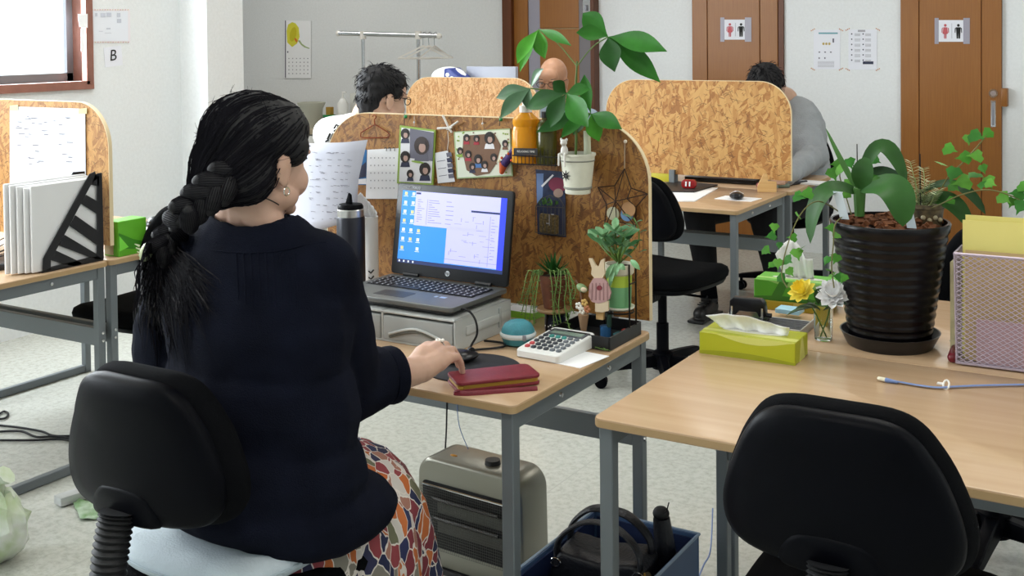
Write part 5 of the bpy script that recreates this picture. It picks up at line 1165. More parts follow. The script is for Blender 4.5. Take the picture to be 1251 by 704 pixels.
# lily calendar
t = thing('wall_calendar', 'wall calendar with a yellow calla lily on the back wall', 'calendar', PW(364, 60, .01))
card('sheet', [PW(x, y, .008) for x, y in ((347.5, 25), (380, 25.5), (380, 95.5), (347.5, 95.5))], M_paper, t, .006)
def lp(pts, m, o, n='print'): return card(n, [PW(x, y, .0115+o) for x, y in pts], m, t, .0005)
lp([(350, 38), (352, 30), (357, 27), (361, 28.5), (365, 34), (366, 45), (363, 53), (357, 57.5), (351, 52)], mat('lily_yellow', '#dcd640', .6), .0, 'lily'); lp(ov(358, 42, 4, 9, 12, .2), mat('lily_deep', '#cabf22', .6), .0008, 'lily')
lp(ov(361.5, 49, 1.4, 3, 8, -.5), mat('lily_orange', '#d8742a', .6), .0016, 'lily_spadix'); lp([(364, 50), (368, 55), (372, 58), (378, 59.8), (378, 58.6), (373, 56.5), (369, 53.5), (366, 49)], mat('lily_stem', '#9db07a', .6), .0008, 'lily_stem')
lp([(348, 25), (349.3, 25), (349.3, 95), (348, 95)], M_gprint, .0008, 'spine')
for r_ in range(5):
    for k in range(6): lp(ov(353+k*4.6, 71.5+r_*4.6, .6, .7, 5), M_gprint, .0008, 'date')
lp(ov(351.5, 63.5, .9, 1.2, 6), M_gprint, .0008, 'date')
# left wall sheets
def PX(px, py, off=.002): return atx(px, py, XL+off)
t = thing('map_sheet', 'pale hand-drawn sheet with a pinkish border beside the window', 'notice', PX(135, 32))
card('sheet', [PX(*q) for q in ((111, 11), (159, 11), (159.5, 52), (112, 53))], mat('sheet_white_warm', '#e6e2e6', .7), t)
card('inner', [PX(*q, .0035) for q in ((114, 13.5), (156, 13.5), (156.5, 50), (115, 50.5))], mat('sheet_white_cool', '#e2e6ee', .7), t, .0004)
for k in range(30):
    x, y = (112+k*3.1, 12) if k < 15 else (112.5+(k-15)*3.1, 51.6); card('border_motif', [PX(*q, .0045) for q in ov(x+1, y, .9, .7, 6)], mat('motif_pink', '#d3a8a4', .6) if k % 2 else mat('motif_sand', '#d9c8a4', .6), t, .0004)
for x, y, w_, h_ in ((116, 16, 3, 4), (123, 16, 6, 5), (130, 15.5, 6, 5), (143, 16, 4, 5), (143, 23, 5, 5), (121, 38, 5, .6), (130, 34, 5, 2), (128, 40, 8, .6)):
    card('drawing', [PX(x, y, .0045), PX(x+w_, y, .0045), PX(x+w_, y+h_, .0045), PX(x, y+h_, .0045)], mat('sheet_pencil', '#c2c6d2', .7), t, .0004)
t = thing('letter_sheet', 'small white sheet with the capital letter B on the left wall', 'notice', PX(138, 68))
card('sheet', [PX(*q) for q in ((126.5, 58.5), (148, 55.5), (150, 79.5), (128.5, 82.5))], M_signw, t)
a, bb, c_ = PX(133, 68.8, .0045), PX(144, 67.4, .0045), PX(139.3, 58, .0045)
text('lettering', 'B', .085, (a+bb)/2, (bb-a), (0, .08, 1), M_black, t)
for nm, pts in (('upper tape label on the window casing', ((95, 17), (107, 17), (107, 34), (97, 33))), ('lower tape strip on the window casing', ((99, 34), (102.5, 34), (102.5, 63), (99, 63)))):
    single('tape_label', MB().add([atx(x, y, XL+.0215) if x > 98 or True else 0 for x, y in pts], [(0, 1, 2, 3)]), M_paper, 'white '+nm, 'label', solid=.001, smooth=None)

# ================================================================ coat rack and counter at the back left
YR = 6.9
def PR(px, py, dy=0): return aty(px, py, YR+dy)
t = thing('coat_rack', 'chrome coat rack standing against the back wall', 'coat rack', (PR(478, 60).x, YR, 0))
part('top_bar', MB().tube([PR(413, 40.5), PR(537, 44)], .018, 12), M_chrome, t, world=True)
for x in (413.5, 536.5): part('end_cap', MB().ell(PR(x, 40.6 if x < 500 else 44), .022, n=10, m=8), M_wp, t, world=True)
for x in (443.5, 511):
    p = PR(x, 43); part('post', MB().tube([p, V((p.x, p.y, .05))], .014, 10), M_chrome, t, world=True); part('joint', MB().lathe([(.0001, -.03), (.024, -.03), (.024, .03), (.0001, .03)], 12, p), M_wp, t, world=True)
    part('foot', MB().tube([V((p.x, p.y-.22, .03)), V((p.x, p.y, .05)), V((p.x, p.y+.22, .03))], .014, 8), M_chrome, t, world=True)
for k in range(3):
    h_ = thing('coat_hanger', ('white plastic coat hanger nearest the rack\'s left post', 'middle white coat hanger on the chrome rack', 'white coat hanger at the rack\'s right end')[k], 'hanger', PR(516+k*8, 50), 0, 'hangers on the coat rack')
    x = 517+k*7; part('hook', MB().tube(spline([PR(x+2, 46), PR(x+3, 40.5), PR(x, 40), PR(x-.5, 46), PR(x, 56)], 4), .004, 6), M_chrome, h_, world=True)
    pz_ = PR(x, 56); ang = .5+k*.5
    d_ = V((math.cos(ang), math.sin(ang), 0))*.19
    part('bar', MB().tube([pz_, pz_ + d_ + V((0, 0, -.09)), pz_ - d_ + V((0, 0, -.09)), pz_], .007, 6), M_wp, h_, world=True)
# counter along the back wall with a bin and a pump bottle
cx0, cx1 = PW(300, 160).x, PW(470, 160).x
t = thing('back_counter', 'low beige counter along the back wall behind the man in white', 'counter', ((cx0+cx1)/2, 7.15, 0))
part('top', MB().box(((cx0+cx1)/2, 7.15, .72), (cx1-cx0, .6, .04)), mat('counter_beige', '#b3a58c', .5), t, world=True, bevel=.003)
for k in range(4): w_ = (cx1-cx0)/4; part('cabinet_door', MB().box((cx0+w_*(k+.5), 6.86, .35), (w_-.01, .02, .68)), M_fit, t, world=True, bevel=.002)
part('carcass', MB().box(((cx0+cx1)/2, 7.17, .35), (cx1-cx0-.02, .55, .7)), M_fit, t, world=True)
q = aty(381, 172, 7.0); zq = .74
t = thing('waste_bin', 'beige tapered bin on the back counter beside the woman\'s head', 'bin', (q.x, 7.0, zq))
hb1 = aty(382, 125, 7.0).z - zq
part('bin', MB().lathe([(.0001, 0), (.08, 0), (.082, .01), (.092, hb1-.05), (.112, hb1-.01), (.112, hb1), (.09, hb1), (.075, .02), (.0001, .02)], 28), mat('bin_beige', '#c3c3b4', .5), t)
q = aty(419, 140, 7.0)
t = thing('pump_bottle', 'white pump bottle on the counter behind the man in white', 'bottle', (q.x, 7.0, zq))
part('bottle', MB().lathe([(.0001, 0), (.042, 0), (.042, .2), (.02, .235), (.014, .24), (.014, .25), (.0001, .25)], 20), M_fit, t); part('pump', MB().tube([(0, 0, .25), (0, 0, .29), (.04, -.01, .29)], .007, 8), M_fit, t)
q = aty(434, 145, 7.05)
single('white_box', MB().box((q.x, 7.1, zq+.14), (.1, .1, .28)), mat('box_offwhite', '#d9d9d2', .6), 'off-white box next to the pump bottle on the back counter', 'box', bevel=.004)
q = aty(394, 160, 6.85)
t = thing('utensil_holder', 'dark holder of green and brown things on the back counter', 'holder', (q.x, 6.85 + .08, zq))
part('holder', MB().lathe([(.0001, 0), (.05, 0), (.05, .1), (.0001, .1)], 16), M_bez, t); part('green_lid', MB().lathe([(.0001, .1), (.05, .1), (.05, .115), (.0001, .115)], 16), M_pin, t); part('brown_box', MB().box((0, .01, .145), (.045, .04, .06)), M_gold, t)
# ================================================================ people
from mathutils import noise as NZ
M_skin = mat('skin', '#c6a08b', .55, var=(25, .06), sss=.08); M_skin2 = mat('skin_light', '#cda68f', .5, var=(25, .06), sss=.08)
M_hair = mat('black_hair', '#09080c', .65, var=(90, .4), stretch=(1, 1, .2)); M_strand = mat('hair_strand', '#0e0d13', .75, spec=.12); M_hairb = mat('hair_brownish', '#1d1718', .6, spec=.2)
M_sw = mat('navy_knit', '#10131f', .95, var=(14, .25), bump=(420, .35), spec=.1)
M_lash = mat('dark_lash', '#1a1512', .6); M_lip = mat('lip', '#a8645a', .5)
def Mx(origin, yaw, pitch=0, roll=0):
    return Matrix.Translation(V(origin)) @ Matrix.Rotation(-yaw, 4, 'Z') @ Matrix.Rotation(-pitch, 4, 'X') @ Matrix.Rotation(roll, 4, 'Y')
def head_shapes(M, s=1.0, neck=None, nr=.054):
    """face towards +Y; origin at the middle of the skull"""
    m = MB(); R3 = M.to_3x3()
    E_ = lambda c, r: m.ell(M @ (V(c)*s), [q*s for q in r], R3, 20, 14)
    E_((0, -.012, .02), (.073, .093, .088)); E_((0, .038, -.03), (.063, .058, .078)); E_((0, .05, -.082), (.042, .042, .032)); E_((0, .062, .03), (.058, .032, .045))
    for q in (-1, 1):
        E_((q*.035, .058, -.045), (.03, .034, .034)); E_((q*.045, .02, -.075), (.026, .045, .028))
        E_((q*.076, -.004, -.022), (.007, .019, .032)); E_((q*.080, -.010, -.014), (.006, .015, .02)); E_((q*.077, .0, -.046), (.006, .01, .012))
        E_((q*.03, .086, .012), (.02, .012, .008))
    E_((0, .096, -.022), (.010, .014, .024)); E_((0, .105, -.038), (.013, .013, .010))
    for q in (-1, 1): E_((q*.011, .098, -.041), (.007, .009, .007))
    E_((0, .092, -.066), (.022, .010, .0065)); E_((0, .089, -.077), (.019, .010, .007)); E_((0, .088, -.1), (.018, .014, .014))
    if neck is not None:
        m.cap(M @ (V((0, -.02, -.045))*s), nr*s, V(neck), nr*1.1); m.cap(M @ (V((0, -.03, -.02))*s), nr*s, V(neck) + V((0, -.0, -.01)), nr*1.05)
    return m
def face_parts(M, par, s=1.0, glasses=None, brow=M_lash, open_=.3):
    R3 = M.to_3x3()
    for q in (-1, 1):
        part('eye', MB().ell(M @ (V((q*.031, .083, -.002))*s), [.012*s, .007*s, .0075*s*open_*2], R3, 12, 8), mat('eye_white', '#d8d0c8', .3), par, world=True)
        part('iris', MB().ell(M @ (V((q*.031, .0885, -.003))*s), [.0055*s, .0025*s, .006*s*open_*2], R3, 10, 6), M_lash, par, world=True)
        part('eyelid', MB().tube([M @ (V((q*.031+u*.014, .0885-abs(u)*.006, .003-u*u*.004))*s) for u in (-1, -.5, 0, .5, 1)], .0018*s, 5), M_lash, par, world=True)
        part('eyebrow', MB().tube([M @ (V((q*(.032+u*.018), .093-abs(u)*.008, .022+.002*u))*s) for u in (-1, -.4, .3, 1)], [.002*s, .0032*s, .003*s, .0012*s], 6, flat=.7), brow, par, world=True)
    part('lips', MB().ell(M @ (V((0, .0995, -.071))*s), [.02*s, .005*s, .004*s], R3, 12, 6), M_lip, par, world=True)
    if glasses:
        g = None
        for q in (-1, 1):
            ring = [M @ (V((q*.034+.023*math.cos(a), .103, -.004+.016*math.sin(a)))*s) for a in [2*PI*k/18 for k in range(19)]]
            g = part('glasses_rim', MB().tube(ring, .0017*s, 6), glasses, par, world=True)
            part('glasses_temple', MB().tube([M @ (V((q*.057, .102, 0))*s), M @ (V((q*.074, .08, .002))*s), M @ (V((q*.083, .0, 0))*s), M @ (V((q*.082, -.02, -.012))*s)], .0018*s, 6), glasses, par, world=True)
        part('glasses_bridge', MB().tube([M @ (V((-.011, .104, -.001))*s), M @ (V((0, .108, .002))*s), M @ (V((.011, .104, -.001))*s)], .0015*s, 6), glasses, par, world=True)
def wrinkle(sc1, a1, sc2=0, a2=0):
    return lambda p: a1*NZ.noise(V((p.x*sc1, p.y*sc1, p.z*sc1*.35))) + (a2*NZ.noise(p*sc2) if a2 else 0)

# ---------------------------------------------------------------- the woman at the laptop
wo = thing('person', 'woman in a navy jumper with a long black braid, working at the laptop', 'person', (-1.555, 1.62, 0))
HW = Mx(atd(316, 189, 2.185), math.radians(5), math.radians(8))
NB = atd(309, 268, 2.19)
rv = V((math.cos(math.radians(6)), -math.sin(math.radians(6)), 0)); fv = V((math.sin(math.radians(6)), math.cos(math.radians(6)), 0))
SR = atd(392, 326, 2.14); SL = NB - rv*.19 + V((0, 0, -.095)); ER = atd(422, 470, 2.30); WR = at(511, 451, .766)
tip = at(584, 437, .718); u_ = (tip - WR); u_.z = 0; u_.normalize(); s_v = V((u_.y, -u_.x, 0))
EL = SL + V((-.085, .05, -.23)); WL_ = V((-1.80, 2.10, .742)); Pv = V((-1.555, 1.62, .6))
sk = head_shapes(HW, 1.0, NB + V((0, .01, -.02)), .05)
sk.cap(NB + rv*.08 + V((0, 0, -.075)), .035, NB - rv*.08 + V((0, 0, -.075)), .035).ell(NB + V((0, 0, -.055)), (.112, .06, .05)).cap(NB + rv*.02 + V((0, -.01, .03)), .045, NB + rv*.08 + V((0, 0, -.052)), .024).cap(NB - rv*.02 + V((0, -.01, .03)), .045, NB - rv*.09 + V((0, 0, -.05)), .028)
sk.chain([(SR, .05), (ER, .043), ((ER+WR)/2, .040), (WR - u_*.02, .030), (WR, .029)]).chain([(SL, .05), (EL, .043), (WL_, .03)])
sk.ell(NB.lerp(Pv, .35), (.14, .09, .17)).ell(NB.lerp(Pv, .75), (.13, .09, .17)).ell(Pv, (.16, .12, .1))
for q, kx in ((-1, -1.66), (1, -1.53)):
    kn = V((kx, 1.93, .52)); sk.chain([(Pv + V((q*.08, 0, -.01)), .075), (kn, .055), (V((kx+.01, 1.95, .28)), .05), (V((kx+.01, 1.94, .1)), .036)]); sk.cap((kx+.01, 1.92, .04), .035, (kx+.02, 2.08, .03), .028)
# hand: palm, four fingers curled over the mouse, thumb on the near side
upz = V((0, 0, 1)); pc1 = WR + u_*.045 + V((0, 0, .002))
def HP(f, s, z): return WR + u_*f + s_v*s + upz*z
sk.cap(HP(0, -.008, 0), .026, HP(.05, -.014, .014), .025).cap(HP(0, .010, -.002), .026, HP(.05, .018, .006), .023).cap(HP(.05, -.020, .016), .020, HP(.092, -.028, .020), .0145).cap(HP(.05, -.002, .016), .021, HP(.096, -.008, .021), .0145).cap(HP(.05, .016, .010), .020, HP(.09, .012, .014), .0135).cap(HP(.045, .026, .003), .018, HP(.08, .030, .006), .0125)
fing = [(-.030, .096, .019, .100, .0104), (-.009, .100, .019, .106, .0106), (.012, .093, .013, .100, .0102), (.031, .083, .005, .082, .0092)]
nails = []
for s, f0, z0, L_, r_ in fing:
    pts = [HP(f0-.006, s, z0), HP(f0+L_*.36, s*1.05, z0-.004), HP(f0+L_*.56, s*1.08, z0-.024), HP(f0+L_*.64, s*1.08, z0-.046)]
    sk.chain([(pts[0], r_*1.15), (pts[1], r_), (pts[2], r_*.92), (pts[3], r_*.8)], 10); nails.append((pts[2].lerp(pts[3], .8), r_))
sk.chain([(HP(.02, -.028, -.008), .017), (HP(.05, -.046, -.016), .0125), (HP(.078, -.046, -.024), .0105), (HP(.095, -.04, -.028), .009)], 10)
body_w = blob('body', sk, M_skin, wo, .0038, 4)
ri = HP(.105, -.008, .0205)
for k in range(9): a = 2*PI*k/9; part('ring_stone', MB().ell(HP(.112+.006*math.cos(a)*(k > 0), -.009+.0075*math.sin(a)*(k > 0), .0325), .0034, n=8, m=6), mat('pearl_stone', '#efe9e0', .15), body_w, world=True)
part('ring_band', MB().tube([HP(.112, -.009+.0116*math.cos(a), .018+.0116*math.sin(a)) for a in [2*PI*k/14 for k in range(15)]], .0014, 6), M_chrome, body_w, world=True)
for q, r_ in nails: part('nail', MB().ell(q + upz*r_*.62 + u_*.003, (r_*.55, r_*.8, r_*.25), None, 10, 6), mat('nail', '#dcae9c', .25), body_w, world=True)
face_parts(HW, body_w, 1.0)
# earring and necklace
er = HW @ V((.083, .002, -.060)); part('earring', MB().tube([er + V((.0, .0075*math.sin(a), .0075*math.cos(a)-.004)) for a in [2*PI*k/14 for k in range(15)]], .0013, 6), M_chrome, body_w, world=True)
bv_b = BVHTree.FromObject(body_w, bpy.context.evaluated_depsgraph_get()); ivb = WM[wo].inverted(); nk = []
for x, y in ((262, 247), (275, 242), (292, 239), (310, 239), (326, 243), (340, 250), (349, 258)):
    d = ray(x, y).normalized(); h, n_, i_, ds = bv_b.ray_cast(ivb @ EYE, d)
    if h is not None and ds < 2.6: nk.append(EYE + d*(ds-.0008))
if len(nk) > 3: part('necklace', MB().tube(spline(nk, 4), .0011, 6), M_lash, body_w, world=True)
# jumper
sw = MB()
sw.cap(SR + rv*.0, .070, SL, .070).ell(NB + V((0, .005, -.125)), (.19, .11, .10)).ell(NB + V((0, .005, -.036)), (.138, .088, .07)).cap(SR, .068, NB + rv*.06 + V((0, 0, -.06)), .06).cap(SL, .068, NB - rv*.06 + V((0, 0, -.06)), .06)
sw.ell(NB.lerp(Pv, .38) + V((0, 0, 0)), (.215, .138, .2)).ell(NB.lerp(Pv, .68), (.222, .148, .19)).ell(Pv + V((.005, -.01, .05)), (.232, .17, .12)).ell(Pv + V((.016, -.0, -.012)), (.228, .178, .072)).ell(Pv + V((.09, .04, -.04)), (.16, .18, .07))
sw.chain([(SR + V((0, 0, -.005)), .074), (SR.lerp(ER, .5), .078), (ER + V((0, 0, -.006)), .076), (ER.lerp(WR, .36), .066), (ER.lerp(WR, .42), .060)]).chain([(SL, .07), (SL.lerp(EL, .5), .07), (EL, .064), (EL.lerp(WL_, .6), .05)])
sw.ell(SL.lerp(EL, .75) + V((.0, -.03, -.02)), (.09, .085, .15)).ell(SL + V((-.01, -.02, -.04)), (.08, .08, .1))
jm = blob('jumper', sw, M_sw, wo, .0075, 6, disp=wrinkle(9, .006, 26, .002))
me = jm.data
# boat neckline: cut the jumper open around the neck
bm = bmesh.new(); bm.from_mesh(me); iv = WM[wo].inverted(); nb = iv @ NB
for v in bm.verts:
    if v.co.z > nb.z - .09:
        q = ((v.co-nb).dot(rv)/.094)**2 + (((v.co-nb).dot(fv)-.004)/.068)**2; t_ = max(0, min(1, (1.05-q)/.5)); v.co.z -= .055*t_*t_*(3-2*t_)
bm.to_mesh(me); bm.free()
cf = ER.lerp(WR, .40); ca_ = (WR-ER).normalized()
part('cuff', MB().lathe([(.0575, -.022), (.0595, -.012), (.059, .0), (.0565, .006), (.046, .004)], 28, cf + ca_*.044, V((0, 0, 1)).rotation_difference(ca_).to_matrix()), M_sw, jm, world=True)
# gathered pleats below the yoke
bvh_j = BVHTree.FromObject(jm, bpy.context.evaluated_depsgraph_get())
def on_jumper(px, py, lift=.003):
    o = iv @ EYE; d = ray(px, py).normalized(); h, n_, i, ds = bvh_j.ray_cast(o, d)
    return None if h is None else (EYE + d*(ds - lift))
def ribbon(pxs, r, m, par, nm, lift=.002):
    p = [q for q in (on_jumper(x, y, lift) for x, y in pxs) if q]
    if len(p) > 2: return part(nm, MB().tube(spline(p, 3), r, 6), m, par, world=True)
ribbon([(232, 300), (260, 306), (300, 309), (340, 307), (375, 299), (398, 296)], .0016, M_sw, jm, 'yoke_seam', .0005)
for k in range(9): x = 288+k*9; ribbon([(x, 310), (x+1, 322), (x+2, 340), (x+3, 366+5*(k % 3))], [.0022]*1 + [.0022]*30 if False else .0018, M_sw, jm, 'gather', .0006)
# skirt with painted patches
skm = bpy.data.materials.new('patch_print_cotton'); skm.use_nodes = True; nt = skm.node_tree; b = nt.nodes['Principled BSDF']; b.inputs['Roughness'].default_value = .8
tc = nt.nodes.new('ShaderNodeTexCoord'); mp = nt.nodes.new('ShaderNodeMapping'); mp.inputs['Scale'].default_value = (38, 38, 24); nt.links.new(tc.outputs['Object'], mp.inputs[0])
nz = nt.nodes.new('ShaderNodeTexNoise'); nz.inputs['Scale'].default_value = .7; nt.links.new(mp.outputs[0], nz.inputs[0]); ad = nt.nodes.new('ShaderNodeMixRGB'); ad.blend_type = 'ADD'; ad.inputs[0].default_value = .9; nt.links.new(mp.outputs[0], ad.inputs[1]); nt.links.new(nz.outputs[1], ad.inputs[2])
v1 = nt.nodes.new('ShaderNodeTexVoronoi'); v1.inputs['Scale'].default_value = 1; nt.links.new(ad.outputs[0], v1.inputs[0])
v2 = nt.nodes.new('ShaderNodeTexVoronoi'); v2.feature = 'DISTANCE_TO_EDGE'; v2.inputs['Scale'].default_value = 1; nt.links.new(ad.outputs[0], v2.inputs[0])
sp = nt.nodes.new('ShaderNodeSeparateColor'); nt.links.new(v1.outputs['Color'], sp.inputs[0])
cr = nt.nodes.new('ShaderNodeValToRGB'); cr.color_ramp.interpolation = 'CONSTANT'; nt.links.new(sp.outputs[0], cr.inputs[0]); e = cr.color_ramp.elements
pal = ['#c9c2bb', '#1f2647', '#b5602a', '#7a2f38', '#7f7a6e', '#1c2244', '#c06a36', '#232a52', '#6b6a52', '#a0705f', '#8c3a40', '#2a2b4a']
e[0].color = lin(pal[0]); e[0].position = 0; e[1].color = lin(pal[-1]); e[1].position = (len(pal)-1)/len(pal)
for k in range(1, len(pal)-1): q = e.new(k/len(pal)); q.color = lin(pal[k])
ls = nt.nodes.new('ShaderNodeMath'); ls.operation = 'LESS_THAN'; ls.inputs[1].default_value = .035; nt.links.new(v2.outputs['Distance'], ls.inputs[0])
mm = nt.nodes.new('ShaderNodeMixRGB'); nt.links.new(ls.outputs[0], mm.inputs[0]); nt.links.new(cr.outputs[0], mm.inputs[1]); mm.inputs[2].default_value = lin('#d8d0c6'); nt.links.new(mm.outputs[0], b.inputs['Base Color'])
rings = []
for z, cx_, cy_, hx_, hy_, rp in ((.10, -1.583, 1.77, .238, .27, .010), (.22, -1.583, 1.77, .236, .265, .010), (.34, -1.583, 1.765, .233, .258, .009), (.44, -1.585, 1.757, .232, .248, .006), (.50, -1.585, 1.75, .226, .24, .004), (.55, -1.59, 1.745, .20, .232, .004), (.59, -1.595, 1.735, .16, .215, .003), (.612, -1.60, 1.725, .12, .18, 0), (.624, -1.60, 1.715, .06, .12, 0)):
    ring = []
    for k in range(96):
        a = 2*PI*k/96; c_, s_ = math.cos(a), math.sin(a); q = (abs(c_)**3 + abs(s_)**3)**(-1/3)
        w_ = 1 + 0*q; rr_ = rp*math.sin(a*17 + z*6) + rp*.6*math.sin(a*9+1)
        ring.append(V((cx_ + (hx_+rr_)*q*c_, cy_ + (hy_+rr_)*q*s_, z)))
    rings.append(ring)
part('skirt', MB().loft(rings), skm, wo, world=True, smooth=70)
# hair: cap, plait, loose tail
hc = MB(); R3 = HW.to_3x3()
for c_, r_ in (((0, -.022, .032), (.088, .101, .088)), ((0, .012, .048), (.083, .084, .068)), ((-.004, -.062, -.02), (.080, .062, .080)), ((-.012, -.078, -.058), (.064, .044, .05)), ((.04, -.052, -.035), (.046, .05, .06)), ((-.06, -.03, -.03), (.035, .07, .07)), ((.066, .030, .018), (.022, .032, .036)), ((-.066, .030, .018), (.022, .032, .045))): hc.ell(HW @ V(c_), r_, R3, 22, 16)
hair = blob('hair', hc, M_hair, wo, .005, 4, disp=lambda p: .0022*NZ.noise(V((p.x*60, p.y*60, p.z*16))))
# strands running from the parting back to the nape
rn = random.Random(12); bvh_h = BVHTree.FromObject(hair, bpy.context.evaluated_depsgraph_get()); ivh = WM[wo].inverted()
G = HW @ V((-.035, -.105, -.085)); st = MB(); HC = HW @ V((0, -.02, .0))
for k in range(520):
    a = rn.uniform(-PI*.98, PI*.98); el = rn.uniform(-.25, 1.25)
    d0 = HW.to_3x3() @ V((math.sin(a)*math.cos(el), math.cos(a)*math.cos(el), math.sin(el)))
    if (V((math.sin(a)*math.cos(el), math.cos(a)*math.cos(el), math.sin(el)))).y > .55 and el < .55: continue
    dG = (G - HC).normalized(); pts = []; lift = rn.uniform(.0, .0022) + (rn.uniform(.002, .007) if rn.random() < .06 else 0)
    for j in range(10):
        t_ = j/9*rn.uniform(.9, 1); d_ = d0.slerp(dG, t_) if d0.angle(dG) < 3.1 else d0
        h, n_, i, ds = bvh_h.ray_cast(ivh @ (HC + d_*.3), -(d_))
        if h is None: break
        pts.append((WM[wo] @ h) + n_*lift*(1 if j else .3))
    if len(pts) > 5: st.tube(pts, [.0011]*(len(pts)-1) + [.0004], 3, caps=False)
o = part('hair_strands', st, M_strand, hair, world=True, smooth=None); o['kind'] = 'stuff'
# plait: overlapping lobes
pl_path = [atd(287, 213, 2.085), atd(268, 226, 2.07), atd(252, 238, 2.06)] + [on_jumper(x, y, .03) or atd(x, y, 2.06) for x, y in ((236, 252), (222, 268), (210, 284), (200, 298), (192, 312))]
pp_ = spline(pl_path, 4); n = len(pp_)
for k in range(1, n-1, 2):
    p = pp_[k]; tg = (pp_[k+1]-pp_[k-1]).normalized(); sd = tg.cross(ray(230, 260)).normalized(); q = 1 if (k//2) % 2 else -1
    ax = (tg*.8 + sd*q*.6).normalized(); R_ = V((0, 0, 1)).rotation_difference(ax).to_matrix(); w_ = .030 - .010*k/n
    pc2 = p + sd*q*w_*.45
    lb = part('plait_lobe', MB().ell(pc2, (w_*.68, w_*.68, w_*1.25), R_, 16, 12), M_hair, hair, world=True)
    sm = MB()
    for j in range(26):
        a = 2*PI*j/26; e1 = R_ @ V((math.cos(a), math.sin(a), 0)); sm.tube([pc2 + ax*w_*1.2*math.sin(b_) + e1*w_*.70*math.cos(b_) for b_ in (-1.3, -.8, -.3, .3, .8, 1.3)], .0011, 3, caps=False)
    o = part('strands', sm, M_strand, lb, world=True, smooth=None); o['kind'] = 'stuff'
# loose tail over the back
tm = MB(); tb2 = MB(); rn = random.Random(9)
for k in range(620):
    a = max(-1.7, min(2.2, rn.gauss(0, 1))); x1 = 208 + a*25 + rn.uniform(-6, 6); y1 = 332 + abs(rn.gauss(0, 1))*44 + 10
    x0 = 193 + a*9; y0 = 306 + rn.uniform(-10, 8); pts = []
    bx1 = rn.uniform(-10, 10)
    for j in range(8):
        t_ = j/7; x = x0 + 4 + (x1-x0)*t_**1.1 + bx1*math.sin(PI*t_) + 2.5*math.sin(t_*9+k); y = y0 + (y1-y0)*t_
        p = on_jumper(x, y, .003 + rn.uniform(0, .016)*(1-t_*.8))
        if p is None: p = atd(x, y, 2.10)
        pts.append(p)
    (tb2 if k % 9 == 0 else tm).tube(pts, [.0011]*6 + [.0006, .0002], 3, caps=False)
o = part('loose_tail', tm, M_strand, hair, world=True, smooth=None); o['kind'] = 'stuff'
o = part('brown_wisps', tb2, M_hairb, hair, world=True, smooth=None); o['kind'] = 'stuff'
fl = MB()
for k in range(90):
    a = rn.uniform(-PI, PI); el = rn.uniform(-.3, 1.3); d_ = HW.to_3x3() @ V((math.sin(a)*math.cos(el), -abs(math.cos(a))*math.cos(el), math.sin(el)))
    h, n_, i, ds = bvh_h.ray_cast(ivh @ (HC + d_*.3), -d_)
    if h is None: continue
    p = WM[wo] @ h; t2 = n_.cross(V((rn.uniform(-1, 1), rn.uniform(-1, 1), rn.uniform(-1, 1)))).normalized(); L_ = rn.uniform(.01, .03)
    fl.tube([p, p + n_*L_*.25 + t2*L_*.5, p + n_*L_*.35 + t2*L_], [.0005, .0004, .0002], 3, caps=False)
o = part('flyaway_hair', fl, M_strand, hair, world=True, smooth=None); o['kind'] = 'stuff'
cpx = on_jumper(179, 308, .05) or atd(180, 308, 2.05)
ck = part('hair_clip', MB().ell(cpx, (.013, .013, .021), Matrix.Rotation(.5, 3, 'Y'), 14, 10), mat('clip_pale_green', '#b9c29a', .35), hair, world=True)
for k in range(5): part('clip_tooth', MB().tube([cpx + V((-.010+.003*k, -.008, .012-.007*k)), cpx + V((-.019+.003*k, -.012, .016-.007*k))], [.0025, .001], 5), MATS['clip_pale_green'], ck, world=True)
# pale cushion on her chair
cu = thing('seat_cushion', 'pale blue-white cushion on the woman\'s chair seat', 'cushion', (-1.59, 1.578, .487))
so_ = smooth_outline([(0, .2), (.11, .195), (.175, .165), (.2, .09), (.203, 0), (.195, -.10), (.155, -.165), (.08, -.19), (0, -.195)], 4)
part('pad', pad(MB(), so_, [(.85, .0), (.97, .008), (1.0, .022), (.97, .038), (.88, .048), (.5, .054)], lambda u, v_, h: V((u, v_+.015, .004 + h + .25*u*u))), mat('cushion_pale', '#c3cfd6', .7, var=(20, .05), bump=(200, .2)), cu, smooth=70)
part('piping', MB().tube([V((u*1.0, v_*1.0+.015, .026 + .25*u*u)) for u, v_ in so_ + so_[:1]], .0025, 6), mat('cushion_seam', '#aab8c0', .7), cu)

# ---------------------------------------------------------------- man in a white T-shirt, back to us
p2 = thing('person', 'man with short black hair and glasses in a white printed T-shirt', 'person', (-3.0, 4.06, 0))
H2 = Mx(atd(467, 117, 4.85), math.radians(22), math.radians(12)); N2 = atd(448, 140, 4.87)
sk = head_shapes(H2, 1.04, N2, .058)
S2R = N2 + V((.19, .0, -.09)); S2L = N2 + V((-.19, .0, -.09)); P2 = V((-3.02, 4.02, .58))
E2R = S2R + V((.05, .14, -.25)); E2L = S2L + V((-.05, .14, -.25)); 
sk.chain([(S2R, .05), (E2R, .042), (E2R + V((-.05, .25, .02)), .03)]).chain([(S2L, .05), (E2L, .042), (E2L + V((.05, .25, .02)), .03)])
for q, a in ((1, E2R + V((-.05, .25, .02))), (-1, E2L + V((.05, .25, .02)))):
    for j in range(5): sk.cap(a + V((0, .02, 0)), .02, a + V(((j-2)*.018, .11 - abs(j-2)*.012, -.012)), .008)
sk.ell(N2.lerp(P2, .4), (.15, .1, .2)).ell(P2, (.15, .11, .1))
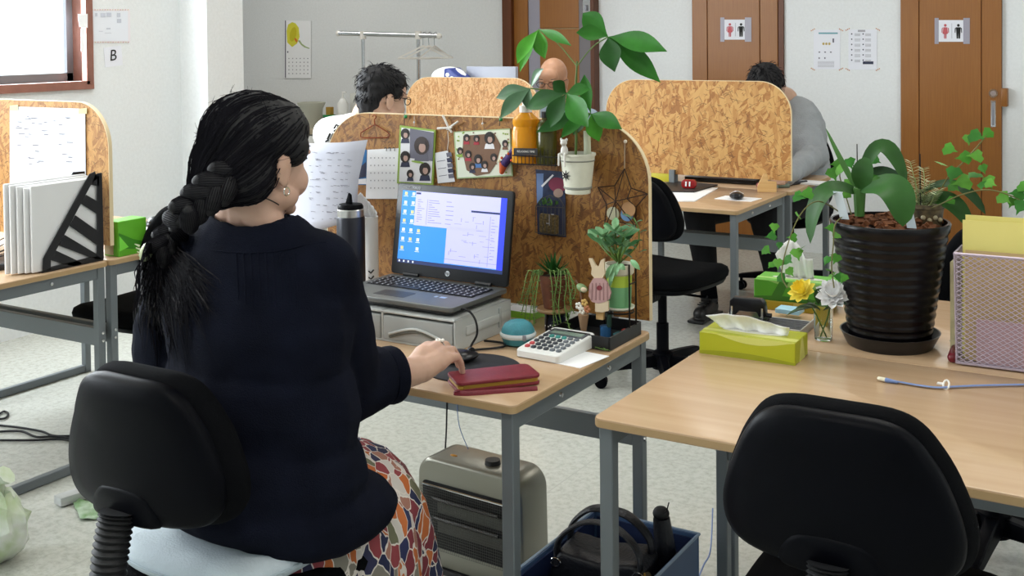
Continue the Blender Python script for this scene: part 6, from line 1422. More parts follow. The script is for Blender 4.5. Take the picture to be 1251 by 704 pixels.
for q in (-1, 1): sk.chain([(P2 + V((q*.09, 0, -.02)), .08), (V((P2.x+q*.11, 4.42, .52)), .06), (V((P2.x+q*.11, 4.45, .1)), .04)]); sk.cap((P2.x+q*.11, 4.44, .04), .035, (P2.x+q*.12, 4.60, .03), .03)
b2_ = blob('body', sk, M_skin2, p2, .006, 3); face_parts(H2, b2_, 1.04, mat('glasses_dark', '#1a1412', .3))
ts = MB(); ts.cap(S2R, .085, S2L, .085).ell(N2 + V((0, -.01, -.075)), (.17, .11, .09)).ell(N2.lerp(P2, .4), (.21, .145, .22)).ell(N2.lerp(P2, .75), (.2, .145, .2)).ell(P2, (.2, .15, .1))
ts.chain([(S2R, .078), (S2R.lerp(E2R, .6), .068)]).chain([(S2L, .078), (S2L.lerp(E2L, .6), .068)])
tsh = blob('t_shirt', ts, mat('tshirt_white', '#e9eaec', .85, bump=(120, .2)), p2, .009, 5, disp=wrinkle(10, .006))
bv2 = BVHTree.FromObject(tsh, bpy.context.evaluated_depsgraph_get()); iv2 = WM[p2].inverted()
def on_ts(x, y):
    d = ray(x, y).normalized(); h, n_, i, ds = bv2.ray_cast(iv2 @ EYE, d); return None if h is None else EYE + d*(ds-.006)
for ln in (((408, 157), (411, 152), (413, 154), (412, 157), (415, 153)), ((408, 160), (412, 158), (414, 161)), ((400, 170), (403, 163)), ((404, 170), (407, 163)), ((407.5, 170), (411, 162)), ((411.5, 170), (414, 164), (416, 163), (415, 167), (413, 169)), ((417, 167), (420, 160), (422, 162)), ((421, 158), (424, 155)), ((398, 173), (401, 171))):
    p = [on_ts(x, y) for x, y in ln]; p = [q for q in p if q]
    if len(p) > 1: part('shirt_lettering', MB().tube(p, .0042, 6), M_black, tsh, world=True)
tr = MB()
for q in (-1, 1): tr.chain([(P2 + V((q*.09, 0, -.02)), .095), (V((P2.x+q*.11, 4.42, .52)), .078), (V((P2.x+q*.11, 4.45, .14)), .055)])
tr.ell(P2 + V((0, 0, -.02)), (.19, .14, .08)); blob('trousers', tr, mat('trousers_dark', '#22242c', .85), p2, .012, 3)
hc = MB(); R3 = H2.to_3x3(); s_ = 1.04
for c_, r_ in (((0, -.02, .04), (.084, .098, .084)), ((0, .02, .06), (.074, .076, .058)), ((0, -.06, -.015), (.07, .048, .07)), ((0, -.062, -.06), (.05, .03, .035)), ((.066, .022, .02), (.02, .028, .03)), ((-.066, .022, .02), (.02, .028, .03))): hc.ell(H2 @ (V(c_)*s_), [q*s_ for q in r_], R3, 20, 14)
h2 = blob('hair', hc, M_hair, p2, .006, 2, disp=lambda p: .006*NZ.noise(p*45))
def tufts(h, M, par, n, L0, seed, rr=.0016, back=True):
    rn = random.Random(seed); bv = BVHTree.FromObject(h, bpy.context.evaluated_depsgraph_get()); w_ = WM[par]; iv_ = w_.inverted(); HC_ = M @ V((0, -.02, 0)); tm = MB()
    for k in range(n):
        a = rn.uniform(-PI, PI); el = rn.uniform(-.4, 1.5); d_ = M.to_3x3() @ V((math.sin(a)*math.cos(el), math.cos(a)*math.cos(el), math.sin(el)))
        x, n_, i, ds = bv.ray_cast(iv_ @ (HC_ + d_*.3), -d_)
        if x is None: continue
        p = w_ @ x; cr_ = M @ V((0, -.05, .1)); t2 = (p - cr_); t2 = (t2 - n_*t2.dot(n_))
        if t2.length < 1e-4: continue
        t2.normalize(); L_ = L0*rn.uniform(.6, 1.3); j = V((rn.uniform(-1, 1), rn.uniform(-1, 1), rn.uniform(-1, 1)))*L_*.25
        tm.tube([p - n_*.001, p + n_*L_*.28 + t2*L_*.5 + j*.5, p + n_*L_*.22 + t2*L_ + j], [rr, rr*.8, rr*.2], 3, caps=False)
    o = part('hair_strands', tm, M_strand, h, world=True, smooth=None); o['kind'] = 'stuff'
tufts(h2, H2, p2, 420, .026, 31)

# ---------------------------------------------------------------- bald man with glasses facing us
p3 = thing('person', 'bald man with glasses facing us behind the partition', 'person', (-3.36, 6.12, 0))
H3 = Mx(atd(675.5, 97, 6.85), math.radians(172), math.radians(12)); N3 = H3 @ V((0, -.07, -.19))
sk = head_shapes(H3, 1.08, N3, .06); R3 = H3.to_3x3(); sk.ell(H3 @ V((0, -.018, .03)), (.082, .098, .096), R3)
P3 = V((N3.x-.02, N3.y+.08, .58)); S3R = N3 + V((-.19, 0, -.08)); S3L = N3 + V((.19, 0, -.08)); E3 = [(S3R, S3R + V((-.06, -.12, -.26)), V((-.04, -.34, -.30))), (S3L, S3L + V((.06, -.12, -.26)), V((.02, -.34, -.3)))]
for s_, e_, w3 in E3:
    sk.chain([(s_, .05), (e_, .043), (s_ + w3, .03)])
    for j in range(5): sk.cap(s_ + w3 + V((0, -.02, 0)), .02, s_ + w3 + V(((j-2)*.018, -.11 + abs(j-2)*.012, -.012)), .008)
sk.ell(N3.lerp(P3, .4), (.15, .1, .2)).ell(P3, (.15, .11, .1))
for q in (-1, 1): sk.chain([(P3 + V((q*.09, 0, -.02)), .08), (V((P3.x+q*.11, P3.y-.4, .52)), .06), (V((P3.x+q*.11, P3.y-.42, .1)), .04)]); sk.cap((P3.x+q*.11, P3.y-.4, .04), .035, (P3.x+q*.11, P3.y-.56, .03), .03)
b3 = blob('body', sk, mat('skin_bald', '#c39476', .4, var=(25, .05), sss=.08), p3, .006, 3); face_parts(H3, b3, 1.08, MATS['glasses_dark'], open_=.25)
ts = MB(); ts.cap(S3R, .08, S3L, .08).ell(N3 + V((0, .01, -.11)), (.15, .1, .08)).ell(N3.lerp(P3, .4), (.21, .14, .22)).ell(N3.lerp(P3, .75), (.2, .14, .2)).ell(P3, (.2, .15, .1))
for s_, e_, w3 in E3: ts.chain([(s_, .075), (e_, .06), (s_+w3*.9, .045)])
blob('shirt', ts, mat('shirt_pale_blue', '#9fb2c4', .85, bump=(120, .2)), p3, .01, 4, disp=wrinkle(10, .006))
tr = MB()
for q in (-1, 1): tr.chain([(P3 + V((q*.09, 0, -.02)), .095), (V((P3.x+q*.11, P3.y-.4, .52)), .078), (V((P3.x+q*.11, P3.y-.42, .14)), .055)])
tr.ell(P3 + V((0, 0, -.02)), (.19, .14, .08)); blob('trousers', tr, MATS['trousers_dark'], p3, .012, 3)

# ---------------------------------------------------------------- person in grey bent over the far desk
p4 = thing('person', 'dark-haired person in a grey sweater bent over the far desk', 'person', (-1.97, 6.2, 0))
H4 = Mx(atd(936, 109, 6.25), math.radians(183), math.radians(48)); N4 = H4 @ V((0, -.07, -.17)) + V((.03, .05, 0))
P4 = V((-1.95, 6.28, .58)); S4R = N4 + V((-.19, .02, -.1)); S4L = aty(978, 143, N4.y + .02)
E4L = aty(996, 190, 6.16); W4L = at(955, 219, .742); E4R = S4R + V((-.08, -.06, -.24)); W4R = V((S4R.x+.02, 5.85, .742))
sk = head_shapes(H4, 1.06, N4, .058).chain([(S4L, .05), (E4L, .043), (W4L, .03)]).chain([(S4R, .05), (E4R, .043), (W4R, .03)])
for a in (W4L, W4R):
    for j in range(5): sk.cap(a + V((0, -.02, 0)), .02, a + V(((j-2)*.018, -.10 + abs(j-2)*.012, -.012)), .008)
sk.ell(N4.lerp(P4, .4), (.15, .1, .2)).ell(P4, (.15, .11, .1))
KN = [V((-2.285, 5.66, .525)), V((-1.93, 5.68, .525))]; FT = [V((-2.205, 5.60, .09)), V((-1.86, 5.72, .09))]
for kn, ft, q in zip(KN, FT, (-1, 1)): sk.chain([(P4 + V((q*.09, 0, -.02)), .08), (kn, .06), (ft, .038)]); sk.cap(ft + V((0, 0, -.045)), .034, ft + V((.02, -.15, -.055)), .028)
b4 = blob('body', sk, M_skin2, p4, .006, 3); face_parts(H4, b4, 1.06)
ts = MB(); ts.cap(S4R, .085, S4L, .085).ell(N4 + V((0, .02, -.1)), (.15, .1, .09)).ell(N4.lerp(P4, .4), (.21, .15, .23)).ell(N4.lerp(P4, .75), (.205, .15, .2)).ell(P4, (.2, .15, .1))
for s_, e_, w3 in ((S4L, E4L, W4L), (S4R, E4R, W4R)): ts.chain([(s_, .088), (s_.lerp(e_, .5), .082), (e_, .072), (e_.lerp(w3, .9), .05)])
blob('sweater', ts, mat('grey_knit', '#9fa4a8', .9, bump=(160, .4), var=(12, .08)), p4, .009, 4, disp=wrinkle(14, .010, 30, .003))
tr = MB()
for kn, ft, q in zip(KN, FT, (-1, 1)): tr.chain([(P4 + V((q*.09, 0, -.02)), .1), (kn, .085), (kn.lerp(ft, .55), .066), (kn.lerp(ft, .68), .062)])
tr.ell(P4 + V((0, 0, -.02)), (.2, .15, .085)); blob('trousers', tr, mat('trousers_black', '#15161a', .9), p4, .012, 3)
for ft, kn, q in zip(FT, KN, (0, 1)):
    part('sock', MB().tube([ft.lerp(kn, .2), ft, ft + V((0, 0, -.03))], [.043, .044, .044], 14), M_fab, p4, world=True)
    sh = blob('shoe', MB().cap(ft + V((0, .01, -.045)), .045, ft + V((.02, -.17, -.05)), .040).ell(ft + V((0, 0, -.01)), (.047, .05, .03)).box(ft + V((.012, -.09, -.08)), (.09, .28, .016)), mat('shoe_black', '#1b1b1c', .4, bump=(60, .2)), p4, .006, 3)
    for j in range(4): part('lace', MB().tube([ft + V((-.022+.01, -.06-.025*j, .002-.004*j)), ft + V((.03, -.065-.025*j, .002-.004*j))], .003, 5), M_rub, sh, world=True)
hc = MB(); R3 = H4.to_3x3(); s_ = 1.08
for c_, r_ in (((0, -.02, .04), (.09, .104, .09)), ((0, .025, .06), (.08, .08, .062)), ((0, -.06, -.015), (.076, .05, .07)), ((.07, .022, .02), (.022, .03, .032)), ((-.07, .022, .02), (.022, .03, .032))): hc.ell(H4 @ (V(c_)*s_), [q*s_ for q in r_], R3, 20, 14)
h4 = blob('hair', hc, M_hair, p4, .006, 2, disp=lambda p: .004*NZ.noise(p*45)); tufts(h4, H4, p4, 380, .028, 33)
# ================================================================ plants
M_pl = mat('leaf_fresh', '#2f6f22', .5, var=(18, .25), spec=.25); M_pl2 = mat('leaf_bright', '#4c9a2c', .5, var=(18, .2), spec=.25); M_pld = mat('leaf_deep', '#22501d', .5, var=(18, .25), spec=.25); M_plg = mat('leaf_grey_sheen', '#486b4a', .35, var=(18, .2), spec=.4)
M_twig = mat('twig_green', '#5d7a34', .6)
def leaf(par, p0, p1, w_, m, bow=(0, 0, 0), fold=.12, nrm=(0, -1, .6), n=8, peak=.5, mid=None, nm='leaf', pw=.8):
    return part(nm, MB().leaf(p0, p1, w_, bow, fold, nrm, n, pw, peak, mid), m, par, world=True, smooth=60)
# money tree in the cream bucket
mt = thing('money_tree', 'money tree with big glossy palmate leaves in the bucket planter', 'plant', pc + V((0, 0, .09)))
Y0 = pc.y
def Q(px, py, dy=0.0): return aty(px, py, Y0 + dy)
part('trunk', MB().tube(spline([Q(703, 195), Q(704, 165), Q(702.5, 130), Q(704, 95), Q(705, 75)], 5), [.0036]*8 + [.0032]*8 + [.0026]*5, 8), mat('trunk_green', '#55702f', .6), mt, world=True)
part('stake', MB().tube([Q(718, 196, .01), Q(717, 160, .012)], .0095, 10), mat('stake_pale', '#c7cbb0', .5), mt, world=True)
clus = [((743, 45), -.02, (704, 82), [((712, 16), 24, M_pl), ((704, 40), 20, M_pl), ((815, 63), 24, M_pl), ((807, 101), 24, M_pl), ((751, 88), 25, M_pld)]),
        ((658, 36), .02, (704, 80), [((632, 78), 20, M_pl2), ((635, 88), 14, M_pl2), ((666, 72), 20, M_pl2), ((698, 56), 12, M_pl), ((663, 66), 14, M_pl2)]),
        ((692, 114), -.09, (703, 130), [((643, 133), 24, M_pld), ((672, 156), 23, M_pld), ((719, 156), 27, M_pl), ((721, 109), 16, M_pl), ((676, 99), 15, M_pld)]),
        ((648, 108), -.03, (702, 128), [((606, 120), 19, M_plg), ((611, 145), 20, M_plg), ((664, 84), 15, M_plg), ((645, 134), 14, M_plg)]),
        ((722, 139), .02, (704, 150), [((760, 158), 20, M_pl), ((732, 173), 20, M_pl2), ((700, 165), 18, M_pl), ((685, 169), 17, M_pl), ((655, 162), 20, M_pld), ((714, 91), 18, M_pl), ((744, 150), 14, M_pld)])]
for (cx_, cy_), dy, st_, lv in clus:
    c0 = Q(cx_, cy_, dy); part('petiole', MB().tube(spline([Q(*st_), (Q(*st_)+c0)/2 + V((0, 0, .012)), c0], 4), .0018, 6), M_twig, mt, world=True)
    for k, ((tx_, ty_), wpx, m) in enumerate(lv):
        a = 2*PI*k/len(lv); tip = Q(tx_, ty_, dy - .03 + .035*math.sin(a*1.7+cx_)); L_ = (tip-c0).length
        leaf(mt, c0, tip, wpx*2.95/1400*1.08, m, V((0, -.008, .06*L_)), .16, (.15*math.sin(k*2.1), -1, .5), 12, .56, pw=1.15)
# brown pot with trailing strings, on its little stand -------------------------
YS = 2.60
def S(px, py, dy=0.0): return aty(px, py, YS + dy)
b0 = S(677, 405); b0.z = DH; pz0 = S(677, 376).z
ps_ = thing('plant_stand', 'small round plant stand under the brown trailing pot', 'plant stand', b0)
part('plate', MB().lathe([(.0001, 0), (.044, 0), (.046, .004), (.044, .008), (.0001, .008)], 24, (0, 0, pz0-DH-.008)), woodgrain('stand_wood', '#8a6a48', '#a5835c', 'X', 1, .5), ps_)
for k in range(3): a = 2*PI*k/3+.5; part('leg', MB().tube([(.034*math.cos(a), .034*math.sin(a), pz0-DH-.008), (.04*math.cos(a), .04*math.sin(a), 0)], .003, 6), M_wire, ps_)
mug = thing('navy_mug', 'dark navy patterned cup under the plant stand', 'cup', b0 + V((.006, -.004, 0)))
part('cup', MB().lathe([(.0001, 0), (.026, 0), (.028, .003), (.028, pz0-DH-.014), (.026, pz0-DH-.014), (.024, .006), (.0001, .006)], 24), mat('navy_glaze', '#1a2138', .3), mug)
for k in range(7): a = -2.2+k*.22; part('dot', MB().ell((.0283*math.cos(a), .0283*math.sin(a), .012+.004*(k % 2)), .0022, n=6, m=5), M_paper, mug)
bp_ = thing('terracotta_pot', 'brown terracotta pot with trailing strings and a spiky rosette', 'plant pot', (b0.x, b0.y, pz0))
hp = S(677, 335).z - pz0
part('pot', MB().lathe([(.0001, 0), (.026, 0), (.036, hp-.018), (.039, hp-.018), (.04, hp), (.035, hp), (.033, hp-.01), (.0001, hp-.01)], 28), mat('terracotta_brown', '#6b3f2a', .8, var=(30, .2)), bp_)
part('soil', MB().lathe([(.0001, hp-.012), (.034, hp-.012), (.034, hp-.006), (.0001, hp-.004)], 16), M_soil, bp_)
ro = thing('rosette_succulent', 'dark green spiky rosette in the brown pot', 'plant', (b0.x, b0.y, pz0+hp-.005)); rn = random.Random(3)
for k in range(20):
    a = k*2.4; el = .35 + .95*k/20; L_ = .05 + .012*rn.random(); d_ = V((math.cos(a)*math.cos(el), math.sin(a)*math.cos(el), math.sin(el)))
    leaf(ro, V((b0.x, b0.y, pz0+hp-.004)), V((b0.x-.004, b0.y, pz0+hp)) + d_*L_, .011, M_pld, V((0, 0, -.006)), .3, (-d_.x, -d_.y, 1), 5, .35)
tr_ = thing('trailing_succulent', 'stringy trailing succulent hanging over the brown pot', 'plant', (b0.x, b0.y, pz0+hp))
M_string = mat('string_green', '#6b8a46', .5); M_sl = mat('string_leaf', '#55783a', .45)
paths = []
rn = random.Random(6)
for k in range(9):
    x0 = 660+rn.random()*36; side = (x0-677)/20; x1 = x0 + side*14 + rn.uniform(-5, 5); y1 = 365 + rn.random()*38
    paths.append([S(x0, 335, -.035), S(x0+side*7, 328+rn.random()*4, -.045), S(x1, 350, -.052), S(x1+rn.uniform(-4, 4), (350+y1)/2, -.054), S(x1+rn.uniform(-6, 6), y1, -.05)])
for x0, mx_, x1, y1 in ((658, 640, 634, 372), (657, 646, 637, 385), (660, 648, 641, 392), (659, 651, 652, 398), (662, 655, 646, 400)): paths.append([S(x0, 336, -.03), S(mx_+6, 331, -.04), S(mx_, 352, -.045), S((mx_+x1)/2, 365, -.045), S(x1, y1, -.045)])
paths.append([S(690, 372, -.05), S(694, 395, -.05), at(703, 413, DH+.012), at(730, 425, DH+.006), at(743, 428, DH+.006)])
lm = MB()
for p in paths:
    sp_ = spline(p, 6); part('string', MB().tube(sp_, .0013, 5), M_string, tr_, world=True)
    for i in range(2, len(sp_), 2):
        for s in (-1, 1): lm.leaf(sp_[i], sp_[i] + V((s*.008, rn.uniform(-.004, .002), rn.uniform(-.004, .006))), .004, n=3)
o = part('string_leaves', lm, M_sl, tr_, world=True); o['kind'] = 'stuff'
# green pot with a leafy succulent ------------------------------------------------
YG = 2.60
def G_(px, py, dy=0.0): return aty(px, py, YG + dy)
gz0 = G_(757, 378).z; g0 = G_(757, 378)
gs = thing('wire_plant_stand', 'tall dark wire stand carrying the green pot', 'plant stand', (g0.x, YG, DH+.034))
part('ring', MB().tube([V((g0.x+.036*math.cos(a), YG+.036*math.sin(a), gz0-.004)) for a in [2*PI*k/20 for k in range(21)]], .0022, 6), M_wire, gs, world=True)
for dx in (-.034, .036):
    for dy in (-.018, .02): part('post', MB().tube([V((g0.x+dx, YG+dy, DH+.034)), V((g0.x+dx, YG+dy, gz0+.0 if dx < 0 else G_(775, 322).z))], .0024, 6), M_wire, gs, world=True)
part('guard_rail', MB().tube([V((g0.x+.036, YG-.018, gz0+.07)), V((g0.x+.036, YG+.02, gz0+.07))], .002, 6), M_wire, gs, world=True)
sa = thing('saucer', 'white saucer under the green pot', 'saucer', (g0.x, YG, gz0))
part('dish', MB().lathe([(.0001, 0), (.028, 0), (.038, .006), (.0385, .010), (.035, .010), (.027, .004), (.0001, .004)], 24), M_enam, sa)
gp = thing('green_pot', 'lime and mint striped pot with cream rim', 'plant pot', (g0.x, YG, gz0+.005)); gh = G_(757, 322).z - gz0 - .005
part('body', MB().lathe([(.0001, 0), (.027, 0), (.029, .004), (.031, gh*.5), (.0001, gh*.5)], 24), mat('mint_paint', '#6fa877', .5), gp); part('stripe', MB().lathe([(.0312, gh*.5), (.0322, gh*.78), (.0001, gh*.78), (.0001, gh*.5)], 24), mat('lime_paint', '#a9c240', .5), gp)
part('rim', MB().lathe([(.0325, gh*.76), (.037, gh*.80), (.038, gh), (.034, gh), (.032, gh*.85), (.0001, gh*.85)], 24), mat('rim_cream', '#cfc9b4', .5), gp); part('soil', MB().lathe([(.0001, gh*.86), (.033, gh*.86), (.033, gh*.93), (.0001, gh*.95)], 16), M_soil, gp)
su = thing('leafy_succulent', 'pale green fleshy-leaved succulent in the green pot', 'plant', (g0.x, YG, gz0+gh)); M_su = mat('succulent_leaf', '#76a474', .4, var=(20, .2)); M_su2 = mat('succulent_leaf_dark', '#4a7d4e', .35, var=(20, .2))
rn = random.Random(14); top = V((g0.x, YG, gz0+gh+.005))
for (bx_, by_) in ((757, 300), (748, 292), (738, 290), (762, 290), (752, 283), (744, 302), (765, 302), (732, 297), (757, 312)):
    c0 = G_(bx_, by_, rn.uniform(-.03, .01)); part('stem', MB().tube(spline([top, (top+c0)/2 + V((0, -.006, .0)), c0], 4), .0026, 6), M_twig, su, world=True)
    for k in range(5):
        a = 2*PI*k/5 + rn.random(); d_ = V((math.cos(a), math.sin(a)*.8-.2, .35+.5*rn.random())).normalized(); leaf(su, c0, c0 + d_*rn.uniform(.036, .05), rn.uniform(.017, .022), M_su if k % 3 else M_su2, d_*.0 + V((0, 0, -.004)), .2, (0, -.5, 1), 6, .62)
part('stem', MB().tube(spline([top, G_(778, 300), G_(780, 280), G_(774, 266)], 5), .002, 6), M_twig, su, world=True)
for k in range(9):
    c0 = G_(773+(k % 4)*2.5, 268+k*6, -.005); s = 1 if k % 2 else -1; leaf(su, c0, c0 + V((s*.026, -.01, .012)), .009, M_plg, (0, 0, .005), .2, (0, -.4, 1), 5)
for (x0, y0, x1, y1) in ((755, 320, 745, 352), (752, 322, 741, 342), (757, 326, 764, 330), (760, 322, 752, 338), (770, 318, 782, 330)): leaf(su, G_(x0, y0, -.035), G_(x1, y1, -.045), .014, M_su, (0, -.012, .012), .2, (0, -1, .4), 6, .6)
# flat rabbit cut-out, bird pick
M_cream = mat('rabbit_cream', '#d3bfa0', .6); M_pinkd = mat('dress_dusty_pink', '#b58f8c', .6)
def R_(px, py, off=0): return aty(px, py, 2.545-off)
rb = thing('rabbit_figure', 'flat wooden rabbit figure in a dusty pink dress', 'figurine', R_(736, 382))
def cut(nm, pts, m, off, th=.006, par=rb): 
    p = [R_(x, y, off) for x, y in pts]; n_ = len(p); return part(nm, MB().add(p + [q + V((0, th, 0)) for q in p], [tuple(range(n_))[::-1], tuple(range(n_, 2*n_))] + [(i, (i+1) % n_, (i+1) % n_+n_, i+n_) for i in range(n_)]), m, par, world=True, smooth=30)
cut('head', [(719, 316), (723, 316), (728, 325), (731, 326), (734, 318), (738, 316), (738, 328), (739, 334), (736, 340), (727, 341), (722, 335), (723, 328)], M_cream, 0)
cut('dress', [(725, 340), (736, 340), (741, 344), (746, 358), (744, 366), (739, 369), (731, 371), (723, 369), (719, 362), (720, 348)], M_pinkd, .002)
for k in range(5): cut('dress_fold', [(723+k*4.5, 346), (724+k*4.5, 346), (723.5+k*4.8, 367), (722+k*4.8, 367)], mat('dress_line', '#94706e', .6), .0028, .002)
cut('feet', [(727, 370), (743, 368), (743, 380), (736, 382), (727, 381)], M_cream, .001); cut('heart', ov(732, 352, 3.2, 3, 10), mat('heart_red', '#7a2c34', .6), .0035, .002)
part('stick', MB().tube([R_(744, 384, -.02) , V((R_(744, 384, -.02).x, R_(744, 384, -.02).y, DH+.034))], .0065, 8), mat('dark_green_stick', '#1e3b30', .5), rb, world=True)
bd = thing('bird_pick', 'small bird and flower pick on a twig beside the rabbit figure', 'figurine', at(713, 404))
part('twig', MB().tube([at(713, 404), R_(712, 380), R_(708, 350), R_(703, 342)], .0022, 6), M_brown_p, bd, world=True); part('bird', MB().ell(R_(711, 352), (.016, .010, .010), Matrix.Rotation(.4, 3, 'Y')), mat('bird_green', '#7f9a6c', .5), bd, world=True); part('wing', MB().ell(R_(713, 354, .008), (.009, .004, .006)), M_cream, bd, world=True)
for x, y, c_ in ((707, 374, '#e2ded2'), (714, 370, '#c9a25a'), (711, 380, '#d8d2c4'), (717, 378, '#b0704a')):
    for k in range(5): a = 2*PI*k/5; part('petal', MB().ell(R_(x, y, .004) + V((.006*math.cos(a), 0, .006*math.sin(a))), (.0045, .002, .0045), n=8, m=6), mat('petal_'+c_[1:], c_, .6), bd, world=True)
part('cone', MB().lathe([(.0001, 0), (.006, 0), (.014, .05), (.0001, .05)], 12, R_(713, 408)), mat('kraft_cone', '#9a7a5c', .8), bd, world=True)
single('wood_cube', MB().box((0, 0, .007), (.014, .014, .014)).xf(Matrix.Translation(aty(733, 388, 2.57) + V((0, 0, -.007)))) if False else MB().box(aty(733.5, 385.5, 2.56), (.02, .012, .02)), M_pine, 'tiny pale wooden square tile below the rabbit', 'tile', bevel=.001, seg=1)
tx0, tx1, ty0, ty1 = -1.40, -1.232, 2.475, 2.655
ty = thing('black_tray', 'black rectangular tray of small items at the desk\'s back corner', 'tray', ((tx0+tx1)/2, (ty0+ty1)/2, DH)); W_, D_ = tx1-tx0, ty1-ty0
part('base', MB().box((0, 0, .002), (W_, D_, .004)), M_bez, ty)
for c_, s_ in (((-W_/2, 0, .017), (.004, D_, .034)), ((W_/2, 0, .017), (.004, D_, .034)), ((0, -D_/2, .017), (W_, .004, .034)), ((0, D_/2, .017), (W_, .004, .034))): part('wall', MB().box(c_, s_), M_bez, ty, bevel=.001, seg=1)
single('bottle_cap', MB().lathe([(.0001, 0), (.014, 0), (.014, .03), (.0001, .03)], 16, at(742, 417, DH+.005) + V((-.02, .03, 0))), mat('cap_blue', '#2c5a86', .4), 'small blue bottle cap in the black tray', 'bottle cap'); single('red_eraser', MB().box(at(765, 410, DH+.012) + V((-.01, .03, 0)), (.03, .016, .014)), mat('eraser_red', '#a33a34', .5), 'small red eraser in the black tray', 'eraser', bevel=.002)  # a loose blue bottle cap and a red eraser lying in the tray
single('clear_box', MB().box(at(752, 416, DH+.012) + V((-.005, .04, .0)), (.03, .03, .018)), mat('teal_plastic', '#2a6a70', .3), 'small teal box in the black tray', 'box', bevel=.002)

# ---------------------------------------------------------------- big black pot on the right desk
bc = at(1087, 421); rim_z = DH + .306
bpz = V((bc.x, bc.y, DH))
sc_ = thing('plant_saucer', 'black saucer under the big ribbed pot', 'saucer', bpz); M_pot = mat('pot_black_gloss', '#0b090c', .27, spec=.3); 
part('dish', MB().lathe([(.0001, 0), (.098, 0), (.102, .004), (.117, .034), (.1185, .036), (.1145, .036), (.1, .008), (.0001, .008)], 48), mat('saucer_black', '#18171a', .35), sc_)
po = thing('big_plant_pot', 'big glossy black ribbed plant pot on the right desk', 'plant pot', bpz + V((0, 0, .009)))
prof = [(.0001, 0), (.094, 0)]; nrib = 13; hpot = .297
for k in range(nrib*6+1):
    t_ = k/(nrib*6); prof.append((.096 + .040*t_ + .0012*math.sin(2*PI*nrib*t_), .004 + t_*(hpot-.03)))
prof += [(.139, hpot-.022), (.142, hpot-.004), (.140, hpot), (.134, hpot), (.131, hpot-.02), (.0001, hpot-.025)]
part('ribbed_pot', MB().lathe(prof, 56), M_pot, po, smooth=60)
bk2 = MB(); rn = random.Random(17)
for k in range(260):
    a = rn.random()*2*PI; r_ = .125*math.sqrt(rn.random()); s = rn.uniform(.006, .014); bk2.box((r_*math.cos(a), r_*math.sin(a), hpot-.02+.02*(1-r_/.13)+rn.uniform(-.004, .014)), (s*1.7, s, s*.7), Matrix.Rotation(rn.random()*3, 3, 'Z') @ Matrix.Rotation(rn.random(), 3, 'X'))
o = part('bark_chips', bk2, mat('bark', '#6a3f22', .9, var=(40, .5)), po, smooth=None); o['kind'] = 'stuff'
YO = bpz.y
def O_(px, py, dy=0.0): return aty(px, py, YO + dy)
orc = thing('orchid', 'orchid with broad arching strap leaves in the big black pot', 'plant', O_(1050, 262)); M_or = mat('orchid_leaf', '#2c5522', .5, var=(10, .25), spec=.25); M_or2 = mat('orchid_leaf_light', '#4a7539', .5, var=(10, .2), spec=.25); M_or3 = mat('orchid_leaf_deep', '#1d3d1b', .5, var=(10, .25), spec=.25)
part('crown', MB().tube([O_(1050, 264, -.02), O_(1050, 230, -.02)], [.012, .016], 10), M_or2, orc, world=True)
B_ = O_(1050, 236, -.02); f1 = lambda px: px/1400*2.72
def strap(base, mid_, tipp, wpx, m, dys=(0, 0, 0), nrm=(0, -.4, 1), fold=.12, peak=.55):
    leaf(orc, O_(*base, dys[0]), O_(*tipp, dys[2]), f1(wpx), m, (0, 0, 0), fold, nrm, 14, peak, O_(*mid_, dys[1]), pw=.55)
strap((1048, 236), (1007, 238), (990, 298), 38, M_or, (-.02, -.07, -.08), (-.6, -.7, .5), .1)
strap((1050, 234), (1090, 231), (1103, 277), 40, M_or, (-.03, -.11, -.13), (.3, -.9, .6), .1)
strap((1050, 232), (1054, 212), (1056, 192), 27, M_or, (-.03, -.05, -.03), (0, -1, .1), .08, .5)
strap((1048, 228), (1077, 179), (1108, 226), 22, M_or, (.0, .02, .0), (.1, -.7, .7), .1)
strap((1056, 212), (1085, 212), (1107, 236), 15, M_or3, (.02, .02, -.01), (0, -1, .5), .1)
strap((1047, 230), (1030, 200), (1009, 157), 7, M_or2, (-.02, -.02, -.01), (0, -1, .2), .1, .35)
strap((1056, 232), (1072, 224), (1078, 216), 16, M_or2, (-.03, -.06, -.06), (0, -1, .4), .15)
strap((1120, 240), (1165, 226), (1204, 262), 17, M_or3, (.04, .06, .05), (0, -.6, 1), .1)
strap((1122, 246), (1160, 246), (1186, 280), 22, M_or, (.05, .05, .04), (0, -1, .6), .1)
strap((1060, 226), (1090, 214), (1105, 222), 12, M_or2, (.03, .04, .03), (0, -1, .6), .1)
for x, y0, y1, dx, lab in ((1023, 234, 268, 5, 'blank pale plant tag leaning at the pot\'s left'), (1108, 250, 279, 2, 'blank pale plant tag among the orchid leaves')):
    p0, p1 = O_(x+dx+4, y1, -.09), O_(x, y0, -.085); s = V((f1(5.5), 0, .0)); single('plant_tag', MB().add([p0 - s, p0 + s, p1 + s, p1 - s], [(0, 1, 2, 3)]), mat('tag_pale', '#c9d4da', .4), lab, 'plant tag', solid=.0015, smooth=None)
for x, y, dy in ((1047, 176, .03), (1124, 188, .04)): single('plant_pick', MB().tube([O_(x+1, 262, dy), O_(x, y, dy)], .0014, 6), M_wire, 'plain thin wire pick standing in the pot, ' + ('left, before the white wall' if x < 1100 else 'right, before the brown door'), 'plant pick')
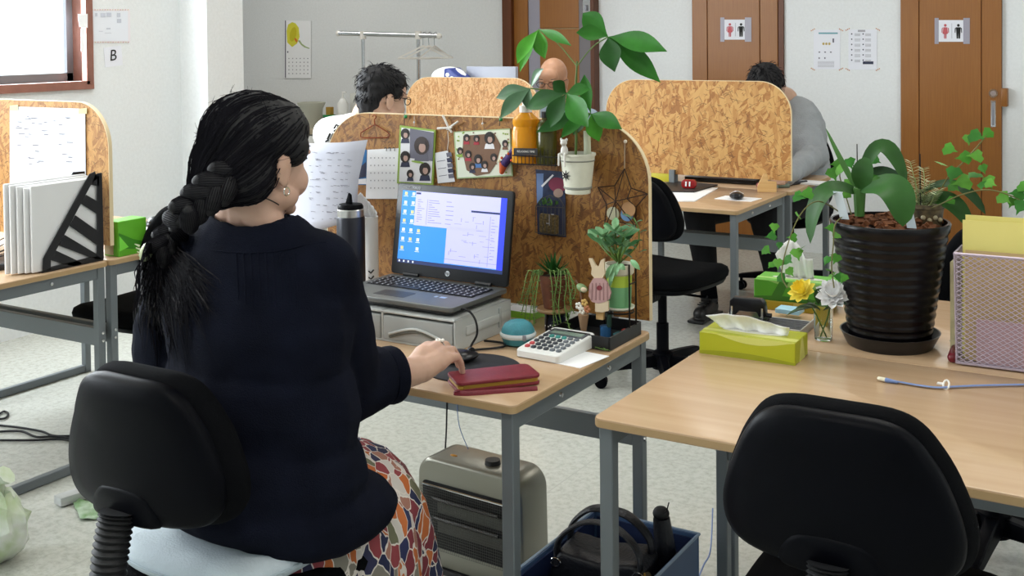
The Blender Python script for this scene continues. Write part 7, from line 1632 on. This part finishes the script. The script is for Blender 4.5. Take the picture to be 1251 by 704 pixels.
# ivy leaves behind the orchid's left
ivm = [mat('ivy_mid', '#437f27', .5, var=(20, .25), spec=.2), mat('ivy_light', '#5a9436', .5, var=(20, .2), spec=.2), M_pl]
def ivy_leaf(par, c, s, up, nrm, m):
    up, nrm = V(up).normalized(), V(nrm).normalized(); sd = up.cross(nrm).normalized()
    o = [(0, -.45), (.28, -.55), (.62, -.22), (.42, .02), (.34, .2), (.12, .38), (0, .75), (-.12, .38), (-.34, .2), (-.42, .02), (-.62, -.22), (-.28, -.55)]
    vs_ = [c + sd*u*s + up*v_*s + nrm*(-abs(u)*s*.25) for u, v_ in o] + [c]
    return part('leaf', MB().add(vs_, [(12, i, (i+1) % 12) for i in range(12)]), m, par, world=True, smooth=60)
def vine(label, pts, leaves, base, grp='ivy vines in the pot'):
    t = thing('ivy_vine', label, 'ivy', base, 0, grp); part('stem', MB().tube(spline(pts, 6), .0016, 6), mat('ivy_stem', '#6b6a3a', .6), t, world=True)
    rn = random.Random(len(pts)*7 + len(leaves))
    for k, (x, y, spx, dy) in enumerate(leaves):
        a = rn.uniform(-.9, .9); c = O_(x, y, dy); ivy_leaf(t, c, f1(spx*1.2), (math.sin(a)*.9, -.2, -.7 + rn.uniform(0, .9)), (rn.uniform(-.4, .4), -1, .5), ivm[k % 3])
    return t
vine('ivy vine reaching right over the mesh basket', [O_(1130, 258, .03), O_(1148, 250, .0), O_(1175, 238, -.02), O_(1205, 232, -.02), O_(1232, 238, -.02), O_(1262, 252, -.02)], [(1160, 245, 9, 0), (1226, 242, 13, -.02), (1243, 236, 13, -.02), (1251, 228, 12, -.02), (1210, 224, 10, -.02), (1246, 252, 14, -.03), (1236, 247, 10, -.01)], O_(1130, 258))
vine('ivy vine climbing before the brown door', [O_(1128, 256, .04), O_(1146, 236, .04), O_(1160, 214, .03), O_(1175, 200, .03), O_(1195, 178, .02), O_(1205, 165, .02)], [(1160, 182, 13, .03), (1150, 200, 12, .03), (1164, 212, 15, .02), (1178, 192, 13, .02), (1192, 190, 13, .02), (1192, 166, 14, .02), (1206, 163, 11, .02), (1176, 222, 16, .02), (1189, 214, 14, .01), (1201, 206, 9, .02), (1208, 222, 12, .01), (1200, 226, 12, .0), (1165, 228, 12, .02), (1183, 170, 10, .03)], O_(1128, 256))
vine('ivy vine hanging left of the pot over the green box', [O_(1030, 262, -.06), O_(1000, 246, -.1), O_(978, 262, -.14), O_(962, 300, -.16), O_(955, 335, -.16), O_(962, 352, -.17)], [(985, 236, 13, -.12), (974, 262, 9, -.14), (976, 240, 12, -.12), (968, 290, 9, -.15), (974, 310, 12, -.16), (962, 318, 13, -.16), (978, 304, 11, -.15), (950, 322, 10, -.16), (942, 288, 10, -.15), (936, 306, 10, -.15), (946, 278, 9, -.15), (955, 340, 10, -.16), (942, 324, 8, -.16), (965, 332, 9, -.16), (952, 300, 7, -.15)], O_(1030, 262))
vine('ivy vine hanging close to the pot\'s left side', [O_(1030, 264, -.08), O_(1020, 275, -.13), O_(1018, 300, -.14), O_(1016, 325, -.14), O_(1019, 352, -.14)], [(1014, 278, 9, -.13), (1021, 288, 9, -.13), (1010, 318, 10, -.14), (1021, 316, 10, -.14), (1016, 336, 9, -.14), (1024, 338, 9, -.14), (1030, 340, 9, -.14), (1012, 330, 7, -.14)], O_(1030, 264))
vine('ivy clump behind the orchid\'s left leaves', [O_(1040, 262, .05), O_(1032, 235, .06), O_(1026, 212, .06), O_(1038, 196, .06)], [(1018, 212, 14, .05), (1027, 206, 13, .05), (1038, 199, 12, .05), (1022, 200, 11, .06), (1035, 226, 12, .04), (1046, 206, 11, .06), (1068, 220, 12, .05), (1033, 238, 10, .04), (1070, 196, 10, .06)], O_(1040, 262))
# small patterned pot with a pale feathery plant
sp0 = O_(1131, 279, .055)
sp_t = thing('patterned_pot', 'small brown patterned pot standing in the big black pot', 'plant pot', sp0)
part('pot', MB().lathe([(.0001, 0), (.036, 0), (.042, .05), (.045, .052), (.045, .062), (.04, .062), (.038, .052), (.0001, .05)], 28), mat('pot_patterned', '#7a6a4c', .5, var=(70, .7), col2='#3a3226'), sp_t)
for k in range(7): a = -2.6+k*.36; part('heart_mark', MB().ell((.0405*math.cos(a), .0405*math.sin(a), .026+.006*(k % 2)), (.006, .006, .006), n=8, m=6), mat('mark_cream', '#b5a888', .6), sp_t)
fp = thing('feathery_plant', 'pale green feathery plant in the small patterned pot', 'plant', sp0 + V((0, 0, .05))); M_fp = mat('pale_needles', '#d3deb6', .5); rn = random.Random(21); ndl = MB()
for (x, y) in ((1112, 198), (1128, 206), (1118, 218), (1105, 212), (1136, 222), (1124, 232), (1142, 238), (1113, 236), (1148, 232), (1131, 240)):
    p0 = O_(1128+(x-1128)*.3, 258, .05); p1 = O_(x, y, .045+rn.uniform(-.02, .01)); sp_ = spline([p0, p0.lerp(p1, .5) + V((rn.uniform(-.005, .005), 0, .004)), p1], 8); part('stem', MB().tube(sp_, .0012, 5), mat('pale_stem', '#9fae78', .6), fp, world=True)
    for i in range(4, len(sp_)):
        for s in (-1, 1): ndl.leaf(sp_[i], sp_[i] + V((s*.015, rn.uniform(-.008, .004), .006)), .0048, n=3)
o = part('needles', ndl, M_fp, fp, world=True); o['kind'] = 'stuff'
